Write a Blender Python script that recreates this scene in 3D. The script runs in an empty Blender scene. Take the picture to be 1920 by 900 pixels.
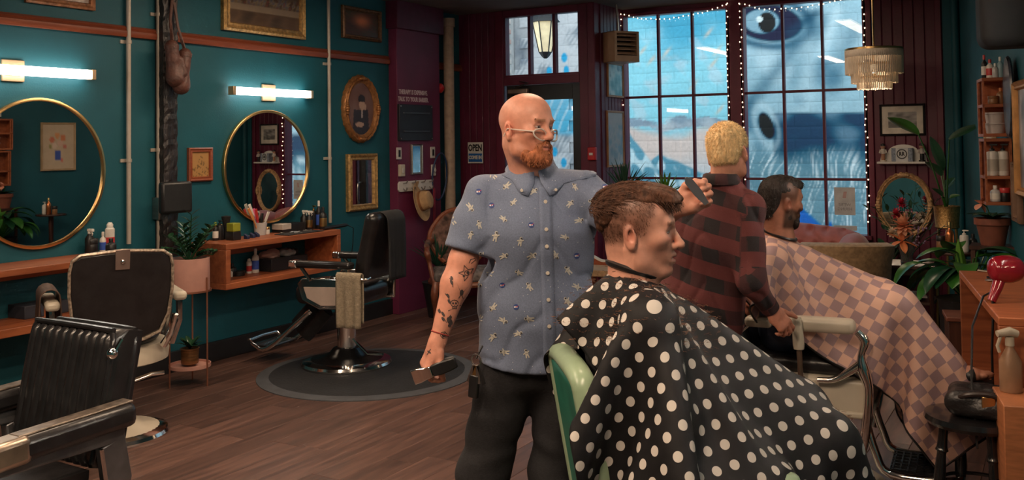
import bpy, bmesh, math, random
import numpy as np
from mathutils import Vector, Matrix, Euler
from mathutils.bvhtree import BVHTree
random.seed(7); np.random.seed(7)
scene = bpy.context.scene
COL = scene.collection
PI = math.pi
# ------------------------------------------------------------------ camera
CAM = np.array([0, 0, 1.64]); F = 1800.; YAW = math.radians(30); PIT = math.radians(1.9); ROL = math.radians(.8)
PPX, PPY = 960, 207
fw = np.array([-math.sin(YAW)*math.cos(PIT), math.cos(YAW)*math.cos(PIT), math.sin(PIT)])
r0 = np.array([math.cos(YAW), math.sin(YAW), 0]); u0 = np.cross(r0, fw)
rt = r0*math.cos(ROL)-u0*math.sin(ROL); up = u0*math.cos(ROL)+r0*math.sin(ROL)
cd = bpy.data.cameras.new('camera'); cam = bpy.data.objects.new('camera', cd); COL.objects.link(cam)
cd.sensor_width = 36; cd.lens = 36*F/1920; cd.shift_y = -(450-PPY)/1920; cd.clip_start = .05
m = Matrix.Identity(4)
for i in range(3):
    m[i][0] = rt[i]; m[i][1] = up[i]; m[i][2] = -fw[i]; m[i][3] = CAM[i]
cam.matrix_world = m
scene.camera = cam
def ray(px, py): return fw+rt*(px-PPX)/F-up*(py-PPY)/F
def W(px, py, ax, v):            # point where a sight line meets the plane axis = v
    d = ray(px, py); return CAM+d*((v-CAM[ax])/d[ax])
def D(px, py, dep): return CAM+ray(px, py)*dep
# ------------------------------------------------------------------ sky, exposure
wd = bpy.data.worlds.new('world'); scene.world = wd; wd.use_nodes = True
bg = wd.node_tree.nodes['Background']; bg.inputs[0].default_value = (.86, .94, 1, 1); bg.inputs[1].default_value = 2.2
vs = scene.view_settings
vs.view_transform = 'Standard'; vs.look = 'None'; vs.gamma = 1; vs.use_curve_mapping = False; vs.exposure = 0.0
# ceiling lamps: warm linear fixtures (their bodies follow in the ceiling section)
LAMPS = [  # centre x, y, length along y, watts
    (-2.7, .9, 1.5, 60), (-.9, 1.0, 1.5, 56), (-3.3, 2.6, 1.5, 28), (-2.0, 4.1, 1.5, 30), (-4.4, 5.2, 1.5, 24), (-2.1, 7.2, 1.5, 5)]
LAMPZ = 2.96
WARM = (1, .74, .52)
for i, (x, y, l, w) in enumerate(LAMPS):
    ld = bpy.data.lights.new('ceiling_lamp_light', 'AREA'); ld.shape = 'RECTANGLE'; ld.size = .16; ld.size_y = l
    ld.energy = w; ld.color = WARM
    lo = bpy.data.objects.new('ceiling_lamp_light', ld); lo.location = (x, y, LAMPZ-.035); COL.objects.link(lo)
# ------------------------------------------------------------------ materials
MATS = {}
def M(name, col, rough=.5, metal=0, var=.15, vscale=12, bump=0, bscale=60, stretch=None, emit=0, ecol=None, coat=0, attr=None, spec=None, sheen=0, trans=0, world=False):
    if name in MATS: return MATS[name]
    mt = bpy.data.materials.new(name); mt.use_nodes = True; nt = mt.node_tree; N = nt.nodes; L = nt.links
    b = N['Principled BSDF']; b.inputs['Roughness'].default_value = rough; b.inputs['Metallic'].default_value = metal
    if spec is not None: b.inputs['Specular IOR Level'].default_value = spec
    if coat: b.inputs['Coat Weight'].default_value = coat; b.inputs['Coat Roughness'].default_value = .12
    if sheen: b.inputs['Sheen Weight'].default_value = sheen; b.inputs['Sheen Roughness'].default_value = .4
    if trans: b.inputs['Transmission Weight'].default_value = trans
    if emit:
        b.inputs['Emission Color'].default_value = (*(ecol or col), 1); b.inputs['Emission Strength'].default_value = emit
    tc = N.new('ShaderNodeTexCoord'); mp = N.new('ShaderNodeMapping')
    if world:
        g = N.new('ShaderNodeNewGeometry'); L.new(g.outputs['Position'], mp.inputs[0])
    else: L.new(tc.outputs['Object'], mp.inputs[0])
    if stretch: mp.inputs['Scale'].default_value = stretch
    nz = N.new('ShaderNodeTexNoise'); nz.inputs['Scale'].default_value = vscale; nz.inputs['Detail'].default_value = 4
    L.new(mp.outputs[0], nz.inputs['Vector'])
    rp = N.new('ShaderNodeValToRGB'); rp.color_ramp.elements[0].position = .3; rp.color_ramp.elements[1].position = .7
    rp.color_ramp.elements[0].color = (1-var,)*3+(1,); rp.color_ramp.elements[1].color = (1+var,)*3+(1,)
    L.new(nz.outputs[0], rp.inputs[0])
    mx = N.new('ShaderNodeMix'); mx.data_type = 'RGBA'; mx.blend_type = 'MULTIPLY'; mx.inputs[0].default_value = 1
    if attr:
        at = N.new('ShaderNodeAttribute'); at.attribute_name = attr; L.new(at.outputs[0], mx.inputs[6])
    else: mx.inputs[6].default_value = (*col, 1)
    L.new(rp.outputs[0], mx.inputs[7]); L.new(mx.outputs[2], b.inputs['Base Color'])
    if bump:
        n2 = N.new('ShaderNodeTexNoise'); n2.inputs['Scale'].default_value = bscale; n2.inputs['Detail'].default_value = 3
        L.new(mp.outputs[0], n2.inputs['Vector'])
        bp = N.new('ShaderNodeBump'); bp.inputs['Strength'].default_value = bump; bp.inputs['Distance'].default_value = .01
        L.new(n2.outputs[0], bp.inputs['Height']); L.new(bp.outputs[0], b.inputs['Normal'])
    MATS[name] = mt; return mt
def nodes(mt): return mt.node_tree.nodes, mt.node_tree.links, mt.node_tree.nodes['Principled BSDF']
def basecol_link(mt, sock):
    N, L, b = nodes(mt)
    for l in list(b.inputs['Base Color'].links): L.remove(l)
    L.new(sock, b.inputs['Base Color'])
# ------------------------------------------------------------------ mesh building
def arr(x): return np.asarray(x, float)
def rotm(rx=0, ry=0, rz=0): return np.array(Euler((rx, ry, rz)).to_matrix())
def unit(v): v = arr(v); return v/np.linalg.norm(v)
def frame(z, xh=(0, 0, 1)):      # columns x, y, z with z along the given axis
    z = unit(z); xh = arr(xh)
    if abs(z@unit(xh)) > .98: xh = np.array([1., 0, 0])
    y = unit(np.cross(z, xh)); x = np.cross(y, z); return np.stack([x, y, z], 1)
class MB:
    def __init__(s): s.v = []; s.f = []; s.mi = []; s.n = 0; s.cur = 0; s.T = None; s.col = None; s.vc = []
    def add(s, v, f):
        v = arr(v).reshape(-1, 3)
        if s.T is not None: v = v@s.T[0].T+s.T[1]
        s.v.append(v); s.f += [tuple(int(i)+s.n for i in q) for q in f]; s.mi += [s.cur]*len(f); s.n += len(v)
        s.vc.append(np.tile(arr(s.col if s.col is not None else (1, 1, 1)), (len(v), 1)))
        return s
    def box(s, c, sz, R=None):
        h = arr(sz)/2; v = arr([(x, y, z) for x in (-1, 1) for y in (-1, 1) for z in (-1, 1)])*h
        if R is not None: v = v@arr(R).T
        return s.add(v+arr(c), [(0, 1, 3, 2), (4, 6, 7, 5), (0, 4, 5, 1), (2, 3, 7, 6), (0, 2, 6, 4), (1, 5, 7, 3)])
    def bx(s, x0, x1, y0, y1, z0, z1): return s.box(((x0+x1)/2, (y0+y1)/2, (z0+z1)/2), (abs(x1-x0), abs(y1-y0), abs(z1-z0)))
    def loft(s, rings, cap=True, closed=True):
        n = len(rings[0]); v = np.concatenate([arr(r) for r in rings]); f = []
        for i in range(len(rings)-1):
            for j in range(n if closed else n-1):
                k = (j+1) % n; f.append((i*n+j, i*n+k, (i+1)*n+k, (i+1)*n+j))
        if cap and closed: f.append(tuple(range(n))[::-1]); f.append(tuple(range((len(rings)-1)*n, len(rings)*n)))
        return s.add(v, f)
    def tube(s, pts, r, n=8, cap=True, sq=1, xh=(0, 0, 1), loop=False):
        pts = arr(pts); m_ = len(pts); r = np.broadcast_to(arr(r), (m_,))
        if n >= 8 and 4 <= m_ <= 12 and not loop:          # run the bend through a smooth curve
            q = np.linspace(0, m_-1, (m_-1)*4+1); Q = np.c_[pts, r]; E_ = np.concatenate([[2*Q[0]-Q[1]], Q, [2*Q[-1]-Q[-2]]]); i = np.minimum(q.astype(int), m_-2); t = (q-i)[:, None]; a, b, c, d = E_[i], E_[i+1], E_[i+2], E_[i+3]
            Q = .5*(2*b+(c-a)*t+(2*a-5*b+4*c-d)*t*t+(3*b-a-3*c+d)*t**3); pts, r = Q[:, :3], Q[:, 3]; m_ = len(pts)
        rings = []; a = np.arange(n)*2*PI/n
        x = None
        for i in range(m_):
            if loop: t = unit(pts[(i+1) % m_]-pts[i-1])
            else: t = unit(pts[min(i+1, m_-1)]-pts[max(i-1, 0)])
            if x is None: x = frame(t, xh)[:, 0]
            x = unit(x-t*(x@t)); y = np.cross(t, x)
            rings.append(pts[i]+r[i]*(np.cos(a)[:, None]*x+np.sin(a)[:, None]*y*sq))
        if loop: rings.append(rings[0]); cap = False
        return s.loft(rings, cap)
    def lathe(s, prof, n=24, at=(0, 0, 0), R=None, sx=1, sy=1, cap=True):
        a = np.arange(n)*2*PI/n; rings = []
        for r, z in prof:
            p = np.stack([r*np.cos(a)*sx, r*np.sin(a)*sy, np.full(n, z)], 1)
            if R is not None: p = p@arr(R).T
            rings.append(p+arr(at))
        return s.loft(rings, cap)
    def cyl(s, a, b, r, n=16, r2=None): return s.tube([a, b], [r, r if r2 is None else r2], n)
    def ell(s, c, r, n=14, m_=9, R=None):
        r = arr(np.broadcast_to(arr(r), (3,))); ph = np.linspace(.04, PI-.04, m_); prof = []
        a = np.arange(n)*2*PI/n; rings = []
        for p in ph:
            q = np.stack([np.sin(p)*np.cos(a)*r[0], np.sin(p)*np.sin(a)*r[1], np.full(n, -np.cos(p)*r[2])], 1)
            if R is not None: q = q@arr(R).T
            rings.append(q+arr(c))
        return s.loft(rings)
    def prism(s, poly, d, R=None, at=(0, 0, 0)):   # polygon in local xy, extruded along local z from 0 to d
        p = arr(poly); n = len(p); v = np.concatenate([np.c_[p, np.zeros(n)], np.c_[p, np.full(n, d)]])
        if R is not None: v = v@arr(R).T
        f = [tuple(range(n))[::-1], tuple(range(n, 2*n))]+[(i, (i+1) % n, n+(i+1) % n, n+i) for i in range(n)]
        return s.add(v+arr(at), f)
    def grid(s, P, wrapu=False):
        P = arr(P); h, w = P.shape[:2]; f = []
        for i in range(h-1):
            for j in range(w if wrapu else w-1):
                k = (j+1) % w; f.append((i*w+j, i*w+k, (i+1)*w+k, (i+1)*w+j))
        return s.add(P.reshape(-1, 3), f)
    def frame_rect(s, w, h, fw_, prof, R, at):      # mitred picture frame: prof = [(inset, height)], local xy plane, z out
        rings = []
        for ins, z in prof:
            x, y = w/2-ins*fw_, h/2-ins*fw_
            p = arr([(-x, -y, z), (x, -y, z), (x, y, z), (-x, y, z)]); rings.append(p@arr(R).T+arr(at))
        return s.loft(rings, cap=False)
    def bounds(s):
        v = np.concatenate(s.v); return v.min(0), v.max(0)
    def build(s, name, mat=None, parent=None, bevel=0, sub=0, world=False, flat=False, solid=0, ang=40, orig=None, vcol=False):
        v = np.concatenate(s.v)
        loc = np.zeros(3)
        if parent is None:
            lo, hi = v.min(0), v.max(0)
            loc = arr(orig) if orig is not None else np.array([(lo[0]+hi[0])/2, (lo[1]+hi[1])/2, lo[2]]); v = v-loc
        elif world: v = v-rootloc(parent)
        me = bpy.data.meshes.new(name); me.from_pydata(v.tolist(), [], s.f); me.validate(verbose=False)
        for mm in (mat if isinstance(mat, (list, tuple)) else [mat]):
            if mm: me.materials.append(mm)
        if len(me.polygons) == len(s.mi): me.polygons.foreach_set('material_index', s.mi)
        if vcol: setcol(me, np.concatenate(s.vc))
        return obj(name, me, parent, loc, bevel, sub, flat, solid, ang)
def rootloc(p):
    l = np.zeros(3)
    while p is not None: l = l+arr(p.location); p = p.parent
    return l
def setcol(me, c, name='Col'):
    a = me.color_attributes.new(name, 'FLOAT_COLOR', 'POINT')
    c4 = np.ones((len(me.vertices), 4), np.float32); c4[:, :3] = c; a.data.foreach_set('color', c4.ravel())
def obj(name, me, parent=None, loc=(0, 0, 0), bevel=0, sub=0, flat=False, solid=0, ang=40):
    if not flat:
        me.shade_smooth()
        if not sub: me.set_sharp_from_angle(angle=math.radians(ang))
    o = bpy.data.objects.new(name, me); COL.objects.link(o); o.parent = parent; o.location = [float(q) for q in loc]
    if solid: md = o.modifiers.new('s', 'SOLIDIFY'); md.thickness = solid; md.offset = 0
    if sub: md = o.modifiers.new('d', 'SUBSURF'); md.levels = md.render_levels = sub
    if bevel:
        md = o.modifiers.new('b', 'BEVEL'); md.width = bevel; md.segments = 2; md.limit_method = 'ANGLE'; md.angle_limit = math.radians(50)
    return o
def tag(o, label=None, cat=None, group=None, kind=None):
    if label: o['label'] = label
    if cat: o['category'] = cat
    if group: o['group'] = group
    if kind: o['kind'] = kind
    return o
def thing(name, label, cat, loc=(0, 0, 0), rz=0, group=None):
    o = bpy.data.objects.new(name, None); COL.objects.link(o); o.location = [float(q) for q in loc]; o.rotation_euler = (0, 0, rz)
    o.empty_display_size = .1
    return tag(o, label, cat, group)
def copy_tree(o, parent=None):
    c = o.copy(); COL.objects.link(c); c.parent = parent
    for ch in o.children: copy_tree(ch, c)
    return c
def text_mesh(txt, size, R, at, depth=.001, align='CENTER', bold=0, xs=1):
    cu = bpy.data.curves.new('lettering', 'FONT'); cu.body = txt; cu.size = size; cu.align_x = align; cu.align_y = 'CENTER'; cu.extrude = depth/2; cu.offset = bold; cu.resolution_u = 2
    o = bpy.data.objects.new('lettering', cu); COL.objects.link(o)
    bpy.context.view_layer.update()
    me = bpy.data.meshes.new_from_object(o.evaluated_get(bpy.context.evaluated_depsgraph_get()))
    bpy.data.objects.remove(o)
    v = arr([q.co for q in me.vertices]); v[:, 0] *= xs; f = [tuple(p.vertices) for p in me.polygons]
    bpy.data.meshes.remove(me)
    return v@arr(R).T+arr(at), f
# wall frames: columns = right (as seen), up, outwards
RL = np.array([[0, 0, 1], [1, 0, 0], [0, 1, 0]], float)      # on the left wall (faces +x): right = +y
RB = np.array([[1, 0, 0], [0, 0, -1], [0, 1, 0]], float)     # on walls that face -y: right = +x
# ------------------------------------------------------------------ implicit surfaces
def smin(a, b, k):
    h = np.clip(.5+.5*(b-a)/k, 0, 1); return b*(1-h)+a*h-k*h*(1-h)
class S:
    def __init__(s): s.p = []; s.post = []; s.R = np.eye(3); s.c = np.zeros(3)
    def at(s, c=(0, 0, 0), R=None): s.c = arr(c); s.R = np.eye(3) if R is None else arr(R); return s
    def w(s, p): return s.R@arr(p)+s.c
    def _add(s, fn, k, sub, lo, hi): s.p.append((fn, k, sub, lo, hi)); return s
    def cone(s, a, b, ra, rb, k=.02, sub=False):
        a, b = s.w(a), s.w(b); ab = b-a; l2 = ab@ab
        def fn(P):
            q = P-a; t = np.clip(q@ab/l2, 0, 1); return np.linalg.norm(q-t[:, None]*ab, axis=1)-(ra+(rb-ra)*t)
        r = max(ra, rb); return s._add(fn, k, sub, np.minimum(a, b)-r, np.maximum(a, b)+r)
    def chain(s, pts, rs, k=.02):
        for i in range(len(pts)-1): s.cone(pts[i], pts[i+1], rs[i], rs[i+1], k)
        return s
    def ell(s, c, r, R=None, k=.02, sub=False):
        c = s.w(c); r = arr(np.broadcast_to(arr(r), (3,))); RR = s.R if R is None else s.R@arr(R)
        def fn(P):
            q = (P-c)@RR; k0 = np.linalg.norm(q/r, axis=1); k1 = np.linalg.norm(q/r**2, axis=1)+1e-9; return k0*(k0-1)/k1
        m_ = r.max(); return s._add(fn, k, sub, c-m_, c+m_)
    def econe(s, a, b, ra, rb, k=.02, xh=(1, 0, 0), sub=False):
        # tapering elliptic segment; ra, rb = (half width across xh side axis, half depth along xh)
        a, b = s.w(a), s.w(b); Fm = frame(b-a, s.R@arr(xh)); L_ = np.linalg.norm(b-a); ra, rb = arr(ra), arr(rb)
        def fn(P):
            q = (P-a)@Fm; t = np.clip(q[:, 2]/L_, 0, 1); r = ra[None]+(rb-ra)[None]*t[:, None]
            z = np.where(q[:, 2] < 0, q[:, 2], np.maximum(q[:, 2]-L_, 0)); mz = np.minimum(r[:, 0], r[:, 1])
            x = q[:, 0]/r[:, 1]; y = q[:, 1]/r[:, 0]; zz = z/mz
            k0 = np.sqrt(x*x+y*y+zz*zz)+1e-9; k1 = np.sqrt((x/r[:, 1])**2+(y/r[:, 0])**2+(zz/mz)**2)+1e-9
            return k0*(k0-1)/k1
        m_ = max(ra.max(), rb.max()); return s._add(fn, k, sub, np.minimum(a, b)-m_, np.maximum(a, b)+m_)
    def box(s, c, h, rad=.01, R=None, k=.02, sub=False):
        c = s.w(c); h = arr(h)-rad; RR = s.R if R is None else s.R@arr(R)
        def fn(P):
            q = np.abs((P-c)@RR)-h; return np.linalg.norm(np.maximum(q, 0), axis=1)+np.minimum(q.max(1), 0)-rad
        m_ = np.linalg.norm(h)+rad; return s._add(fn, k, sub, c-m_, c+m_)
    def plane(s, c, n, k=.004):           # keep the side the normal points away from
        c = s.w(c); n = s.R@unit(n); s.post.append(('cut', lambda P: (P-c)@n, k)); return s
    def cutfn(s, fn, k=.004): s.post.append(('cut', fn, k)); return s
    def disp(s, fn): s.post.append(('disp', fn, 0)); return s
    def ev(s, P, act=None):
        d = np.full(len(P), 9.)
        for i, (fn, k, sub, _, _) in enumerate(s.p):
            if act is not None and not act[i]: continue
            e = fn(P); d = -smin(-d, e, k) if sub else (smin(d, e, k) if d[0] < 8.9 or d.min() < 8.9 else e)
        for t, fn, k in s.post: d = -smin(-d, -fn(P), k) if t == 'cut' else d+fn(P)
        return d
    def mesh(s, h=.004):
        lo = np.min([q[3] for q in s.p if not q[2]], 0)-.03; hi = np.max([q[4] for q in s.p if not q[2]], 0)+.03
        B = 12; nb = np.ceil((hi-lo)/(B*h)).astype(int); dims = nb*B+1
        G = np.full(dims, 9., np.float32); rad = B*h*.87
        bi = np.stack(np.meshgrid(*[np.arange(n) for n in nb], indexing='ij'), -1).reshape(-1, 3)
        cen = lo+(bi+.5)*B*h
        pd = np.stack([q[0](cen) for q in s.p], 1); tot = s.ev(cen)
        near = np.abs(tot) < rad*1.6+.03
        o = np.stack(np.meshgrid(*[np.arange(B+1)]*3, indexing='ij'), -1).reshape(-1, 3)
        ks = arr([q[1] for q in s.p])
        for i in range(len(bi)):
            a = bi[i]*B; sl = tuple(slice(a[j], a[j]+B+1) for j in range(3))
            if not near[i]:
                if tot[i] < 0: G[sl] = np.minimum(G[sl], -1)
                continue
            act = pd[i] < rad*1.6+ks*1.2+.012
            if not act.any(): continue
            G[sl] = s.ev(lo+(a+o)*h, act).reshape((B+1,)*3)
        return nets(G, lo, h)
def nets(G, lo, h):
    ins = G < 0; n = np.array(G.shape)-1
    c8 = np.zeros(tuple(n), np.uint8)
    for dx in (0, 1):
        for dy in (0, 1):
            for dz in (0, 1): c8 += ins[dx:dx+n[0], dy:dy+n[1], dz:dz+n[2]]
    act = (c8 > 0) & (c8 < 8); idx = np.full(tuple(n), -1, np.int64); cells = np.argwhere(act); idx[act] = np.arange(len(cells))
    acc = np.zeros((len(cells), 3)); cnt = np.zeros(len(cells))
    cor = [(x, y, z) for x in (0, 1) for y in (0, 1) for z in (0, 1)]
    val = {c: G[cells[:, 0]+c[0], cells[:, 1]+c[1], cells[:, 2]+c[2]].astype(float) for c in cor}
    for a in cor:
        for ax in range(3):
            if a[ax]: continue
            b = list(a); b[ax] = 1; b = tuple(b); va, vb = val[a], val[b]; mk = (va < 0) != (vb < 0)
            t = np.where(mk, va/np.where(mk, va-vb, 1), 0); p = np.tile(arr(a), (len(cells), 1)); p[:, ax] += t
            acc[mk] += p[mk]; cnt[mk] += 1
    V = lo+(cells+acc/cnt[:, None])*h; Fs = []
    for ax in range(3):
        sl0 = [slice(1, -1)]*3; sl1 = [slice(1, -1)]*3; sl0[ax] = slice(0, -1); sl1[ax] = slice(1, None)
        a, b = ins[tuple(sl0)], ins[tuple(sl1)]; e = np.argwhere(a != b); fl = a[tuple(e.T)]
        off = np.ones(3, int); off[ax] = 0; e = e+off
        u, v = (ax+1) % 3, (ax+2) % 3
        def g(du, dv):
            q = e.copy(); q[:, u] -= du; q[:, v] -= dv; return idx[q[:, 0], q[:, 1], q[:, 2]]
        Q = np.stack([g(1, 1), g(0, 1), g(0, 0), g(1, 0)], 1); Q[~fl] = Q[~fl][:, ::-1]; Fs.append(Q)
    Fq = np.concatenate(Fs); return V, Fq[(Fq >= 0).all(1)]
def smesh(name, V, Fq, mat, parent=None, orig=None, col=None, uv=None, smooth=2):
    loc = arr(orig) if orig is not None else (rootloc(parent) if parent is not None else np.zeros(3))
    if smooth:                     # a little Laplacian smoothing against grid steps
        E_ = np.concatenate([Fq[:, [0, 1]], Fq[:, [1, 2]], Fq[:, [2, 3]], Fq[:, [3, 0]]]); E_ = np.concatenate([E_, E_[:, ::-1]])
        cn = np.bincount(E_[:, 0], minlength=len(V))
        for _ in range(smooth):
            A = np.stack([np.bincount(E_[:, 0], weights=V[E_[:, 1], j], minlength=len(V)) for j in range(3)], 1)/np.maximum(cn, 1)[:, None]
            V = .5*V+.5*A
    me = bpy.data.meshes.new(name); v = V-loc
    me.vertices.add(len(v)); me.vertices.foreach_set('co', v.astype(np.float32).ravel())
    me.loops.add(4*len(Fq)); me.loops.foreach_set('vertex_index', Fq.astype(np.int32).ravel())
    me.polygons.add(len(Fq)); me.polygons.foreach_set('loop_start', np.arange(0, 4*len(Fq), 4, dtype=np.int32))
    me.update(calc_edges=True); me.validate()
    for mm in (mat if isinstance(mat, (list, tuple)) else [mat]): me.materials.append(mm)
    if col is not None: setcol(me, col(V) if callable(col) else col)
    if uv is not None:
        a = me.attributes.new('cuv', 'FLOAT_VECTOR', 'POINT'); u = uv(V) if callable(uv) else uv
        a.data.foreach_set('vector', u.astype(np.float32).ravel())
    me.shade_smooth()
    o = bpy.data.objects.new(name, me); COL.objects.link(o); o.parent = parent
    if parent is None: o.location = [float(q) for q in loc]
    return o
def fbm(P, sc, seed=0, oct=2):           # cheap smooth pseudo noise, about -1..1
    rs = np.random.RandomState(seed); d = np.zeros(len(P)); a = 1.; t = 0
    for o in range(oct):
        for _ in range(4):
            k = rs.normal(size=3)*sc; d += a*np.sin(P@k+rs.uniform(0, 6.28)); t += a
        sc *= 2; a *= .5
    return d/t*1.8
# ================================================================== the room
XL, YD, XR, YW, ZC = -5.7, 8.74, -4.07, 9.41, 3.03
RP0 = np.array([-.81, YW, 0]); RD = unit((1.56, -8.21, 0)); RN = np.array([RD[1], -RD[0], 0])
RRW = np.stack([RD, (0, 0, 1), RN], 1)                 # right wall frame
def WR(px, py, off=0):
    d = ray(px, py); t = ((RP0-CAM)@RN+off)/(d@RN); return CAM+d*t
def rw(s, off, z): return RP0+RD*s+RN*off+np.array([0, 0, z])   # along the right wall from the far corner
YB = -2.3
RLEN = (YW-YB)/8.21*math.hypot(1.56, 8.21)
teal = M('teal_paint', (.004, .088, .118), .62, var=.1, vscale=3, bump=.12, bscale=90, world=True)
burg = M('burgundy_paint', (.125, .012, .036), .42, var=.14, vscale=5, bump=.1, bscale=50, world=True)
burg2 = M('burgundy_panel', (.105, .011, .033), .45, var=.18, vscale=4, bump=.12, bscale=40, world=True)
plum = M('plum_column_paint', (.15, .02, .062), .5, var=.1, vscale=4, bump=.1, bscale=80, world=True)
ceilm = M('ceiling_plaster', (.11, .085, .075), .85, var=.25, vscale=2.5, bump=.5, bscale=12, world=True)
blackp = M('black_paint', (.012, .012, .014), .5, var=.2)
white = M('white_paint', (.7, .68, .64), .45, var=.06)
cream = M('cream_enamel', (.62, .55, .44), .35, var=.08, vscale=6)
chrome = M('chrome', (.82, .8, .78), .12, 1, var=.05)
steel = M('brushed_steel', (.5, .48, .46), .3, 1, var=.12, stretch=(1, 1, 12))
gold = M('brass', (.72, .46, .19), .28, 1, var=.12)
gilt = M('gilded_wood', (.5, .31, .12), .42, .55, var=.4, vscale=40, bump=.5, bscale=120)
blk = M('black_plastic', (.012, .012, .013), .38, var=.2)
def wood(name, c1, c2, st=(3, .35, 3), sc=9, rough=.45, bump=.15):
    mt = M(name, c1, rough); N, L, b = nodes(mt)
    tc = N.new('ShaderNodeTexCoord'); mp = N.new('ShaderNodeMapping'); mp.inputs['Scale'].default_value = st
    oi = N.new('ShaderNodeObjectInfo'); ad = N.new('ShaderNodeVectorMath'); ad.operation = 'ADD'; sc_ = N.new('ShaderNodeVectorMath'); sc_.operation = 'SCALE'; sc_.inputs[3].default_value = 17
    cb = N.new('ShaderNodeCombineXYZ'); L.new(oi.outputs['Random'], cb.inputs[0]); L.new(oi.outputs['Random'], cb.inputs[2]); L.new(cb.outputs[0], sc_.inputs[0])
    L.new(tc.outputs['Object'], ad.inputs[0]); L.new(sc_.outputs[0], ad.inputs[1]); L.new(ad.outputs[0], mp.inputs[0])
    n1 = N.new('ShaderNodeTexNoise'); n1.inputs['Scale'].default_value = sc; n1.inputs['Detail'].default_value = 6; n1.inputs['Distortion'].default_value = .6; L.new(mp.outputs[0], n1.inputs['Vector'])
    rp = N.new('ShaderNodeValToRGB'); e = rp.color_ramp.elements; e[0].position = .3; e[1].position = .72; e[0].color = (*c2, 1); e[1].color = (*c1, 1); L.new(n1.outputs[0], rp.inputs[0])
    hs = N.new('ShaderNodeHueSaturation'); ma = N.new('ShaderNodeMath'); ma.operation = 'MULTIPLY_ADD'; ma.inputs[1].default_value = .5; ma.inputs[2].default_value = .75
    L.new(oi.outputs['Random'], ma.inputs[0]); L.new(ma.outputs[0], hs.inputs['Value']); L.new(rp.outputs[0], hs.inputs['Color']); basecol_link(mt, hs.outputs[0])
    bp = N.new('ShaderNodeBump'); bp.inputs['Strength'].default_value = bump; bp.inputs['Distance'].default_value = .004; L.new(n1.outputs[0], bp.inputs['Height']); L.new(bp.outputs[0], b.inputs['Normal'])
    return mt
floorw = wood('floor_planks', (.17, .09, .068), (.07, .038, .031), (2.6, .28, 2), 9, .38, .2)
shelfw = wood('oiled_wood', (.42, .13, .05), (.24, .065, .026), (4, .4, 4), 7, .42)
railw = wood('rail_wood', (.33, .085, .036), (.21, .05, .022), (8, .4, 8), 8, .38)
darkw = wood('dark_wood', (.075, .028, .018), (.035, .013, .01), (4, 4, .5), 8, .35)
# ---- floor: each plank a piece
fb = MB().bx(XL-.1, 1.6, YB-.1, YW+.15, -.08, -.012).build('floor', M('plank_joint', (.03, .02, .017), .8)); tag(fb, 'dark brown wood plank floor of the barbershop', 'floor', kind='structure')
PWd, PLn = .182, 1.24
def plank_mesh(ln):
    mb = MB(); h = .012; b = .0022; x, y = PWd/2-.0008, ln/2-.0008
    mb.loft([arr([(-x, -y, -h), (x, -y, -h), (x, y, -h), (-x, y, -h)]), arr([(-x, -y, -b), (x, -y, -b), (x, y, -b), (-x, y, -b)]), arr([(-x+b, -y+b, 0), (x-b, -y+b, 0), (x-b, y-b, 0), (-x+b, y-b, 0)])])
    me = bpy.data.meshes.new('plank'); me.from_pydata(np.concatenate(mb.v).tolist(), [], mb.f); me.materials.append(floorw); return me
pme = plank_mesh(PLn); rest = MB(); ncol = int(6.9/PWd)
fl0 = arr(fb.location); cnt = 0
for i in range(ncol+1):
    x = XL+.02+PWd*(i+.5); off = random.uniform(0, PLn)
    for j in range(-1, 11):
        y = YB+off+PLn*j+PLn/2
        if y-PLn/2 > YW-.05 or y < YB-.5: continue
        sy = 1.
        if y+PLn/2 > YW: e0 = y-PLn/2; sy = (YW-e0)/PLn; y = (YW+e0)/2
        q = np.array([x, y, 0])-CAM; z = q@fw; px, py = PPX+F*(q@rt)/max(z, .1), PPY-F*(q@up)/max(z, .1)
        if z > 1.5 and -150 < px < 2000 and py < 1050 and cnt < 298:
            o = bpy.data.objects.new('plank', pme); COL.objects.link(o); o.parent = fb; o.location = arr((x, y, 0))-fl0; o.scale = (1, sy, 1); cnt += 1
        else:
            b = .002; rest.bx(x-PWd/2+b, x+PWd/2-b, y-PLn*sy/2+b, y+PLn*sy/2-b, -.012, 0)
ro = rest.build('planks_beyond_view', floorw, fb, world=True); ro['kind'] = 'stuff'
# ---- shell
tag(MB().bx(XL-.15, XL, YB, YW+.15, 0, ZC+.05).build('wall_left', teal), 'deep teal painted wall with mirrors and picture rail', 'wall', kind='structure')
tag(MB().bx(XL-.15, 1.8, YB-.15, YB, 0, ZC+.05).build('wall_rear', teal), 'teal wall behind the camera', 'wall', kind='structure')
wr = MB().box((RP0+RD*RLEN/2-RN*.06+np.array([0, 0, ZC/2])), (RLEN+.3, .12, ZC+.05), np.stack([RD, -RN, (0, 0, 1)], 1)).build('wall_right', teal)
tag(wr, 'dark teal wall with wooden box shelves and frames', 'wall', kind='structure')
cl = MB(); cl.bx(XL-.15, 1.8, YB-.15, YD+.12, ZC, ZC+.1); cl.bx(XR-.05, 1.0, YD+.12, YW+.15, ZC, ZC+.1)
tag(cl.build('ceiling', ceilm), 'dark mottled plaster ceiling', 'ceiling', kind='structure')
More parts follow.
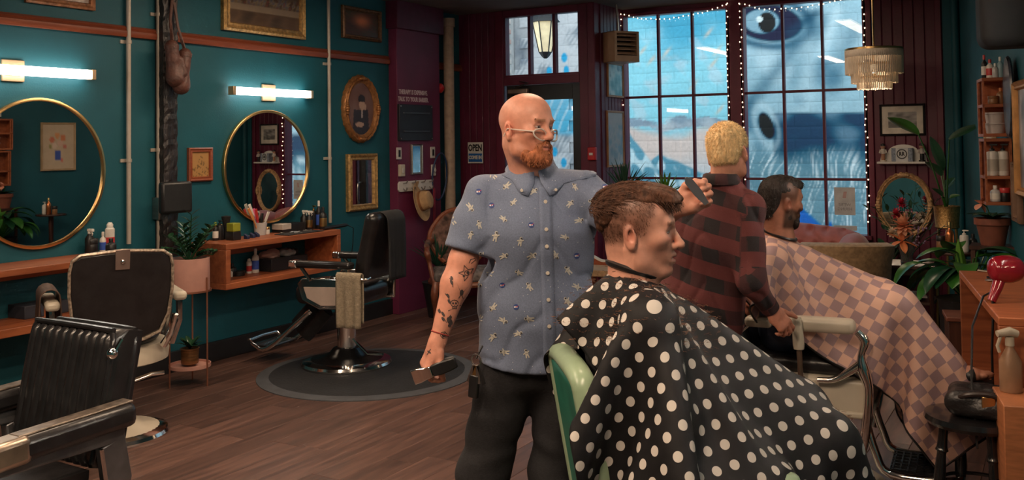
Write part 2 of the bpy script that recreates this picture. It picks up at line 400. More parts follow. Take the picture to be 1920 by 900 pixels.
# door wall (faces the room), with openings for door and transom
DX0, DX1 = -5.12, -4.25
dw = MB(); dw.bx(XL, DX0-.03, YD, YD+.1, 0, ZC); dw.bx(DX1+.03, XR, YD, YD+.1, 0, ZC); dw.bx(DX0-.03, DX1+.03, YD, YD+.1, 2.24, 2.32); dw.bx(DX0-.03, DX1+.03, YD, YD+.1, 2.98, ZC)
dwo = tag(dw.build('wall_door', burg), 'burgundy panelled wall around the black front door', 'wall', kind='structure')
ret = tag(MB().bx(XR-.1, XR, YD+.1, YW+.1, 0, ZC).build('wall_return', burg), 'burgundy boarded side wall of the window bay', 'wall', kind='structure')
WX = [(-4.04, -2.93), (-2.755, -1.63)]; SILL = .74; WTOP = 2.95
ww = MB(); ww.bx(XR, -.75, YW, YW+.12, 0, SILL-.04); ww.bx(XR, -.75, YW, YW+.12, WTOP+.03, ZC); ww.bx(WX[0][1]+.02, WX[1][0]-.02, YW-.03, YW+.12, SILL-.04, WTOP+.03); ww.bx(WX[1][1]+.02, -.75, YW, YW+.12, SILL-.04, WTOP+.03); ww.bx(XR-.02, WX[0][0]-.01, YW, YW+.12, SILL-.04, WTOP+.03)
wwo = tag(ww.build('wall_window', burg), 'burgundy window wall with boarded panel and centre post', 'wall', kind='structure')
# vertical boards: pieces of the walls they clad
def boards(parent, a, b, n, z0, z1, nrm, mat=burg2):
    a, b = arr(a), arr(b); w = np.linalg.norm(b-a)/n; d = unit(b-a); nrm = arr(nrm); me = None
    Fm = np.stack([d, nrm, (0, 0, 1)], 1)
    for i in range(n):
        c = a+d*w*(i+.5)+nrm*.006+np.array([0, 0, (z0+z1)/2])
        if me is None:
            mb = MB(); hw = w/2-.0015; hz = (z1-z0)/2; t = .012; bv = .006
            rings = [arr([(-hw, 0, z), (hw, 0, z), (hw, t-bv, z), (hw-bv, t, z), (-hw+bv, t, z), (-hw, t-bv, z)])-arr((0, t/2, 0)) for z in (-hz, hz)]
            mb.loft([r@Fm.T for r in rings]); me = bpy.data.meshes.new('board'); me.from_pydata(np.concatenate(mb.v).tolist(), [], mb.f); me.materials.append(mat)
        o = bpy.data.objects.new('board', me); COL.objects.link(o); o.parent = parent; o.location = c-arr(parent.location)
boards(dwo, (XL+.06, YD, 0), (DX0-.12, YD, 0), 5, .12, ZC, (0, -1, 0))
boards(ret, (XR, YD+.1, 0), (XR, YW, 0), 7, .12, ZC, (1, 0, 0))
boards(wwo, (-1.55, YW, 0), (-1.0, YW, 0), 6, .12, ZC, (0, -1, 0))
# trims: door casing, panel edges, corner posts, baseboards
tr = MB(); tr.bx(DX0-.11, DX0-.01, YD-.03, YD, 0, ZC); tr.bx(DX1+.01, DX1+.11, YD-.03, YD, 0, ZC); tr.bx(DX0-.01, DX1+.01, YD-.025, YD, 2.235, 2.325); tr.bx(DX0-.01, DX1+.01, YD-.025, YD, 2.96, ZC)
tag(tr.build('trim_1', burg, bevel=.006), 'burgundy casing around door and transom', 'trim', kind='structure')
tag(MB().bx(DX1+.11, XR+.012, YD-.05, YD, 0, ZC).build('trim_2', burg, bevel=.008), 'burgundy corner post beside the heater', 'trim', kind='structure')
tag(MB().bx(-1.005, -.95, YW-.04, YW, 0, ZC).build('trim_3', burg, bevel=.006), 'burgundy edge strip of the boarded panel', 'trim', kind='structure')
tag(MB().bx(-1.62, -1.55, YW-.03, YW, 0, ZC).build('trim_4', burg, bevel=.006), 'burgundy casing right of the windows', 'trim', kind='structure')
tc_ = MB().bx(-.94, -.86, YW-.05, YW, 0, ZC); tc_.cyl((-.835, YW-.07, 0), (-.835, YW-.07, ZC), .035, 12)
tag(tc_.build('trim_5', teal, bevel=.004), 'teal corner board and riser pipe', 'trim', kind='structure')
MBb = MB().bx(XL, XL+.025, YB, 7.5, 0, .15); MBb.bx(XL, XL+.025, 8.25, YD, 0, .15)
tag(MBb.build('baseboard_left', blackp, bevel=.004), 'black baseboard along the teal wall', 'baseboard', kind='structure')
tag(MB().bx(XR, -.9, YW-.02, YW, 0, .14).build('baseboard_window', burg, bevel=.004), 'burgundy baseboard under the windows', 'baseboard', kind='structure')
# ---- picture rail, one run of moulded wood
def rail(name, y0, y1, label):
    prof = [(0, 0), (.03, .0), (.036, .012), (.036, .04), (.022, .05), (.03, .062), (.014, .076), (0, .08)]
    mb = MB(); mb.loft([arr([(XL+a, y, 2.415+b) for a, b in prof]) for y in (y0, y1)])
    return tag(mb.build(name, railw), label, 'trim', kind='structure')
rail('trim_6', YB, 7.46, 'orange brown wooden picture rail along the teal wall')
rail('trim_7', 8.22, YD, 'short end of the wooden picture rail past the column')
# ---- column (pilaster) with cap
co = MB().bx(XL, XL+.1, 7.48, 8.21, 0, 2.78).build('wall_column', plum, bevel=.004); tag(co, 'plum painted pilaster with lettering and hooks', 'column', kind='structure')
MB().bx(XL, XL+.14, 7.44, 8.24, 2.76, ZC).build('column_cap', M('plum_dark', (.09, .012, .035), .45), co, world=True, bevel=.004)
# ---- windows
pane_g = bpy.data.materials.new('window_glass'); pane_g.use_nodes = True
N, L = pane_g.node_tree.nodes, pane_g.node_tree.links; N.remove(N['Principled BSDF'])
gt = N.new('ShaderNodeBsdfTransparent'); gt.inputs[0].default_value = (.93, .97, .97, 1); gg = N.new('ShaderNodeBsdfGlossy'); gg.inputs['Roughness'].default_value = .015
fr = N.new('ShaderNodeFresnel'); ge = N.new('ShaderNodeNewGeometry'); io = N.new('ShaderNodeMath'); io.operation = 'MULTIPLY_ADD'; io.inputs[1].default_value = 1/1.5-1.5; io.inputs[2].default_value = 1.5; L.new(ge.outputs['Backfacing'], io.inputs[0]); L.new(io.outputs[0], fr.inputs[0]); gx = N.new('ShaderNodeMixShader'); L.new(fr.outputs[0], gx.inputs[0]); L.new(gt.outputs[0], gx.inputs[1]); L.new(gg.outputs[0], gx.inputs[2]); L.new(gx.outputs[0], N['Material Output'].inputs[0])
MATS['glass'] = pane_g
ROWS = [(SILL, 1.235), (1.255, 2.085), (2.105, WTOP)]
for wi, (x0, x1) in enumerate(WX):
    wo = thing(f'window_{wi+1}', ['left burgundy framed shop window onto the sky mural', 'right burgundy framed shop window onto the animal mural'][wi], 'window', ((x0+x1)/2, YW+.05, SILL)); wo['kind'] = 'structure'
    fb_ = MB(); fb_.bx(x0-.035, x0, YW-.03, YW+.09, SILL-.04, WTOP+.03); fb_.bx(x1, x1+.035, YW-.03, YW+.09, SILL-.04, WTOP+.03); fb_.bx(x0, x1, YW-.03, YW+.09, WTOP, WTOP+.03)
    fb_.build('window_frame', burg, wo, world=True, bevel=.004)
    MB().bx(x0-.05, x1+.05, YW-.09, YW+.09, SILL-.05, SILL-.01).build('window_sill', burg, wo, world=True, bevel=.005)
    w3 = (x1-x0)/3
    for k in (1, 2): MB().bx(x0+w3*k-.012, x0+w3*k+.012, YW+.01, YW+.06, SILL-.02, WTOP).build('mullion', burg, wo, world=True, bevel=.003)
    for z in (1.245, 2.095): MB().bx(x0, x1, YW+.012, YW+.058, z-.012, z+.012).build('glazing_bar', burg, wo, world=True, bevel=.003)
    for k in range(3):
        for z0, z1 in ROWS:
            MB().bx(x0+w3*k+.01, x0+w3*(k+1)-.01, YW+.033, YW+.036, z0-.01, z1+.01).build('pane', pane_g, wo, world=True)
# ---- transom
tw = thing('window_3', 'three paned transom window above the front door', 'window', ((DX0+DX1)/2, YD+.05, 2.32)); tw['kind'] = 'structure'
fb_ = MB(); fb_.bx(DX0-.03, DX0+.01, YD-.01, YD+.08, 2.32, 2.98); fb_.bx(DX1-.01, DX1+.03, YD-.01, YD+.08, 2.32, 2.98); fb_.bx(DX0, DX1, YD-.01, YD+.08, 2.32, 2.345); fb_.bx(DX0, DX1, YD-.01, YD+.08, 2.955, 2.98); fb_.build('window_frame', burg, tw, world=True, bevel=.004)
for k in (1, 2): MB().bx(DX0+.29*k-.016, DX0+.29*k+.016, YD, YD+.07, 2.34, 2.96).build('mullion', burg, tw, world=True, bevel=.003)
for k in range(3): MB().bx(DX0+.29*k+.01, DX0+.29*(k+1)-.01, YD+.034, YD+.037, 2.34, 2.96).build('pane', pane_g, tw, world=True)
# ---- door
do = thing('door_1', 'black front door with a tall glass panel', 'door', ((DX0+DX1)/2, YD+.05, 0)); do['kind'] = 'structure'
dl = MB(); dx0, dx1, dz = DX0, DX1, 2.235; gx0, gx1, gz0, gz1 = -5.0, -4.345, .5, 2.075
dl.bx(dx0, gx0, YD+.02, YD+.065, .01, dz); dl.bx(gx1, dx1, YD+.02, YD+.065, .01, dz); dl.bx(gx0, gx1, YD+.02, YD+.065, .01, gz0); dl.bx(gx0, gx1, YD+.02, YD+.065, gz1, dz)
dl.build('door_leaf', M('door_black', (.016, .014, .015), .38, var=.25), do, world=True, bevel=.004)
MB().bx(gx0-.005, gx1+.005, YD+.04, YD+.044, gz0-.005, gz1+.005).build('pane', pane_g, do, world=True)
cl_ = MB(); cl_.box((-4.95, YD-.03, 2.17), (.24, .05, .055)); cl_.build('door_closer', M('closer_metal', (.32, .25, .2), .35, .8), do, world=True, bevel=.01)
cl_ = MB(); cl_.tube([(-4.98, YD-.03, 2.21), (-4.78, YD-.12, 2.25), (-4.95, YD-.01, 2.275)], .009, 8); cl_.build('closer_arm', steel, do, world=True)
hd = MB(); hd.tube([(-4.29, YD+.02, .95), (-4.29, YD-.05, .97), (-4.29, YD-.05, 1.18), (-4.29, YD+.02, 1.2)], .011, 8); hd.build('door_handle', steel, do, world=True)
# ---- outside: pavement, painted block wall, brick return, lantern
tag(MB().bx(-11, 3.5, YD+.3, 13.2, -.2, -.02).build('pavement', M('asphalt', (.12, .12, .13), .9, var=.3, vscale=30)), 'grey pavement outside the shop', 'pavement', kind='structure')
YM = 13.0
def pj(P):
    q = P-CAM; z = q@fw; return PPX+F*(q@rt)/z, PPY-F*(q@up)/z
def mixc(a, b, t): return a*(1-t[:, None])+b*t[:, None]
def sst(a, b, x): t = np.clip((x-a)/(b-a), 0, 1); return t*t*(3-2*t)
def mural(P):
    x, y = pj(P); Q = np.stack([x, y, x*0], 1); C_ = lambda *c: arr(c)
    n = fbm(Q, .02, 1, 3); n2 = fbm(Q, .06, 2, 3); n3 = fbm(Q*arr((1, 3, 1)), .05, 9, 3)
    # sky part
    c = mixc(np.tile(C_(.12, .50, .68), (len(x), 1)), C_(.42, .80, .90), sst(20, 150, y+n*45))
    c = mixc(c, C_(.70, .80, .86), sst(.35, .9, n2+n*.5)*.55*sst(30, 110, y))
    c = mixc(c, C_(.66, .56, .54), sst(.5, .9, fbm(Q*arr((.7, 1.6, 1)), .045, 5, 3))*.45*sst(70, 130, y))
    cn = fbm(Q*arr((1, 1.4, 1)), .075, 21, 4); cb = 236+n*10; c = mixc(c, C_(.86, .72, .67), sst(cb-2, cb+18, y+cn*4))
    cm = sst(.0, .22, cn*.55+.5-np.abs(y-cb+6)/20-(y > cb+6)*.25); c = mixc(c, mixc(np.tile(C_(.36, .43, .52), (len(x), 1)), C_(.66, .68, .72), sst(-.3, .9, fbm(Q, .12, 22, 2))), cm*.9)
    c = mixc(c, C_(.76, .82, .86), sst(280, 322, y+n2*10)*.6)
    for wx, wy in [(1328, 62), (1345, 95), (1338, 118), (1222, 112), (1250, 98), (1350, 205), (1300, 160), (1205, 95)]: c = mixc(c, C_(.86, .70, .58), np.exp(-(((x-wx)+(y-wy)*.8)/4)**2-(((y-wy)-(x-wx)*.8)/14)**2)*.75)
    for (ax, ay, bx_, by) in [(1160, 225, 1255, 345), (1340, 330, 1255, 345), (1237, 288, 1380, 350), (1237, 288, 1185, 330)]:
        ln = ay+(by-ay)*(x-ax)/(bx_-ax); mk = sst(-2, 3, y-ln-n2*3)*((x > min(ax, bx_)-2) & (x < max(ax, bx_)+2))
        c = mixc(c, mixc(np.tile(C_(.20, .46, .58), (len(x), 1)), C_(.70, .86, .92), sst(.0, .5, fbm(Q@rotm(0, 0, .6), .11, 8, 2))), mk)
    # animal part
    h = mixc(np.tile(C_(.50, .64, .70), (len(x), 1)), C_(.27, .40, .48), sst(.1, .9, n+.25*n2))
    h = mixc(h, C_(.72, .82, .86), sst(.2, .9, -n)*.6)
    r = lambda cx, cy, rx, ry, a=0: np.hypot(((x-cx)*math.cos(a)+(y-cy)*math.sin(a))/rx, (-(x-cx)*math.sin(a)+(y-cy)*math.cos(a))/ry)
    e = r(1440, 42, 66, 36, .12)
    h = mixc(h, C_(.16, .25, .32), np.exp(-((e-1.25)/.22)**2)*.85); h = mixc(h, C_(.60, .72, .78), np.exp(-((e-1.75)/.3)**2)*.5)
    h = mixc(h, C_(.10, .17, .22), 1-sst(.9, 1.05, e)); h = mixc(h, C_(.42, .55, .62), (1-sst(.75, .9, r(1428, 40, 40, 27)))); h = mixc(h, C_(.03, .06, .08), 1-sst(.85, 1.05, r(1438, 42, 17, 20)))
    h = mixc(h, C_(.85, .9, .9), 1-sst(.7, 1.1, r(1424, 36, 7, 6)))
    for (ax, ay, bx_, by, w, col, al) in [(1480, 60, 1530, 25, 10, (.14, .22, .28), .7), (1500, 78, 1400, 200, 15, (.20, .31, .38), .6), (1545, 40, 1490, 150, 16, (.24, .36, .43), .55), (1600, 60, 1560, 160, 20, (.22, .33, .40), .5), (1570, 20, 1545, 90, 10, (.75, .85, .88), .5), (1520, 90, 1510, 200, 20, (.68, .79, .83), .5)]:
        d = arr((bx_-ax, by-ay)); t = np.clip(((x-ax)*d[0]+(y-ay)*d[1])/(d@d), 0, 1); ds = np.hypot(x-ax-t*d[0], y-ay-t*d[1]); h = mixc(h, C_(*col), np.exp(-(ds/w)**2)*al)
    mz = sst(1446, 1454, x+n*3)*sst(209, 214, y)*(1-sst(312, 345, y+n*14)); h = mixc(h, mixc(np.tile(C_(.10, .19, .26), (len(x), 1)), C_(.36, .46, .54), sst(.25, 1., fbm(Q, .035, 14, 2))*.7), mz*.93)  # dark block: window glass reflection of the dark interior, painted into the mural colour
    ns = r(1437, 236, 15, 30, -.35); h = mixc(h, C_(.70, .80, .84), np.exp(-((ns-1.35)/.3)**2)*.45*(x < 1470)); h = mixc(h, C_(.06, .12, .16), 1-sst(.75, 1., ns))
    fur = fbm(np.stack([x*.22+y*.05+n*3, y*.02, x*0], 1), 1.6, 12, 3)*1.1-.1; fm = sst(268, 320, y+n*20)
    h = mixc(h, mixc(np.tile(C_(.34, .48, .54), (len(x), 1)), C_(.80, .86, .88), sst(-.1, .8, fur)), fm*.95)
    h = mixc(h, C_(.05, .33, .68), sst(392, 402, y+abs(x-1545)*.9-30)*(x < 1560)*(x > 1480)*sst(372, 392, y))
    h = np.clip((h-.5)*1.3+.45, .02, 1); c = mixc(c, h, sst(1366, 1380, x))
    # left part, seen through door and transom
    g = mixc(np.tile(C_(.72, .72, .74), (len(x), 1)), C_(.36, .40, .45), sst(.0, .9, fbm(np.stack([x*.09+y*.06, x*.03-y*.02, x*0], 1), 1.5, 16, 3)))
    g = mixc(g, C_(.09, .55, .78), sst(148, 156, y)*(1-sst(250, 262, y+n*10))*(.75+.25*n))
    g = mixc(g, C_(.75, .85, .9), sst(.45, .8, np.sin(x*.35+y*.12+3*n))*sst(160, 170, y)*(1-sst(240, 255, y))*.5)
    for cx, cy in [(1058, 108), (1062, 132), (1030, 134), (1040, 285), (1057, 305), (1000, 300)]: g = mixc(g, C_(.05, .5, .78), 1-sst(.7, 1.1, r(cx, cy, 6, 10)))
    c = mixc(g, c, sst(1105, 1125, x))
    return np.clip(c*(1+.05*n3[:, None]), 0, 1)**1.3*1.04
muralm = M('mural_paint', (1, 1, 1), .8, var=.07, vscale=25, attr='Col', bump=.25, bscale=40)
mw = MB()
mP = np.stack(np.meshgrid(np.linspace(-11, 3, 130), np.linspace(-.1, 6.5, 60)), -1)
mP = np.stack([mP[..., 0], np.full(mP.shape[:2], YM+.02), mP[..., 1]], -1)
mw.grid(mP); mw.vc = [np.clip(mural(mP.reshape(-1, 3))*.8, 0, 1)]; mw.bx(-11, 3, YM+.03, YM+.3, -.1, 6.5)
mo = tag(mw.build('wall_mural', muralm, vcol=True, flat=True), 'painted block wall outside with sky and animal mural', 'wall', kind='structure')
BH, BW = .163, .42; mloc = arr(mo.location)
for i in range(1, 27):
    for j in range(-28, 2):
        x0 = j*BW+(.5*BW if i % 2 else 0); z0 = i*BH
        px, py = pj(arr([[x0+BW/2, YM, z0+BH/2]])); px, py = px[0], py[0]
        vis = (1150 < px < 1650 and py < 445 and py > -25) or (975 < px < 1105 and -25 < py < 150) or (985 < px < 1090 and 170 < py < 340)
        if not vis: continue
        nx, nz = 21, 9; g = np.stack(np.meshgrid(np.linspace(x0+.0008, x0+BW-.0008, nx), np.linspace(z0+.0008, z0+BH-.0008, nz)), -1)
        P = np.stack([g[..., 0], np.full(g.shape[:2], YM-.004), g[..., 1]], -1); ex = np.minimum(np.minimum(g[..., 0]-x0, x0+BW-g[..., 0]), np.minimum(g[..., 1]-z0, z0+BH-g[..., 1])); P[..., 1] += np.where(ex < .004, .003, 0)
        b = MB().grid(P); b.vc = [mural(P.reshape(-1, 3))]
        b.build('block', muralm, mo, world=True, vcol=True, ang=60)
brickm = M('pale_brick', (.62, .55, .52), .85, var=.2, vscale=9)
bw_ = tag(MB().bx(-7.75, -7.45, YD+1.2, YM-.01, -.1, 6).build('wall_brick', M('brick_mortar', (.5, .5, .5), .9)), 'whitewashed brick side wall outside the door', 'wall', kind='structure')
bl = arr(bw_.location); bme = MB().box((0, 0, 0), (.02, .215, .068)); me = bpy.data.meshes.new('brick'); me.from_pydata(np.concatenate(bme.v).tolist(), [], bme.f); me.materials.append(brickm)
redb = M('faded_red_brick', (.55, .36, .32), .85, var=.2, vscale=9); me2 = me.copy(); me2.materials.clear(); me2.materials.append(redb)
for i in range(20, 62):
    for j in range(12):
        y = YD+1.45+j*.225+(.11 if i % 2 else 0)
        px, py = pj(arr([[-7.45, y, i*.078]]))
        if not (935 < px[0] < 1010 and -15 < py[0] < 155): continue
        o = bpy.data.objects.new('brick', me2 if random.random() < .28 else me); COL.objects.link(o); o.parent = bw_; o.location = arr((-7.445, y, i*.078))-bl
# lantern on the pavement side
lp = D(1022, 60, 11.9); lt = thing('street_lantern', 'lit black lantern hanging outside the transom window', 'lantern', (lp[0], lp[1], lp[2]-.3))
Rz = rotm(0, 0, .5)
for nm, prof, mt in [('lantern_body', [(.075, .05), (.15, .42)], None), ('lantern_roof', [(.19, .42), (.165, .45), (.12, .56), (.06, .60), (.05, .7), (.02, .72)], blackp), ('lantern_base', [(.02, -.03), (.05, .0), (.085, .05), (.02, .055)], blackp)]:
    if mt: MB().lathe(prof, 6, R=Rz).build(nm, mt, lt, flat=True)
    else:
        lg = M('lantern_glass', (.9, .75, .5), .3, var=.2, emit=.35, ecol=(1, .72, .38)); MB().lathe(prof, 6, R=Rz).build(nm, lg, lt, flat=True)
        fbm_ = MB()
        for k in range(6):
            a = k*PI/3+.5; fbm_.tube([(.078*math.cos(a), .078*math.sin(a), .05), (.154*math.cos(a), .154*math.sin(a), .42)], .008, 5)
        fbm_.build('lantern_bars', blackp, lt)
MB().ell((0, 0, .24), (.05, .05, .075)).build('bulb', M('bulb_glow', (1, .85, .6), .4, emit=9, ecol=(1, .78, .45)), lt)
MB().tube([(0, 0, .7), (0, 0, 1.3), (.02, .5, 1.6), (.02, YM-lp[1], 1.6)], .018, 8).build('lantern_bracket', blackp, lt)
# ---- ceiling lamps
lamp_body = M('lamp_housing', (.75, .74, .72), .4)
for i, (x, y, l, w) in enumerate(LAMPS):
    t = thing('ceiling_lamp', ['linear ceiling lamp above the bald barber', 'linear ceiling lamp nearest the right wall behind the camera', 'linear ceiling lamp over the left chairs', 'linear ceiling lamp over the plaid shirted barber', 'linear ceiling lamp near the antique armchair', 'linear ceiling lamp near the pink sofa'][i], 'lamp', (x, y, LAMPZ), group='linear ceiling lamps')
    MB().bx(-.1, .1, -l/2-.03, l/2+.03, -.02, ZC-LAMPZ).build('housing', lamp_body, t, bevel=.01)
    MB().bx(-.085, .085, -l/2, l/2, -.03, -.018).build('diffuser', M('lamp_diffuser', (1, .9, .8), .5, emit=5, ecol=WARM), t)
# ================================================================== left wall
mirror_m = M('mirror_silver', (.86, .88, .87), .012, 1, var=.01)
def wl(px, py, off=0): return W(px, py, 0, XL+off)
def wall_art(name, label, cat, c, w, h, R, framec, fwid, art, depth=.03, mats=None, group=None, matw=0, nx=28, ny=24, glass=False):
    t = thing(name, label, cat, c, group=group)
    fm = MB().frame_rect(w, h, fwid, [(0, 0), (0, depth*.7), (.25, depth), (.6, depth*.72), (.85, depth*.85), (1, depth*.45), (1, 0)], R, (0, 0, 0)); fm.build('frame', framec, t, bevel=0)
    iw, ih = w-2*fwid+.004, h-2*fwid+.004
    if matw:
        MB().prism([(-iw/2, -ih/2), (iw/2, -ih/2), (iw/2, ih/2), (-iw/2, ih/2)], depth*.35, R).build('mount', M('mount_board', (.68, .62, .54), .8), t)
        iw -= 2*matw; ih -= 2*matw
    if art is None:
        MB().prism([(-iw/2, -ih/2), (iw/2, -ih/2), (iw/2, ih/2), (-iw/2, ih/2)], depth*.4, R).build('mirror_glass', mirror_m, t)
    else:
        g = np.stack(np.meshgrid(np.linspace(-.5, .5, nx), np.linspace(-.5, .5, ny)), -1); P = np.stack([g[..., 0]*iw, g[..., 1]*ih, np.full(g.shape[:2], depth*.42)], -1)
        b = MB().grid(P@R.T); uvp = g.reshape(-1, 2)+.5; b.vc = [np.clip(art(uvp[:, 0], uvp[:, 1]), 0, 1)]
        b.prism([(-iw/2, -ih/2), (iw/2, -ih/2), (iw/2, ih/2), (-iw/2, ih/2)], depth*.4, R)
        b.build('picture', M('printed_picture', (1, 1, 1), .35, var=.06, attr='Col'), t, vcol=True)
    return t
def blotch(seed, cols, sc=6, base=None):
    def f(u, v):
        P = np.stack([u*sc, v*sc, u*0], 1); n = fbm(P, 1.3, seed, 3)*.5+.5; n = np.clip(n, 0, .999)*(len(cols)-1); i = n.astype(int); t = n-i; C_ = arr(cols); return C_[i]*(1-t[:, None])+C_[i+1]*t[:, None]
    return f
def banquet(u, v):                     # a generic warm interior scene, dark upper half, pale band below
    c = blotch(3, [(.06, .04, .025), (.14, .085, .05), (.1, .06, .035)], 7)(u, v)
    sp = blotch(11, [(.3, .1, .06), (.1, .13, .2), (.32, .24, .14), (.08, .05, .03), (.24, .07, .05)], 26)(u, v)
    k = np.exp(-((v-.5)/.12)**2); c = mixc(c, sp, k); c = mixc(c, arr((.34, .26, .18)), ((v > .28) & (v < .4)).astype(float)*.85); return c
def sunset(u, v):
    c = blotch(5, [(.035, .02, .012), (.09, .03, .015), (.05, .04, .018), (.12, .05, .02)], 9)(u, v); g = np.exp(-(((u-.5)/.2)**2+((v-.62)/.22)**2)); return mixc(c, arr((.85, .27, .1)), g*.85)
def portrait(u, v):
    c = np.tile(arr((.2, .1, .075)), (len(u), 1)); n = fbm(np.stack([u*8, v*8, u*0], 1), 1, 4, 2)*.03; c += n[:, None]
    b = ((np.abs(u-.5) < .28+.1*(.4-v)) & (v < .48)); c[b] = (.035, .025, .03)
    hd = np.hypot((u-.54)/.11, (v-.6)/.13) < 1; c[hd] = (.55, .36, .26); hr = (np.hypot((u-.53)/.13, (v-.68)/.1) < 1) & (v > .63); c[hr] = (.03, .02, .02)
    c[np.hypot((u-.66)/.045, (v-.54)/.06) < 1] = (.5, .33, .25); c[np.hypot((u-.45)/.16, (v-.2)/.05) < 1] = (.5, .33, .25); c[(np.abs(u-.54) < .03) & (v > .33) & (v < .47)] = (.45, .36, .32); return c
def sketch(u, v):
    c = np.tile(arr((.45, .25, .09)), (len(u), 1)); n = fbm(np.stack([u*20, v*20, u*0], 1), 1.2, 6, 2); k = (n > .3) & (v < .35+.5*np.exp(-((u-.55)/.2)**2)); c[k] *= .45; return c
def photo(u, v):
    return np.repeat((.1+.35*np.clip(fbm(np.stack([u*6, v*6, u*0], 1), 1.4, 8, 3)*.5+.5-(v < .4)*.35, 0, 1))[:, None], 3, 1)*arr((1, .95, .92))
oldwood = M('worn_gilt_wood', (.34, .15, .07), .5, .2, var=.6, vscale=25, bump=.4, bscale=60)
ct = lambda a, b: (wl(*a)+wl(*b))/2
a, b = wl(45, 3), wl(175, 25)
wall_art('landscape_painting', 'brown scratched painting above the rail over the left mirror', 'painting', (XL, (a[1]+b[1])/2, 2.82), b[1]-a[1], .5, RL, oldwood, .045, blotch(21, [(.2, .1, .06), (.5, .42, .36), (.16, .08, .05), (.62, .55, .5), (.2, .11, .07)], 8), .035)
a, b = wl(410, 50), wl(565, 75)
wall_art('banquet_painting', 'large gilt framed painting of a long pale table above the rail', 'painting', (XL, (a[1]+b[1])/2+.02, 2.56+.26), b[1]-a[1], .54, RL, gilt, .07, banquet, .05, nx=60, ny=40)
wall_art('sunset_painting', 'small dark gilt painting with a glowing red sunset', 'painting', (XL, 7.06, 2.765), .57, .3, RL, M('dark_gilt', (.16, .08, .035), .4, .3, var=.5, vscale=40, bump=.4), .04, sunset, .035, nx=40, ny=30)
wall_art('wood_framed_sketch', 'small wooden framed brown sketch beside the black post', 'picture', (XL, 5.12, 1.505), .235, .255, RL, railw, .036, sketch, .03, nx=36, ny=36)
wall_art('gilt_mirror', 'small rectangular gilt mirror below the oval portrait', 'mirror', (XL, 7.04, 1.29), .43, .525, RL, gilt, .06, None, .045)
# oval frames
def oval_frame(name, label, cat, c, rw_, rh, R, wid, art, mat, dep=.045, orn=26):
    t = thing(name, label, cat, c); n = 64; a = np.arange(n)*2*PI/n; mb = MB(); rings = []
    for ins, z in [(0, 0), (0, dep*.5), (.2, dep), (.45, dep*.75), (.6, dep*.95), (.85, dep*.6), (1, dep*.5), (1, 0)]:
        rp = 1+(.02*np.cos(a*orn) if ins < .5 else 0); rings.append(np.stack([(rw_-ins*wid)*np.cos(a)*rp, (rh-ins*wid)*np.sin(a)*rp, np.full(n, z)], 1)@R.T)
    mb.loft(rings, cap=False); mb.build('frame', mat, t)
    for q in (0, PI/2, PI, 1.5*PI):
        om = MB()
        for d_ in (-.16, -.08, 0, .08, .16):
            r_ = .028-abs(d_)*.06; om.ell(R@arr([(rw_-wid*.45)*math.cos(q+d_), (rh-wid*.45)*math.sin(q+d_), dep]), (r_, r_, r_*.8), 8, 6)
        om.build('frame_ornament', mat, t)
    iw, ih = rw_-wid+.004, rh-wid+.004
    if art is None: MB().prism(np.stack([iw*np.cos(a), ih*np.sin(a)], 1), dep*.4, R).build('mirror_glass', mirror_m, t)
    else:
        rr = np.linspace(.02, 1, 26); P = np.stack([rr[:, None]*iw*np.cos(a), rr[:, None]*ih*np.sin(a), np.full((26, n), dep*.4)], -1); b = MB().grid(P@R.T, wrapu=True); q = P.reshape(-1, 3); b.vc = [art(q[:, 0]/iw/2+.5, q[:, 1]/ih/2+.5)]
        b.build('picture', M('printed_picture', (1, 1, 1)), t, vcol=True)
    return t
oval_frame('oval_portrait', 'oval gilt framed portrait of a seated figure in dark clothes', 'portrait', (XL, 7.03, 1.97), .262, .315, RL, .075, portrait, M('copper_gilt', (.42, .19, .07), .4, .5, var=.35, vscale=30, bump=.4, bscale=80))
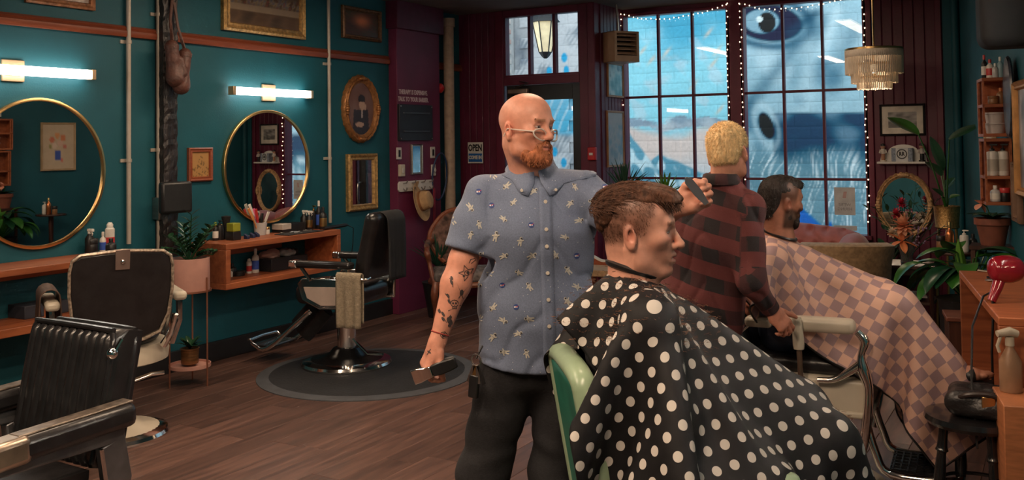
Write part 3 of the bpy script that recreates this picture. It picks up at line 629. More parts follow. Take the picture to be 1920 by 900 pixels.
# round mirrors and vanity lights
def round_mirror(y, z, r, label, rot=0):
    t = thing('round_mirror', label, 'mirror', (XL+r*math.sin(rot), y, z), -rot, group='round brass mirrors'); n = 64
    MB().lathe([(r-.012, 0), (r-.012, .02)], n, R=RL).build('mirror_glass', mirror_m, t)
    MB().lathe([(r, 0), (r+.006, .004), (r+.006, .03), (r, .034), (r-.014, .034), (r-.016, .02)], n, R=RL, cap=False).build('frame', gold, t); return t
round_mirror(3.80, 1.485, .475, 'large round brass rimmed mirror nearest the left picture edge')
round_mirror(5.80, 1.47, .455, 'large round brass rimmed mirror above the box shelf desk', math.radians(3.2))
glow = M('vanity_diffuser', (1, .98, .95), .5, var=.01, emit=7, ecol=(1, .93, .84))
vb = M('vanity_brass', (.72, .5, .3), .35, .7, var=.05)
for y0, y1, z, lab in [(3.1, 4.15, 2.13, 'long lit vanity light above the left round mirror'), (5.4, 6.29, 2.075, 'long lit vanity light above the box desk mirror')]:
    yc = (y0+y1)/2; t = thing('vanity_light', lab, 'wall lamp', (XL, yc, z), group='lit vanity lights over the mirrors'); h = (y1-y0)/2
    MB().bx(0, .018, -.075, .075, -.068, .068).build('backplate', vb, t, bevel=.004)
    MB().bx(.018, .03, -.05, .05, -.03, .03).build('mounting_block', vb, t, bevel=.003)
    MB().bx(.03, .085, -h+.015, h-.015, -.03, .03).build('diffuser', glow, t, bevel=.006)
    for s in (-1, 1): MB().bx(.028, .088, s*h-.015, s*h+.015, -.034, .034).build('end_cap', vb, t, bevel=.003)
    ld = bpy.data.lights.new('vanity_light_glow', 'AREA'); ld.shape = 'RECTANGLE'; ld.size = h*1.9; ld.size_y = .06; ld.energy = 4; ld.color = (1, .9, .78)
    for rx, dx in ((0, .09),):
        lo = bpy.data.objects.new('vanity_light_glow', ld); COL.objects.link(lo); lo.parent = t; lo.location = (dx, 0, 0); lo.rotation_euler = (PI/2, 0, PI/2)
# conduits
pipew = M('conduit_paint', (.5, .44, .37), .42, .2, var=.1)
def conduit(px, zlow, label, r=.016, clamps=(2.38, 1.55)):
    y = wl(px, 250)[1]; t = thing('conduit_pipe', label, 'pipe', (XL+.03, y, zlow), group='wall conduits')
    MB().cyl((0, 0, 0), (0, 0, ZC-zlow), r, 12).build('tube', pipew, t)
    for z in clamps:
        MB().lathe([(r, -.012), (r+.005, -.012), (r+.005, .012), (r, .012)], 12, at=(0, 0, z-zlow)).bx(-.03, -.02, -.05, .03, z-zlow-.012, z-zlow+.012).build('clamp', pipew, t)
    return t
conduit(236, .97, 'thin pale conduit pipe right of the left round mirror')
p2 = conduit(292, .5, 'thin pale conduit pipe running down beside the black post', clamps=(1.62, 2.6))
conduit(613, .95, 'thin pale conduit pipe right of the box desk mirror', .015, (2.36, 1.52))
MB().bx(-.03, .045, -.035, .045, .62, .78).build('junction_box', steel, p2, bevel=.006)
t = thing('riser_pipe', 'thick beige riser pipe right of the plum column', 'pipe', (XL+.1, 8.385, 0)); MB().cyl((0, 0, .01), (0, 0, 2.93), .055, 18).build('tube', M('beige_pipe', (.46, .35, .27), .55, var=.15, vscale=20), t); MB().lathe([(.055, 2.86), (.068, 2.86), (.068, 2.95), (.055, 2.95)], 18).build('collar', M('beige_pipe', (0, 0, 0)), t)
# charred post
po = thing('timber_post', 'rough black charred timber post on the teal wall', 'post', (XL+.05, 4.775, .85)); pb = MB(); rings = []
for i in range(60):
    z = i*(ZC-.86)/59; j = lambda s: random.uniform(-.005, .005)
    rings.append(arr([(-.05, -.06, z), (.04+j(0), -.062+j(0), z), (.052+j(0), -.03+j(0), z), (.05+j(0), .02+j(0), z), (.045+j(0), .06+j(0), z), (-.05, .062, z)]))
pb.loft(rings); pb.build('timber', M('charred_wood', (.02, .016, .016), .35, var=.6, vscale=30, bump=.9, bscale=70, stretch=(1, 1, .3)), po, flat=True)
bk = thing('speaker_box', 'flat black square speaker on the charred post', 'speaker', (XL+.12, 4.75, 1.165)); MB().box((.05, 0, .115), (.07, .235, .225), rotm(0, 0, -.25)).build('cabinet', blk, bk, bevel=.02); MB().bx(-.03, .03, -.03, .03, .08, .15).build('bracket', steel, bk)
# boxing gloves
leather = M('old_brown_leather', (.085, .032, .022), .5, var=.35, vscale=25, bump=.35, bscale=60)
for k, (yy, zz, rot, lab) in enumerate([(4.71, 2.36, .12, 'worn brown boxing glove hanging higher on the post'), (4.83, 2.31, -.18, 'worn brown boxing glove hanging lower on the post')]):
    s = S().at((XL+.18, yy, zz), rotm(rot, 0, 0)); sg = -1 if k else 1
    s.cone((0, 0, -.0), (0, 0, -.09), .046, .05, .02); s.ell((0, 0, -.2), (.058, .062, .085), k=.05); s.ell((.01, 0, -.24), (.055, .06, .055), k=.03)
    s.cone((.035, .045*sg, -.1), (.045, .05*sg, -.2), .02, .024, .02)
    V, Fq = s.mesh(.005); g = thing('boxing_glove', lab, 'boxing glove', (XL+.18, yy, zz-.3), group='boxing gloves'); smesh('glove_shell', V, Fq, leather, g)
    MB().lathe([(.047, -.02), (.05, -.02), (.05, .01), (.044, .012), (.04, -.01)], 16, at=(0, 0, .3), R=rotm(rot, 0, 0), cap=False).build('cuff', leather, g)
    for q in range(3): MB().tube([(.0+.01*q, .0, .3), (-.05, -.01*sg+.006*q-(yy-4.77)*.6, .5), (-.06, -(yy-4.77)*.9+.008*q, .68)], .006, 6).build('lace', leather, g)
# ---- desk 1 : two planks on the wall
DX = -5.335
yD1 = W(245, 479, 0, DX)[1]
dk = thing('wall_desk', 'long wooden wall shelf desk below the left round mirror', 'shelf', (XL, 2.6, .47))
MB().bx(XL, DX, 1.2, yD1, .9, .94).build('top_board', shelfw, dk, world=True, bevel=.004)
MB().bx(XL+.05, XL+.09, 1.2, yD1-.02, .84, .9).build('rear_batten', shelfw, dk, world=True, bevel=.003)
MB().bx(XL, DX+.0, 1.2, yD1, .55, .6).build('lower_board', shelfw, dk, world=True, bevel=.004)
MB().bx(XL, DX-.005, yD1-.04, yD1, .6, .9).build('end_board', shelfw, dk, world=True, bevel=.004)
# ---- desk 2 : mitred box
y0, y1 = W(424, 456, 0, DX)[1], W(639, 431, 0, DX)[1]; z0, z1 = .59, .925
d2 = thing('box_desk', 'wooden open box shelf desk below the second round mirror', 'shelf', (XL, (y0+y1)/2, z0)); th = .045
MB().bx(XL, DX, y0, y1, z1-th, z1).build('top_board', shelfw, d2, world=True, bevel=.004); MB().bx(XL, DX, y0, y1, z0, z0+th).build('bottom_board', shelfw, d2, world=True, bevel=.004)
MB().bx(XL, DX, y0, y0+th, z0+th, z1-th).build('side_board', shelfw, d2, world=True, bevel=.004); MB().bx(XL, DX, y1-th, y1, z0+th, z1-th).build('side_board', shelfw, d2, world=True, bevel=.004)
MB().bx(XL, XL+.03, y0+.1, y1-.35, z1-.13, z1-th).build('rear_batten', shelfw, d2, world=True, bevel=.003)
DZ = z1; BZ = z0+th
# ---- small things: bottles, tins, brushes
def lab_mat(c): return M('plastic_%02d%02d%02d' % tuple(int(q*99) for q in c), c, .35, var=.08)
def bottle(name, label, loc, h, r, body, cap, band=None, kind='bottle', group=None):
    t = thing(name, label, {'bottle': 'bottle', 'spray': 'spray bottle', 'pump': 'pump bottle', 'jar': 'jar', 'can': 'can'}.get(kind, kind), loc, group=group)
    if kind == 'spray':
        MB().lathe([(r*.9, 0), (r, .004), (r, h*.6), (r*.45, h*.75), (r*.35, h*.8)], 16).build('body', body, t); mb = MB().lathe([(r*.4, h*.78), (r*.4, h*.86)], 12); mb.box((r*.35, 0, h*.92), (r*1.7, r*.62, h*.11)); mb.tube([(r*.7, 0, h*.88), (r*1.05, 0, h*.78), (r*.85, 0, h*.72)], r*.14, 6); mb.build('trigger_head', cap, t, bevel=.003)
    elif kind == 'pump':
        MB().lathe([(r*.92, 0), (r, .005), (r, h*.68), (r*.9, h*.74), (r*.3, h*.78)], 16).build('body', body, t); mb = MB().lathe([(r*.42, h*.77), (r*.42, h*.84), (r*.15, h*.85), (r*.15, h*.93)], 12); mb.box((r*.3, 0, h*.965), (r*1.3, r*.5, h*.06)); mb.build('pump_head', cap, t, bevel=.002)
    elif kind == 'jar':
        MB().lathe([(r*.95, 0), (r, .004), (r, h*.6), (r*.95, h*.64)], 20).build('body', body, t); MB().lathe([(r*1.02, h*.64), (r*1.04, h*.66), (r*1.04, h*.97), (r*.98, h)], 20).build('lid', cap, t)
    elif kind == 'can':
        MB().lathe([(r*.95, 0), (r, .005), (r, h*.78), (r*.7, h*.83)], 18).build('body', body, t); MB().lathe([(r*.68, h*.83), (r*.68, h*.93), (r*.4, h), (r*.1, h)], 14).build('cap', cap, t)
    else:
        MB().lathe([(r*.92, 0), (r, .005), (r, h*.58), (r*.85, h*.68), (r*.38, h*.76), (r*.36, h*.8)], 16).build('body', body, t); MB().lathe([(r*.42, h*.8), (r*.42, h*.96), (r*.36, h)], 14).build('cap', cap, t)
    if band: MB().lathe([(r*1.01, h*.14), (r*1.015, h*.15), (r*1.015, h*.5), (r*1.01, h*.51)], 18, cap=False).build('paper_label', band, t)
    return t
Wp, Bp, Ap, Rp, Gp, Bl = lab_mat((.75, .72, .66)), blk, lab_mat((.25, .12, .05)), lab_mat((.55, .04, .04)), lab_mat((.35, .4, .05)), lab_mat((.05, .12, .5))
clear = M('frosted_plastic', (.75, .75, .74), .25, trans=.35)
def on(px, py, z, lo=.07, hi=.31):         # a spot on one of the wall desks
    x = min(max(W(px, py, 2, z)[0], XL+lo), XL+hi); return arr((x, W(px, py, 0, x)[1], z))
# left desk
for px, py, h, r, bd, cp, bnd, kd, lab in [(172, 473, .10, .04, Bp, Bp, None, 'jar', 'squat black jar on the left wall desk'), (206, 473, .2, .031, Wp, Wp, Rp, 'can', 'tall white spray can with red label on the left desk'), (193, 474, .14, .022, Wp, Wp, Bl, 'bottle', 'small white bottle in front of the tall spray can'), (208, 477, .105, .034, Bp, Bp, None, 'bottle', 'glossy black squat bottle in front of the spray cans'), (168, 470, .17, .03, Bp, Wp, None, 'spray', 'black spray bottle with pale trigger on the left desk')]:
    p = on(px, py, .94); bottle('bottle', lab, p, h, r, bd, cp, bnd, kd)
# box desk top
for px, py, h, r, bd, cp, bnd, kd, lab in [(404, 451, .14, .022, Bp, Gp, Wp, 'bottle', 'dark bottle with white label at the desk corner'), (412, 446, .15, .028, Bp, Bp, None, 'pump', 'black pump bottle behind the labelled bottle'), (415, 447, .12, .02, Bp, gold, None, 'bottle', 'black bottle with brass cap near the desk corner'), (500, 436, .06, .025, Wp, gold, None, 'jar', 'small cream jar beside the comb cup'),
        (570, 431, .17, .03, Bp, Wp, None, 'spray', 'black spray bottle with white trigger by the conduit'), (580, 431, .165, .03, Bp, Wp, gold, 'spray', 'black and gold spray bottle with white trigger'), (588, 429, .2, .026, Bp, gold, None, 'pump', 'tall black bottle with gold pump on the box desk'), (598, 429, .24, .024, Bp, Wp, Bl, 'bottle', 'tallest black bottle with white cap on the box desk'), (606, 430, .19, .033, Bp, Bp, gold, 'bottle', 'black bottle with gold label at the desk end')]:
    p = on(px, py, DZ); bottle('bottle', lab, p, h, r, bd, cp, bnd, kd)
p = on(438, 450, DZ); t = thing('wax_tin', 'black tin with bright olive green lid on the box desk', 'tin', p); MB().bx(-.04, .04, -.04, .04, 0, .065).build('body', Bp, t, bevel=.004); MB().bx(-.038, .038, -.038, .038, .065, .13).build('lid', M('olive_green', (.3, .33, .03), .4), t, bevel=.006)
p = on(424, 440, DZ); t = thing('neck_duster', 'black neck duster brush standing on the box desk', 'brush', p); MB().lathe([(.02, 0), (.018, .08), (.022, .1)], 12).build('handle', Bp, t); MB().lathe([(.02, .1), (.034, .16), (.036, .175), (.01, .18)], 16).build('bristles', M('black_bristle', (.015, .013, .013), .9, bump=.8, bscale=200, stretch=(1, 1, .1)), t)
p = on(488, 437, DZ); t = thing('comb_cup', 'clear cup full of combs and brushes on the box desk', 'cup', p); MB().lathe([(.045, 0), (.055, .1), (.05, .1), (.04, .008)], 20).build('cup_wall', clear, t)
for i, (dx, dy, hh, mt) in enumerate([(.02, -.06, .2, Rp), (-.01, -.08, .24, Wp), (.02, .05, .17, Wp), (-.02, -.03, .2, M('pink_plastic', (.7, .12, .25), .4)), (0, .02, .16, Bp), (.01, -.11, .21, M('orange_plastic', (.7, .3, .1), .4)), (-.02, .04, .15, Bp)]):
    q = thing('comb', ['red handled comb', 'white tail comb', 'short white comb', 'pink handled comb', 'black comb', 'orange tipped comb', 'small black comb'][i]+' standing in the clear cup', 'comb', p+arr((dx*.3, dy*.2, .012)), group='combs in the clear cup')
    MB().tube([(0, 0, 0), (dx*.6, dy*.55, hh*.55)], .006, 8).build('handle', mt, q); c0, c1 = arr((dx*.6, dy*.55, hh*.55)), arr((dx*1.2, dy*1.1, hh)); MB().box((c0+c1)/2, (.008, .026, np.linalg.norm(c1-c0)), frame(c1-c0, (1, 0, 0))).build('comb_head', mt, q, bevel=.003)
def traybox(name, label, px, py, z, sx, sy, h, mt, lid=None, cat='box'):
    p = on(px, py, z); t = thing(name, label, cat, p); MB().bx(-sx/2, sx/2, -sy/2, sy/2, 0, h).build('body', mt, t, bevel=.004)
    if lid: MB().bx(-sx/2-.002, sx/2+.002, -sy/2-.002, -sy/2+.1, h*.35, h+.002).build('front_panel', lid, t, bevel=.004)
    return t
traybox('clipper_case', 'black case with grey front on the box desk', 541, 434, DZ, .12, .26, .07, Bp, M('warm_grey', (.5, .45, .4), .5))
tb = traybox('tool_mat', 'flat black mat holding small steel tools on the desk', 562, 437, DZ, .16, .42, .008, M('rubber_mat', (.02, .02, .022), .7), cat='mat')
for i in range(9):
    q = arr(tb.location)+arr((random.uniform(-.06, .06), random.uniform(-.18, .14), .008)); o = MB(); a = random.uniform(0, 3); d = arr((math.cos(a), math.sin(a), 0))
    if i % 3: o.tube([q-d*.035+arr((0, 0, .004)), q+d*.035+arr((0, 0, .004))], .004, 6)
    else: o.tube([q+.018*arr((math.cos(k), math.sin(k), .2)) for k in np.linspace(0, 5.5, 10)], .003, 6); o.tube([q, q+d*.05+arr((0, 0, .004))], .003, 6)
    tag(o.build('steel_tool', steel), ['straight', 'slim', 'short', 'looped'][i % 4]+' small steel barber tool, '+['nearest the mirror', 'second', 'third', 'fourth', 'middle', 'sixth', 'seventh', 'eighth', 'last'][i]+' on the black mat', 'tool', 'steel tools on the mat')
p = on(628, 429, DZ); t = thing('hair_iron', 'slim black hair iron with cord at the desk end', 'hair iron', p); MB().tube([(0, -.14, .015), (0, .12, .02), (0, .16, .02)], [.014, .016, .011], 10).build('barrel', Bp, t); MB().tube([(0, .16, .02), (.02, .22, -.01), (.0, .235, -.15), (-.03, .24, -.3), (-.1, .24, -.45)], .004, 6).build('cord', Bp, t)
for px in (463, 474, 482):
    p = on(px, 448-(px-463)*.2, DZ); t = thing('clipper_guard', {463: 'leftmost', 474: 'middle', 482: 'rightmost'}[px]+' small dark blue clipper guard by the comb cup', 'guard', p, group='clipper guards'); MB().prism([(-.02, 0), (.02, 0), (.02, .02), (-.02, .04)], .025, RB, (0, .01, 0)).build('shell', M('navy_plastic', (.02, .03, .08), .4), t, bevel=.002)
# inside the box desk
for px, py, h, r, bd, cp, bnd, kd, lab in [(435, 518, .1, .035, Bp, Bp, None, 'bottle', 'black bottle inside the box desk'), (467, 512, .115, .022, Wp, Wp, Rp, 'can', 'short white tin inside the box desk'), (479, 511, .19, .029, Wp, Wp, Bl, 'bottle', 'tall white bottle with blue label inside the box desk'), (447, 517, .04, .05, Bp, Bp, None, 'jar', 'flat black jar inside the box desk'), (433, 519, .06, .015, Wp, Wp, None, 'bottle', 'tiny white bottle at the left end inside the desk'), (625, 478, .1, .02, Wp, Wp, Bl, 'bottle', 'small white bottle at the right end inside the desk')]:
    p = on(px, py, BZ); bottle('bottle', lab, p, h, r, bd, cp, bnd, kd)
t = traybox('storage_tray', 'black tray heaped with cloths inside the box desk', 525, 503, BZ, .22, .42, .1, Bp, cat='tray')
for k, (dx, dy, c, lab) in enumerate([(0, -.12, (.5, .3, .25), 'pinkish folded cloth in the black tray'), (.02, .05, (.3, .27, .26), 'grey folded cloth in the black tray'), (-.03, .12, (.03, .03, .03), 'black folded cloth in the black tray')]):
    s = S().at(arr(t.location)+arr((dx, dy, .125))); s.ell((0, 0, 0), (.06, .1, .035)).disp(lambda P: .012*fbm(P, 35, k, 2)); V, Fq = s.mesh(.006); tag(smesh('folded_cloth', V, Fq, M('cloth_%d' % k, c, .9), orig=arr(t.location)+arr((dx, dy, .1))), lab, 'cloth', 'cloths in the tray')
# left desk lower shelf: paper, box
t = traybox('desk_box', 'dark low box under the left desk', 70, 575, .6, .2, .3, .08, M('dark_card', (.03, .035, .05), .6))
# ---- the column: lettering, panel, switches, mirror, hooks
cx = XL+.101
sg = thing('wall_lettering', 'white lettering on the plum column reading about therapy', 'sign', (cx, 7.75, 2.09))
for k, (tx, zz) in enumerate([('THERAPY IS EXPENSIVE.', .055), ('TALK TO YOUR BARBER.', -.015)]):
    v, f = text_mesh(tx, .062, RL, (0, 0, zz), .003, bold=.002, xs=.74); mb = MB(); mb.add(v, f); mb.build('text_line', M('lettering_white', (.62, .5, .52), .6), sg)
pn = thing('menu_panel', 'black metal panel with two slots on the plum column', 'panel', (cx, 7.755, 1.67)); MB().bx(0, .03, -.28, .28, 0, .355).build('plate', M('slate_black', (.02, .022, .03), .45), pn, bevel=.004)
for z in (.27, .09): MB().bx(.03, .042, -.22, .22, z-.008, z+.008).build('slot_lip', M('slate_edge', (.05, .055, .065), .35), pn, bevel=.003)
for yy in (-.26, .26):
    for zz in (.02, .335): MB().lathe([(.007, 0), (.007, .006), (.002, .008)], 10, at=(.03, yy, zz), R=RL).build('screw', steel, pn)
for lab, yy, zz, dk_ in [('white switch plate with dark slot left of the small mirror', 7.49, 1.54, 1), ('white switch plate with dark slot right of the small mirror', 8.06, 1.54, 1), ('cream thermostat below the left switch plate', 7.52, 1.375, 0), ('white dial switch below the right switch plate', 8.07, 1.36, 2)]:
    t = thing('switch_plate', lab, 'switch', (cx, yy, zz-.05), group='switches on the column'); MB().bx(0, .012 if dk_ else .03, -.038, .038, 0, .115).build('plate', white if dk_ else cream, t, bevel=.004)
    if dk_ == 1: MB().bx(.012, .018, -.014, .014, .025, .09).build('rocker', Bp, t, bevel=.002)
    elif dk_ == 2: MB().lathe([(.02, 0), (.017, .02), (.01, .022)], 14, at=(.012, 0, .057), R=RL).build('dial', white, t)
    else: MB().bx(.03, .036, -.012, .012, .03, .08).build('slider', white, t, bevel=.002)
wall_art('small_mirror', 'small upright silver framed mirror on the plum column', 'mirror', (cx, 7.775, 1.485), .19, .3, RL, steel, .022, None, .025)
hk = thing('hook_rail', 'white coat hook rail on the plum column', 'hook rail', (cx, 7.76, 1.185)); MB().prism([(-.29, .0), (-.27, -.02), (.27, -.02), (.29, 0), (.29, .06), (.27, .08), (-.27, .08), (-.29, .06)], .018, RL, (0, 0, .01)).build('backboard', white, hk, bevel=.003)
for yy in (-.22, -.08, .08, .22): MB().tube([(.018, yy, .07), (.06, yy, .075), (.07, yy, .1)], .006, 6).tube([(.018, yy, .02), (.04, yy, .0), (.06, yy, .01), (.062, yy, .03)], .006, 6).build('hook', steel, hk)
ht = thing('straw_hat', 'tan straw hat hanging on the white hook rail', 'hat', (cx+.05, 7.78, .98)); tl = rotm(0, math.radians(78), .25)
MB().lathe([(.001, .115), (.05, .118), (.085, .1), (.095, .05), (.1, 0), (.15, -.004), (.2, .012), (.2, .016), (.15, 0), (.1, .004)], 32, at=(0, 0, .09), R=tl, cap=False).build('crown_and_brim', M('straw', (.6, .38, .2), .8, var=.2, bump=.5, bscale=200), ht)
MB().lathe([(.1, .006), (.101, .03), (.098, .03)], 32, at=(0, 0, .09), R=tl, cap=False).build('hat_band', M('hat_band', (.3, .14, .06), .7), ht)
MB().tube([arr((.05+.02*math.sin(k), .02+.13*math.cos(k), -.02+.24*math.sin(k))) for k in np.linspace(0, 2*PI, 24)[:-1]], .009, 8, loop=True).build('coiled_hose', M('blue_cord', (.02, .05, .13), .5), None)
o = bpy.data.objects['coiled_hose']; o.location = arr((cx+.02, 8.16, 1.05)); tag(o, 'dark blue cord looped on the hook beside the straw hat', 'cord')
ly = thing('lanyard', 'red and blue lanyard with keys on the hook rail', 'lanyard', (cx+.06, 8.0, .75)); MB().tube([(0, -.01, .44), (0, -.012, .1)], .006, 6).tube([(0, .012, .44), (0, .012, .1)], .006, 6).build('strap', M('lanyard_red', (.25, .02, .05), .7), ly)
MB().box((0, -.01, .05), (.006, .02, .09)).box((.006, .015, .03), (.005, .016, .08), rotm(.2, 0, 0)).build('key', steel, ly)
bb = wl(818, 162, .03); be = thing('alarm_bell', 'round red alarm bell past the plum column', 'alarm bell', (XL, 8.33, bb[2]-.02)); MB().lathe([(.052, 0), (.052, .02), (.05, .04), (.03, .062), (.012, .066), (.012, .075), (.002, .077)], 24, R=RL).build('gong', M('alarm_red', (.45, .015, .02), .3), be); MB().lathe([(.04, -.0), (.04, .012)], 16, R=RL, at=(0, 0, 0)).build('base', Bp, be)
be.location.y = 8.25; be.location.x = XL+.05
# ================================================================== window end of the room
def leafmb(base, d, ln, wid, droop, fold=.25, n=8, tipw=.06, side=None, prof=None):
    base, d = arr(base), unit(d); hz = arr((d[0], d[1], 0)); sd = unit(np.cross(d, (0, 0, 1))) if np.linalg.norm(np.cross(d, (0, 0, 1))) > .05 else arr((1, 0, 0))
    if side is not None: sd = unit(side)
    pts = []; p = base.copy(); t = d.copy()
    for i in range(n): pts.append((p.copy(), t.copy())); p = p+t*ln/(n-1); t = unit(t+arr((0, 0, -droop/(n-1))))
    rows = []
    for i, (p, t) in enumerate(pts):
        u = i/(n-1); w = wid*((math.sin(PI*min(1, u*.96+.04))**.75) if prof is None else prof(u))+.0015; nrm = unit(np.cross(sd, t)); nrm = nrm if nrm[2] > 0 else -nrm
        rows.append([p-sd*w+nrm*w*fold, p-sd*w*.5+nrm*w*fold*.4, p, p+sd*w*.5+nrm*w*fold*.4, p+sd*w+nrm*w*fold])
    return MB().grid(rows)
def leaf_mat(name, c1, c2, rough=.3, sc=6):
    mt = M(name, c1, rough, var=.35, vscale=sc); return mt
lg_dark = leaf_mat('leaf_dark', (.012, .06, .028), 0, .28); lg_mid = leaf_mat('leaf_green', (.03, .13, .02), 0, .3); lg_palm = leaf_mat('leaf_palm', (.02, .075, .045), 0, .45); lg_bright = leaf_mat('leaf_bright', (.11, .27, .03), 0, .45); lg_zz = leaf_mat('leaf_zz', (.02, .07, .03), 0, .25)
terra = M('terracotta', (.2, .06, .035), .7, var=.25); soil = M('potting_soil', (.02, .014, .01), .95, bump=1, bscale=90)
def pot(t, prof, mat, zsoil, rsoil):
    MB().lathe(prof, 28).build('pot', mat, t); MB().lathe([(rsoil, zsoil-.02), (rsoil*.98, zsoil), (.01, zsoil+.006)], 20).build('soil', soil, t)
# ---- OPEN sign
os_ = thing('open_sign', 'white and blue OPEN COME IN sign on the boards', 'sign', (-5.49, YD-.03, 1.42)); MB().bx(-.095, .095, 0, .008, 0, .225).build('board', white, os_, bevel=.002); MB().bx(-.085, .085, -.001, .001, .015, .105).build('blue_panel', M('sign_blue', (.02, .13, .42), .4), os_)
for tx, z, mt, sz in [('OPEN', .163, Bp, .098), ('COME IN', .062, white, .05)]:
    v, f = text_mesh(tx, sz, RB, (0, -.003, z), .002, bold=.003, xs=.68 if tx == 'OPEN' else .8); mb = MB(); mb.add(v, f); mb.build('text_line', mt, os_)
# ---- heater
hp = W(1160, 118, 1, 9.0); he = thing('unit_heater', 'tan metal unit heater hanging in front of the windows', 'heater', hp, math.radians(58)); tan_ = M('heater_enamel', (.5, .34, .22), .4, var=.08)
w, d, h = .3, .3, .31
mb = MB(); mb.bx(-w/2, w/2, d/2-.015, d/2, 0, h); mb.bx(-w/2, -w/2+.012, -d/2, d/2, 0, h); mb.bx(w/2-.012, w/2, -d/2, d/2, 0, h); mb.bx(-w/2, w/2, -d/2, d/2, 0, .012); mb.bx(-w/2, w/2, -d/2, d/2, h-.012, h); mb.bx(-w/2, w/2, -d/2-.005, -d/2+.01, 0, .065); mb.bx(-w/2, w/2, -d/2-.005, -d/2+.01, h-.022, h); mb.bx(-w/2, -w/2+.03, -d/2-.005, -d/2+.01, .06, h-.02); mb.bx(w/2-.03, w/2, -d/2-.005, -d/2+.01, .06, h-.02)
mb.build('casing', tan_, he, bevel=.004)
for k in range(5): MB().box((0, -d/2+.03, .09+k*.046), (w-.05, .055, .006), rotm(.5, 0, 0)).build('louver', tan_, he)
MB().bx(-w/2+.02, w/2-.02, -.03, -.02, .02, h-.02).build('heating_core', M('heater_dark', (.03, .02, .018), .6), he)
hk_ = MB().tube([(0, 0, h), (0, 0, h+.08), (-.02, .0, ZC-hp[2]-.001)], .012, 8); hk_.build('hanger', steel, he)
# ---- posters on the return wall
def poster1(u, v): return blotch(31, [(.08, .32, .42), (.2, .5, .58), (.5, .68, .7), (.04, .2, .3), (.1, .4, .5)], 5)(u, v)
def poster2(u, v):
    c = blotch(33, [(.3, .38, .42), (.2, .36, .46), (.45, .46, .46), (.22, .33, .4)], 7)(u, v); return mixc(c, arr((.42, .42, .42)), sst(.75, .8, v))
tanf = M('tan_frame', (.4, .22, .12), .45, var=.2)
wall_art('framed_poster', 'narrow framed turquoise poster below the unit heater', 'poster', (XR+.013, 9.17, 2.27), .4, .36, RL, tanf, .022, poster1, .02)
wall_art('framed_poster', 'tall framed grey blue poster above the palm', 'poster', (XR+.013, 9.15, 1.66), .42, .58, RL, tanf, .022, poster2, .02)
pb_ = thing('alarm_pull', 'small red fire alarm pull box on the corner post', 'fire alarm', (XR-.02, YD-.05, 1.45)); MB().bx(-.045, .045, -.05, 0, 0, .13).build('box', M('alarm_red', (0, 0, 0)), pb_, bevel=.01); MB().bx(-.02, .02, -.058, -.05, .05, .075).build('handle', white, pb_, bevel=.002)
# ---- fairy lights
wire = M('fairy_wire', (.05, .04, .04), .6); bulbm = M('fairy_bulb', (1, .85, .6), .4, emit=4, ecol=(1, .75, .48))
def fairy(label, pts, n, amp=.012):
    pts = arr(pts); seg = np.linalg.norm(np.diff(pts, axis=0), axis=1); cs = np.r_[0, np.cumsum(seg)]; q = np.linspace(0, cs[-1], n); P = np.stack([np.interp(q, cs, pts[:, j]) for j in range(3)], 1); P[:, 0] += np.random.uniform(-amp, amp, n); P[:, 2] += np.random.uniform(-amp, amp, n)
    t = thing('fairy_lights', label, 'string lights', P.min(0), group='fairy light strings around the windows'); b = MB()
    for p in P: b.ell(p-arr((0, .006, 0)), (.0062, .0062, .0075), 6, 5)
    o = b.build('bulbs', bulbm, t, world=True); o['kind'] = 'stuff'; MB().tube(P[::2], .002, 4).build('wire', wire, t, world=True)
fy = YW-.045
for wi, (x0, x1) in enumerate(WX):
    nm = ['left', 'right'][wi]
    fairy(f'fairy lights down the left edge of the {nm} shop window', [(x0-.02, fy, 2.98), (x0-.015, fy, .85)], 34)
    fairy(f'fairy lights down the right edge of the {nm} shop window', [(x1+.02, fy, 2.99), (x1+.018, fy, .85)], 34)
    fairy(f'fairy lights along the top of the {nm} shop window', [(x0-.02, fy, 2.985), (x0+.2, fy, 2.91), (x0+.55, fy, 2.89), (x1-.2, fy, 2.93), (x1+.02, fy, 2.99)], 24, .006)
# ---- paper notices on the glass
sh = thing('paper_notice', 'white hiring notice taped to the window, lettering reversed', 'notice', (-1.835, YW+.026, .91)); MB().bx(-.095, .095, 0, .002, 0, .26).build('sheet', M('paper', (.62, .64, .66), .8), sh)
Rm = RB.copy(); Rm[:, 0] *= -1
for tx, z in [("WE'RE", .095), ('HIRING', .055)]:
    v, f = text_mesh(tx, .04, Rm, (0, -.002, z), .001); mb = MB(); mb.add(v, f); mb.build('text_line', M('faint_ink', (.3, .3, .33), .8), sh)
MB().prism([(-.018, -.03), (.012, -.03), (.022, .03), (-.008, .03)], .001, RB, (0, 0, .19)).build('logo', M('faint_pink', (.6, .4, .4), .8), sh)
tag(MB().bx(-1.94, -1.73, YW+.024, YW+.027, .765, .81).build('paper_strip', M('paper', (0, 0, 0))), 'small paper strip at the window bottom behind the sofa', 'notice')
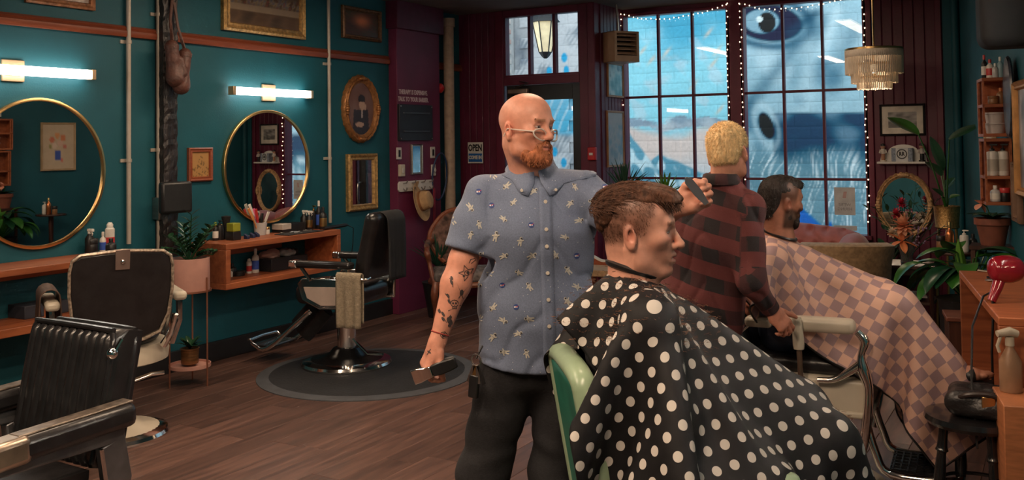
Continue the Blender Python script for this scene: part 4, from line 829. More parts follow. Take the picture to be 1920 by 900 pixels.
# ---- boarded panel: picture, shelf, figurines, oval mirror
wall_art('framed_photograph', 'black framed photograph in wide mount on burgundy boards', 'picture', (-1.30, YW-.013, 1.795), .39, .29, RB, M('black_frame', (.012, .011, .012), .4), .02, photo, .022, matw=.055)
fs = thing('bracket_shelf', 'small white arched bracket shelf on the burgundy boards', 'shelf', (-1.30, YW-.013, 1.395)); MB().bx(-.215, .215, -.11, 0, 0, .02).build('board', white, fs, bevel=.004)
a = np.linspace(0, PI, 14); MB().prism(np.r_[np.stack([.13*np.cos(a), .085+.07*np.sin(a)], 1), [(-.19, .06), (-.2, 0), (.2, 0), (.19, .06)]], .012, RB, (0, 0, .02)).build('arched_back', white, fs)
bxp = (-1.30, YW-.085, 1.416); bx_ = thing('gift_box', 'pale patterned box with round RR emblem on the bracket shelf', 'box', bxp); MB().bx(-.09, .09, -.02, .05, 0, .12).build('body', M('box_pattern', (.22, .26, .33), .6, var=.5, vscale=80), bx_, bevel=.002); MB().bx(-.052, .052, -.023, -.02, 0, .12).build('front_label', M('paper', (0, 0, 0)), bx_)
MB().lathe([(.045, 0), (.045, .002), (.036, .002), (.036, 0)], 28, R=RB, at=(0, -.024, .068), cap=False).build('emblem_ring', Bp, bx_); v, f = text_mesh('RR', .05, RB, (0, -.025, .068), .001, bold=.002, xs=.8); mb = MB(); mb.add(v, f); mb.build('emblem_letters', Bp, bx_)
for dx, lab, body in [(-.165, 'white shirted figurine in dark cap at the shelf left end', (.6, .55, .5)), (.165, 'white shirted figurine with black trousers at the shelf right end', (.5, .45, .42))]:
    g = thing('figurine', lab, 'figurine', (-1.30+dx, YW-.075, 1.416), group='figurines on the bracket shelf'); MB().lathe([(.028, 0), (.028, .012), (.02, .014)], 14).build('base', Bp if dx > 0 else cream, g)
    MB().lathe([(.017, .014), (.019, .04), (.016, .07)], 10).build('legs', Bp if dx > 0 else M('figurine_tan', (.4, .2, .12), .5), g); MB().lathe([(.018, .07), (.024, .1), (.014, .118)], 12).tube([(-.022, 0, .108), (-.03, -.008, .08), (-.018, -.02, .078)], .007, 6).tube([(.022, 0, .108), (.03, -.008, .08), (.018, -.02, .078)], .007, 6).build('torso', M('figurine_white%d' % (dx > 0), body, .5), g)
    MB().ell((0, -.002, .135), (.021, .021, .023)).build('head', M('figurine_skin', (.55, .3, .2), .5), g); MB().lathe([(.022, .143), (.021, .158), (.005, .166)], 12).box((0, -.022, .145), (.03, .025, .004)).build('cap', Bp, g)
oval_frame('oval_mirror', 'ornate oval gilt mirror on the burgundy boards behind the flowers', 'mirror', (-1.30, YW-.013, 1.015), .245, .3, RB, .05, None, M('pale_gilt', (.6, .37, .19), .45, .1, var=.4, vscale=45, bump=.5, bscale=120), orn=34)
# ---- chandelier
cp = D(1640, 168, 8.0); ch = thing('fringe_chandelier', 'three tier cream fringe chandelier hanging from the ceiling', 'chandelier', cp); fr_ = M('fringe_cream', (.8, .7, .58), .6, var=.1, trans=.0); fr_.node_tree.nodes['Principled BSDF'].inputs['Subsurface Weight'].default_value = .0
tiers = [(.225, .125, .325), (.18, .05, .2), (.135, -.0, .09)]
for k, (r, z0, z1) in enumerate(tiers):
    MB().lathe([(r, z1), (r+.006, z1+.003), (r+.006, z1+.018), (r, z1+.021)], 40, cap=False).build('ring', gold, ch); b = MB(); n = int(r*420)
    for i in range(n):
        a = i*2*PI/n; zz = z0+random.uniform(0, .008); b.tube([(r*math.cos(a), r*math.sin(a), z1+.005), (r*math.cos(a), r*math.sin(a), zz)], .0058, 5)
    o = b.build('fringe', fr_, ch); o['kind'] = 'stuff'
MB().lathe([(.228, .27), (.229, .33)], 40, cap=False).build('top_band', fr_, ch, solid=.003)
MB().cyl((0, 0, .1), (0, 0, ZC-cp[2]-.001), .008, 8).build('rod', gold, ch); MB().tube([(-.225, 0, .33), (.225, 0, .33)], .006, 6).tube([(0, -.225, .33), (0, .225, .33)], .006, 6).build('spreader', gold, ch)
MB().ell((0, 0, .18), (.03, .03, .045)).build('bulb', M('bulb_warm', (1, .8, .5), .4, emit=12, ecol=(1, .75, .45)), ch)
ld = bpy.data.lights.new('chandelier_light', 'POINT'); ld.energy = 2.5; ld.color = (1, .78, .55); ld.shadow_soft_size = .05; lo = bpy.data.objects.new('chandelier_light', ld); COL.objects.link(lo); lo.parent = ch; lo.location = (0, 0, .07)
# ---- pink tufted sofa under the windows (back and scroll arm show)
pink = M('pink_velvet', (.42, .13, .12), .55, var=.12, vscale=14, sheen=.5)
sx0, sx1, sy = -3.15, -1.62, 8.85
so = thing('tufted_sofa', 'dusty pink button tufted sofa under the windows', 'sofa', ((sx0+sx1)/2, sy, 0)); wS = (sx1-sx0)/2
def sofa_back():
    nx, nz = 90, 34; xs = np.linspace(-wS+.05, wS-.05, nx); zs = np.linspace(.4, 1, nz); X, T = np.meshgrid(xs, np.linspace(0, 1, nz)); top = .8+.05*np.cos(X/wS*PI*.5)**2-.05*np.exp(-((np.abs(X)-wS)/.12)**2); Z = .38+(top-.38)*T
    tx, tz = .145, .13; u, v = X/tx, (Z-.4)/tz; du = np.abs(((u+.5*(np.round(v) % 2)) % 1)-.5)*2; du2 = np.hypot((((u+.5*(np.round(v) % 2)) % 1)-.5)*tx, (v-np.round(v))*tz)
    dep = -.05*np.exp(-(du2/.03)**2)-.016*np.exp(-((((u+.5) % 1)-.5)/.1)**2)*sst(.8, .95, T)-.014*np.exp(-(np.abs((((u+v)*.5) % 1)-.5)/.09)**2); Y = .16+.12*T-(.05*np.sin(T*PI))-dep*1.1; Y = Y+.06*(T**8)
    P = np.stack([X, Y, Z], -1); Pb = P.copy()[::-1]; Pb[..., 1] = .4; mb = MB(); mb.grid(np.concatenate([P, Pb], 0)); return mb
sofa_back().build('tufted_back', pink, so, ang=80)
bt = MB()
MB().box((0, -.12, .34), (2*wS-.3, .55, .16)).build('seat_cushion', pink, so, bevel=.05); MB().box((0, .05, .18), (2*wS-.1, .6, .16)).build('base', pink, so, bevel=.02)
for sgn in (-1, 1):
    MB().tube([(sgn*(wS-.07), .3, .62), (sgn*(wS-.05), .1, .66), (sgn*(wS-.06), -.15, .6), (sgn*(wS-.08), -.38, .54)], [.12, .13, .12, .1], 16).build('scroll_arm', pink, so); MB().box((sgn*(wS-.09), -.05, .36), (.13, .66, .4)).build('arm_panel', pink, so, bevel=.04)
    for yy in (-.33, .33): MB().lathe([(.02, 0), (.03, .03), (.022, .06), (.035, .11)], 12, at=(sgn*(wS-.1), yy, 0)).build('leg', darkw, so)
for i in range(-4, 5):
    for k in (0, 1):
        x = (i+.5*(k % 2))*.145
        if abs(x) < wS-.12: MB().ell((x, .235+.05*k, .53+.13*k), (.012, .008, .012), 8, 6).build('button', pink, so)
# ---- beige tub chair seen from behind
bei = M('beige_brocade', (.36, .23, .12), .7, var=.3, vscale=30, bump=.3, bscale=70, sheen=.3)
tp = arr((-1.56, 7.95, 0)); tbc = thing('tub_chair', 'beige upholstered tub chair seen from behind', 'armchair', tp, math.radians(20))
def tub(ro, ri, z0, z1, roll):
    n = 40; a = np.linspace(-2.4, 2.4, n)-PI/2; rows = []
    for r, z in [(ri, z0), (ri, z1-.02), (ri+.02, z1+.015), ((ri+ro)/2, z1+.03+roll), (ro+.01, z1+.015), (ro+.005, z1-.03), (ro-.015, z1-.1), (ro-.05, z0)]:
        dz = .06*np.cos((a+PI/2)/2.4*PI/2)*(z > z0+.1); rows.append(np.stack([r*np.cos(a)*1.05, r*np.sin(a), z+dz], 1))
    return MB().grid(rows)
tub(.35, .26, .14, .735, .01).build('curved_back', bei, tbc, ang=70, solid=.004); MB().lathe([(.27, .2), (.28, .3), (.27, .4), (.22, .43), (.01, .435)], 30, at=(0, .02, 0)).build('seat_cushion', bei, tbc); MB().lathe([(.29, .12), (.3, .2), (.27, .21)], 30, at=(0, .02, 0)).build('seat_base', bei, tbc)
for q in range(4): a_ = q*PI/2+PI/4; MB().tube([(.2*math.cos(a_), .2*math.sin(a_), .13), (.22*math.cos(a_), .22*math.sin(a_), 0)], [.022, .014], 8).build('leg', darkw, tbc)
# ---- side table, vase, flowers
vt = W(1700, 494, 2, .6); st = thing('side_table', 'dark wooden two tier side table under the vase', 'table', (vt[0], vt[1]+.05, 0)); MB().box((0, 0, .585), (.46, .42, .03)).build('tabletop', darkw, st, bevel=.006); MB().box((0, 0, .3), (.42, .38, .025)).build('lower_shelf', darkw, st, bevel=.005); MB().box((0, 0, .545), (.4, .36, .05)).build('apron', darkw, st)
for a_ in (-1, 1):
    for b_ in (-1, 1): MB().tube([(a_*.19, b_*.17, .55), (a_*.2, b_*.18, .25), (a_*.195, b_*.175, 0)], [.022, .018, .013], 8).build('leg', darkw, st)
for k in range(3): tag(MB().box((vt[0]-.05+.03*k, vt[1]+.06, .3125+.006+k*.012), (.24, .3, .011), rotm(0, 0, .1*k)).build('magazine', M('magazine_%d' % k, [(.5, .48, .45), (.15, .14, .15), (.4, .38, .36)][k], .5)), ['lowest pale magazine on the side table shelf', 'dark magazine in the middle of the side table stack', 'topmost grey magazine on the side table shelf'][k], 'magazine', 'magazines on the lower shelf')
va = thing('glass_vase', 'clear glass vase of cut flowers on the side table', 'vase', (vt[0], vt[1]+.02, .6)); vg = M('vase_glass', (.8, .82, .8), .06, trans=.9, var=.02)
MB().lathe([(.045, 0), (.05, .01), (.045, .05), (.062, .12), (.055, .17), (.045, .2), (.06, .235), (.055, .235), (.04, .2), (.048, .17), (.055, .12), (.038, .05), (.04, .015)], 24).build('glass', vg, va)
def flower(kind, p, r, col, label, d=(.35, -.8, .5)):
    f = thing('cut_flower', label, 'flower', arr(va.location)+arr((0, 0, .02)), group='flowers in the vase'); hd = arr(p)-arr(f.location); mt = M('petal_%02d%02d%02d' % tuple(int(q*99) for q in col), col, .5, var=.2)
    MB().tube([(random.uniform(-.02, .02), random.uniform(-.02, .02), 0), hd*.45*arr((.5, .5, 1)), hd], .003, 5).build('stem', lg_mid, f)
    Fm = frame(d)
    if kind == 'lily':
        for k in range(6): a_ = k*PI/3; dd = Fm@arr((math.cos(a_), math.sin(a_), .35)); leafmb(hd, dd, r, r*.22, .3, .3, 6).build('petal', mt, f, solid=.0015)
    elif kind == 'sprig':
        b = MB()
        for k in range(14): q = hd+arr((random.gauss(0, r), random.gauss(0, r), random.gauss(0, r))); b.ell(q, .009, 6, 4); 
        o = b.build('blossoms', mt, f); o['kind'] = 'stuff'
    else:
        for ring in range(4):
            for k in range(7+ring*2):
                a_ = k*2*PI/(7+ring*2)+ring*.4; el = .25+.33*(3-ring); dd = Fm@arr((math.cos(a_)*math.cos(el), math.sin(a_)*math.cos(el), math.sin(el))); leafmb(hd, dd, r*(.62+.12*ring), r*.2, -.25, .25, 5).build('petal', mt, f)
for kind, px, py, r, col, lab in [('mum', 1692, 423, .12, (.92, .46, .28), 'large orange chrysanthemum in the vase'), ('lily', 1691, 452, .13, (.88, .3, .12), 'orange lily with pointed petals in the vase'), ('mum', 1690, 381, .055, (.55, .03, .07), 'small red carnation at the top of the bouquet'), ('mum', 1680, 402, .06, (.52, .03, .06), 'red carnation left of the bouquet'), ('mum', 1672, 437, .055, (.8, .66, .5), 'cream rose at the left of the bouquet'), ('sprig', 1722, 433, .03, (.38, .22, .42), 'lilac sprig at the right of the bouquet'), ('sprig', 1705, 398, .035, (.5, .22, .28), 'pale pink sprig high in the bouquet'), ('sprig', 1718, 455, .03, (.45, .3, .45), 'lower lilac sprig in the bouquet')]:
    pp = W(px, py, 1, vt[1]+(-.06 if kind != 'sprig' else 0)); flower(kind, pp, r, col, lab)
gf = thing('bouquet_greenery', 'dark leafy stems and tall spikes among the flowers', 'foliage', arr(va.location)+arr((0, 0, .03)))
for k in range(16):
    dd = unit((random.gauss(0, .5), random.gauss(0, .35), 1)); ln = random.uniform(.3, .62); MB().tube([(0, 0, 0), dd*ln*.5+arr((0, 0, .03)), dd*ln], .0025, 4).build('stem', lg_dark, gf)
    for q in range(3): leafmb(dd*ln*(.55+.2*q), unit(dd+arr((random.gauss(0, .8), random.gauss(0, .8), 0))), .07, .014, .4).build('leaf', lg_dark, gf)
# low dark foliage behind the tub chair
def leafy(name, label, p, n, ln, wid, mat, potprof=None, potmat=None, zs=0, rs=.1, spread=.6, droop=.8, stem=.2, cat='plant', up_=1., seed=1, prof=None):
    rnd = random.Random(seed); t = thing(name, label, cat, p)
    if potprof: pot(t, potprof, potmat, zs, rs)
    for k in range(n):
        a_ = k*2.4+rnd.uniform(-.4, .4); e = rnd.uniform(.35, 1); dd = unit((math.cos(a_)*spread*e, math.sin(a_)*spread*e, up_*(1.25-e*.7))); s0 = arr((rnd.gauss(0, .02), rnd.gauss(0, .02), zs)); st_ = stem*rnd.uniform(.6, 1.1); b0 = s0+dd*st_
        if stem > .03: MB().tube([s0, s0+dd*st_*.5+arr((0, 0, .01)), b0], .004, 5).build('stem', mat, t)
        leafmb(b0, unit(dd+arr((math.cos(a_)*.25, math.sin(a_)*.25, -.1))), ln*rnd.uniform(.75, 1.15), wid*rnd.uniform(.8, 1.15), droop*rnd.uniform(.7, 1.2), prof=prof).build('leaf', mat, t)
    return t
lp_ = W(1655, 470, 1, 9.1); leafy('low_plant', 'dark leafy plant in a pot behind the tub chair', (lp_[0]+.03, 9.12, 0), 22, .16, .03, lg_dark, [(.1, 0), (.14, .45), (.15, .48), (.13, .47)], blackp, .46, .13, .9, .6, .18, seed=3)
# palms near the windows
def palm(name, label, p, zc, n, ln, mat, seed, spread=.8, wid=.011, potm=None, fan=0):
    rnd = random.Random(seed); t = thing(name, label, 'plant', (p[0], p[1], 0)); pot(t, [(.1, 0), (.15, .3), (.16, .33), (.14, .32)], potm or blackp, .31, .13); MB().tube([(0, 0, .3), (.01, 0, zc*.6), (0, 0, zc)], [.02, .016, .014], 8).build('stem', darkw, t)
    for k in range(n):
        a_ = k*2.399; e = rnd.uniform(.15, 1); dd = unit((math.cos(a_)*spread*e, math.sin(a_)*spread*e, 1.15-e*.8)); leafmb((0, 0, zc), dd, ln*rnd.uniform(.8, 1.1), wid, .5*e, .5, 7).build('leaf', mat, t)
    return t
pp = W(1172, 345, 1, 8.5); palm('spiky_palm', 'dark green spiky palm in front of the left window', pp, pp[2]-.12, 44, .36, lg_palm, 4)
pp = W(1248, 352, 1, 9.05); palm('bright_palm', 'bright green palm tip behind the seated client', pp, pp[2]-.1, 26, .26, lg_bright, 6, .7, .013)
pp = W(822, 480, 0, XL+.5); palm('corner_palm', 'grey green palm beside the antique armchair', pp, pp[2]-.12, 40, .34, lg_palm, 8, .9)
# carved settee top with white cloth, seen behind the barber
cs = W(1140, 492, 1, 8.35); se = thing('carved_settee', 'carved wooden settee back with white cloth behind the barber', 'settee', (cs[0]+.1, 8.4, 0)); xs = np.linspace(-.3, .3, 25); tp_ = [(x, cs[2]+.03+.025*math.cos(x*20)) for x in xs]
MB().prism(tp_+[(.3, cs[2]-.1), (-.3, cs[2]-.1)], .03, RB).build('crest_rail', railw, se); MB().prism([(x, z+.012) for x, z in tp_]+[(x, z-.008) for x, z in tp_[::-1]], .036, RB, (0, .003, 0)).build('cloth', white, se)
for x in (-.28, .28): MB().bx(x-.02, x+.02, 0, .035, 0, cs[2]-.05).build('leg', railw, se)
MB().bx(-.3, .3, -.4, .03, .4, .46).build('seat', bei, se, bevel=.01)
for x in (-.28, .28): MB().bx(x-.02, x+.02, -.4, -.36, 0, .4).build('leg', railw, se)
# ================================================================== right wall
def rframe(): return np.stack([RD, RN, (0, 0, 1)], 1)      # local x along wall (towards camera), y out, z up
RF = rframe(); RZ = math.atan2(RD[1], RD[0])
def rthing(name, label, cat, s, off, z, group=None): return thing(name, label, cat, rw(s, off, z), RZ, group)
# local axes of rthing: x towards the camera along the wall, y = -RN?  (rotation about z only): +y points to RN*(-1)
# shelves (open front and open near end)
def cubby(label, s0, s1, zs, dep=.155):
    t = rthing('box_shelf', label, 'shelf', (s0+s1)/2, .005, zs[0]); h = (s1-s0)/2
    for z in zs: MB().bx(-h, h, -dep, 0, z-zs[0]-.008, z-zs[0]+.012).build('shelf_board', shelfw, t, bevel=.002)
    MB().bx(-h, h, -.012, 0, 0, zs[-1]-zs[0]).build('back_board', shelfw, t); MB().bx(-h, -h+.014, -dep, -.012, .012, zs[-1]-zs[0]).build('end_board', shelfw, t)
    MB().bx(-h+.02, -h+.035, -dep, -dep+.012, .012, zs[-1]-zs[0]).build('front_stile', shelfw, t); MB().bx(h-.014, h, -dep, -dep+.012, .012, zs[-1]-zs[0]).build('front_stile', shelfw, t)
    return t
s1 = 2.76; s0 = 2.5
cubby('upper wooden box shelf on the dark right wall', s0, s1, [1.64, 1.825, 1.99]); cubby('lower wooden box shelf with white bottles on the right wall', s0+.02, s1+.02, [1.215, 1.377, 1.61])
def onr(s, off, z): return rw(s, off, z)
for s, o, z, h, r, bd, cp, bnd, kd, lab in [(2.70, 0.046, 2.004, .13, .02, lab_mat((.3, .45, .5)), Wp, None, 'bottle', 'pale blue bottle on top of the upper box shelf'), (2.66, 0.099, 2.004, .12, .022, Wp, Rp, Rp, 'bottle', 'white bottle with red cap on top of the box shelf'), (2.64, 0.129, 2.004, .15, .018, Bp, Rp, Wp, 'bottle', 'dark bottle at the front of the box shelf top'), (2.71, 0.076, 2.004, .09, .018, clear, Wp, None, 'bottle', 'clear short bottle on top of the box shelf'),
        (2.72, 0.049, 1.39, .2, .034, Wp, Bp, M('cream_label', (.5, .45, .38), .6), 'pump', 'white pump bottle nearest the wall on the lower box shelf'), (2.73, 0.110, 1.39, .2, .034, Wp, Bp, M('cream_label', (0, 0, 0)), 'pump', 'white pump bottle at the front of the lower box shelf'), (2.73, 0.099, 1.229, .1, .03, clear, Wp, Wp, 'bottle', 'clear labelled bottle on the bottom shelf'), (2.73, 0.046, 1.229, .085, .028, Bp, Rp, None, 'jar', 'black jar with red lid on the bottom shelf'),
        (2.70, 0.091, 1.839, .05, .03, Ap, Ap, None, 'jar', 'amber jar in the upper box shelf'), (2.68, 0.046, 1.839, .1, .024, Ap, M('orange_cap', (.6, .2, .06), .4), None, 'bottle', 'amber bottle in the upper box shelf')]:
    bottle('bottle', lab, onr(s, o, z), h, r, bd, cp, bnd, kd)
for k in range(2):
    t = thing('tub', ['lower white plastic tub on the box shelf', 'upper white plastic tub stacked on the box shelf'][k], 'tub', onr(2.68, .08, 1.653+.066*k), group='stacked white tubs'); MB().lathe([(.052, 0), (.06, .055), (.066, .056), (.066, .066), (.02, .066)], 20).build('bucket', M('tub_white', (.5, .45, .43), .5), t)
# frames, palette, mirror on the wall nearer the camera
def rart(name, label, cat, s, z, w, h, frm, fwid, art, dep=.03): return wall_art(name, label, cat, rw(s, .002, z), w, h, RRW, frm, fwid, art, dep)
rart('tall_gilt_frame', 'tall gilt picture frame at the right picture edge', 'picture', 3.36, 1.62, .46, .66, M('amber_gilt', (.45, .22, .07), .4, .4, var=.3), .05, photo, .05)
def flowers_art(u, v):
    c = np.tile(arr((.62, .5, .36)), (len(u), 1)); 
    for cx, cy, r, cc in [(.35, .7, .09, (.7, .25, .12)), (.55, .75, .08, (.75, .35, .15)), (.7, .65, .08, (.65, .2, .12)), (.45, .58, .09, (.72, .5, .4)), (.62, .52, .08, (.75, .6, .5)), (.3, .5, .06, (.6, .2, .15)), (.75, .5, .05, (.3, .3, .1)), (.4, .2, .05, (.65, .2, .15))]: c[np.hypot((u-cx)/r, (v-cy)/r/.8) < 1] = cc
    c[(np.abs(u-.52) < .09) & (v > .2) & (v < .42)] = (.06, .12, .45); return c
rart('flower_print', 'framed flower print on the right wall, seen in the left mirror', 'picture', 1.9, 1.665, .43, .6, M('pale_wood_frame', (.5, .36, .22), .5), .025, flowers_art)
def round_r(s, z, r):
    t = thing('round_mirror', 'round brass rimmed mirror on the right wall', 'mirror', rw(s, .002, z), group='round brass mirrors'); MB().lathe([(r-.012, 0), (r-.012, .02)], 48, R=RRW).build('mirror_glass', mirror_m, t); MB().lathe([(r, 0), (r+.006, .004), (r+.006, .03), (r, .034), (r-.016, .02)], 48, R=RRW, cap=False).build('frame', gold, t)
round_r(5.15, 1.5, .45)
for sv, lab in ((5.15, 'lit vanity light over the round mirror on the right wall'), (7.3, 'lit vanity light on the right wall behind the camera')):
    t = thing('vanity_light', lab, 'wall lamp', rw(sv, .0, 2.12), RZ, group='lit vanity lights over the mirrors'); MB().bx(-.075, .075, -.018, 0, -.068, .068).build('backplate', vb, t, bevel=.004); MB().bx(-.48, .48, -.085, -.03, -.03, .03).build('diffuser', glow, t, bevel=.006); MB().bx(-.05, .05, -.03, -.018, -.03, .03).build('mounting_block', vb, t)
    for q in (-1, 1): MB().bx(q*.495-.015, q*.495+.015, -.088, -.028, -.034, .034).build('end_cap', vb, t, bevel=.003)
    ld = bpy.data.lights.new('vanity_light_glow', 'AREA'); ld.shape = 'RECTANGLE'; ld.size = .95; ld.size_y = .06; ld.energy = 25; ld.color = (1, .86, .72); lo = bpy.data.objects.new('vanity_light_glow', ld); COL.objects.link(lo); lo.parent = t; lo.location = (0, -.09, 0); lo.rotation_euler = (PI/2, 0, 0)
pa = thing('painted_board', 'dark oval speckled board leaning on the right wall', 'board', rw(2.96, .03, 1.62)); MB().lathe([(.24, 0), (.25, .01), (.24, .022), (.01, .024)], 40, R=RRW@rotm(0, 0, 0), at=(0, 0, .25), sx=.6).build('panel', M('speckled_dark', (.03, .035, .05), .3, var=.9, vscale=25), pa)
gm = rart('bronze_mirror', 'narrow bronze framed mirror below the oval board', 'mirror', 3.0, 1.30, .22, .36, M('bronze', (.2, .12, .08), .4, .6, var=.3), .035, None, .035)
tv = rthing('hood_dryer', 'black hood shaped hair dryer on an arm at the ceiling corner', 'hair dryer', 4.0, .12, 2.06); sd = S().box((0, -.06, .26), (.13, .14, .24), .06); V, Fq = sd.mesh(.01); o = smesh('hood', V, Fq, M('matte_black', (.005, .005, .006), .75, var=.2), None, (0, 0, 0)); o.parent = tv; MB().tube([(.03, .06, .3), (.03, .1, .5), (.03, .1, ZC-2.06)], .014, 8).build('arm', chrome, tv); MB().tube([(.1, .02, .1), (.12, .04, .02), (.12, .02, .3), (.1, .06, .7)], .006, 6).build('cable', Bp, tv)
# ---- counter
ct = thing('right_counter', 'orange brown wooden counter at the right picture edge', 'counter', rw(4.3, .2, 0), RZ); hl = .73; cdp = .2
MB().bx(-hl, hl, -cdp, cdp, .865, .9).build('counter_top', shelfw, ct, bevel=.004); MB().bx(hl-.04, hl, -cdp+.001, cdp, .35, .865).build('end_panel', shelfw, ct, bevel=.003); MB().bx(-hl, -hl+.04, -cdp+.001, cdp, .35, .865).build('end_panel', shelfw, ct, bevel=.003); MB().bx(-hl+.04, hl-.04, -cdp, cdp, .35, .39).build('lower_shelf', shelfw, ct, bevel=.003); MB().bx(-hl+.04, hl-.04, cdp-.02, cdp, .39, .865).build('back_panel', shelfw, ct)
MB().bx(hl, hl+.3, -cdp-.03, cdp, .28, .62).build('pull_out_cabinet', M('amber_wood', (.42, .15, .06), .45, var=.2, stretch=(1, 1, 6)), ct, bevel=.004)
def onc(px, py, z=.9): return W(px, py, 2, z)
# red hair dryer on its stand at the counter edge
hp_ = onc(1893, 566); hdr = thing('hair_dryer', 'glossy dark red hair dryer standing on the counter', 'hair dryer', hp_); rl = M('cherry_red', (.28, .008, .02), .18, coat=.6, var=.1); ax = -rt*.0
dirx = unit(r0); Fd = frame(dirx)
MB().tube([dirx*q+arr((0, 0, .05)) for q in (-.085, -.075, -.05, 0, .04, .055)], [.02, .045, .058, .062, .052, .04], 22).build('motor_housing', rl, hdr); MB().tube([dirx*.05+arr((0, 0, .05)), dirx*.09+arr((0, 0, .05)), dirx*.17+arr((0, 0, .05))], [.034, .03, .028], 18).build('nozzle', gold, hdr)
MB().tube([dirx*-.035+arr((0, 0, .02)), dirx*-.065+arr((0, 0, -.03))-fw*.02, dirx*-.095+arr((0, 0, -.085))-fw*.03], [.026, .023, .018], 14).build('handle', rl, hdr); MB().tube([dirx*-.09+arr((0, 0, -.075))-fw*.03, dirx*-.1+arr((0, 0, -.15))-fw*.05, dirx*-.11+arr((0, 0, -.3))-fw*.05, dirx*-.105+arr((0, 0, -.48))-fw*.04], .006, 6).build('cord', Bp, hdr)
hdr.location.z += .095
tag(MB().tube([onc(1866, 556)+arr((0, 0, .03)), onc(1845, 562)+arr((-.0, -.03, .02)), onc(1838, 575)+arr((-.03, -.04, -.08)), onc(1835, 590)+arr((-.03, -.05, -.25)), onc(1838, 600)+arr((-.02, -.05, -.5))], .005, 6).build('power_cord', Bp), 'black power cord hanging over the counter edge', 'cord')
t = thing('spray_bottle', 'beige trigger spray bottle at the right picture edge', 'spray bottle', rw(5.1, .37, .621)); MB().lathe([(.04, 0), (.042, .005), (.042, .12), (.016, .17), (.014, .185)], 18).build('body', M('amber_plastic', (.3, .17, .1), .3), t); mb = MB(); lx = -dirx
mb.tube([arr((0, 0, .18)), arr((0, 0, .215))], .017, 12); mb.tube([dirx*.03+arr((0, 0, .225)), arr((0, 0, .235)), lx*.05+arr((0, 0, .228))], [.016, .02, .013], 10); mb.tube([lx*.035+arr((0, 0, .22)), lx*.05+arr((0, 0, .18)), lx*.042+arr((0, 0, .155))], .007, 8); mb.build('trigger_head', M('trigger_beige', (.5, .42, .32), .45), t)
for px0, py0, px1, py1, nm, lab, mt in [(1850, 522, 1912, 523, 'hair_comb', 'long black comb lying on the counter', Bp), (1848, 527, 1875, 526, 'hair_comb', 'short metal comb lying on the counter', steel)]:
    a, b = onc(px0, py0), onc(px1, py1); mid = (a+b)/2; t = thing(nm, lab, 'comb', mid); d_ = (b-a)/2; MB().tube([-d_+arr((0, 0, .006)), d_+arr((0, 0, .006))], .005, 6).build('spine', mt, t); mb = MB(); sd_ = unit(np.cross(d_, (0, 0, 1)))
    for k in range(22): c = -d_+d_*1.2*k/21+arr((0, 0, .005)); mb.tube([c, c+sd_*.022], .0013, 4)
    o = mb.build('teeth', mt, t); o['kind'] = 'stuff'
a = onc(1858, 510); t = thing('paper_slip', 'folded cream paper slip on the counter', 'paper', a); MB().grid([[arr((x*.11, y*.025, .003+.012*max(0, -x)**2)) for x in np.linspace(-.6, .9, 8)] for y in (-1, 1)]).build('sheet', M('paper_cream', (.6, .5, .38), .8), t, solid=.001)
# plug strip, black tray of tools inside the counter
t = rthing('tool_tray', 'black tray with cords on the counter lower shelf', 'tray', 4.75, .25, .39); MB().bx(-.18, .18, -.1, .1, 0, .02).bx(-.18, .18, -.1, -.09, .02, .05).bx(-.18, -.17, -.1, .1, .02, .05).bx(.17, .18, -.1, .1, .02, .05).build('tray_body', Bp, t, bevel=.003)
for k in range(3): MB().tube([arr((.12*math.cos(q)-.02*k, .07*math.sin(q), .03+.02*k+.03*math.sin(q*1.5))) for q in np.linspace(0, 5, 14)], .006, 6).build('cord', Bp, t)
# low dark cabinet
lc = W(1806, 597, 2, .62); t = thing('low_cabinet', 'low dark brown cabinet in front of the leafy plant', 'cabinet', (lc[0], lc[1]+.12, 0), RZ+PI/2); MB().bx(-.1, .1, -.12, .12, .02, .6).build('body', darkw, t, bevel=.004); MB().bx(-.11, .11, -.13, .13, .6, .625).build('top_board', M('cabinet_top', (.16, .05, .03), .5, var=.2), t, bevel=.004); MB().bx(-.11, .11, -.13, .13, 0, .03).build('plinth', blackp, t)
# stool
sp_ = arr((-.36, 4.4, 0)); t = thing('round_stool', 'black turned leg stool at the lower right', 'stool', (sp_[0], sp_[1]+.02, 0)); bs = M('black_lacquer', (.012, .011, .012), .22, coat=.5, var=.2)
MB().lathe([(.165, .45), (.19, .455), (.2, .47), (.195, .49), (.15, .5), (.01, .5)], 32).build('seat', bs, t)
for q in range(4):
    a_ = q*PI/2+.5; c, s_ = math.cos(a_), math.sin(a_); MB().tube([(c*(.13+.05*(1-u)), s_*(.13+.05*(1-u)), .46*u) for u in (0, .1, .25, .28, .32, .5, .72, .75, .8, 1)], [.012, .016, .02, .026, .018, .024, .018, .026, .02, .018], 12).build('leg', bs, t)
MB().tube([(.15*math.cos(a_), .15*math.sin(a_), .2) for a_ in np.linspace(0, 2*PI, 30)[:-1]], .008, 6, loop=True).build('stretcher_ring', bs, t)
sz = arr(t.location)+arr((.03, -.05, .5)); s = S().at(sz); s.box((0, 0, .06), (.13, .1, .055), .04).disp(lambda P: .01*fbm(P, 25, 5)); V, Fq = s.mesh(.008); g = thing('tool_bag', 'black leather bag with buckle on the stool', 'bag', sz); smesh('bag_body', V, Fq, M('black_leather', (.018, .016, .017), .35, bump=.3), g)
MB().box((.03, -.1, .08), (.05, .012, .05), rotm(.2, 0, .2)).build('buckle', gold, g, bevel=.004); MB().tube([(-.12, -.06, .05), (-.05, -.1, .1), (.05, -.11, .11), (.12, -.06, .05)], .01, 8).build('strap', M('bag_strap', (.03, .02, .018), .3), g)
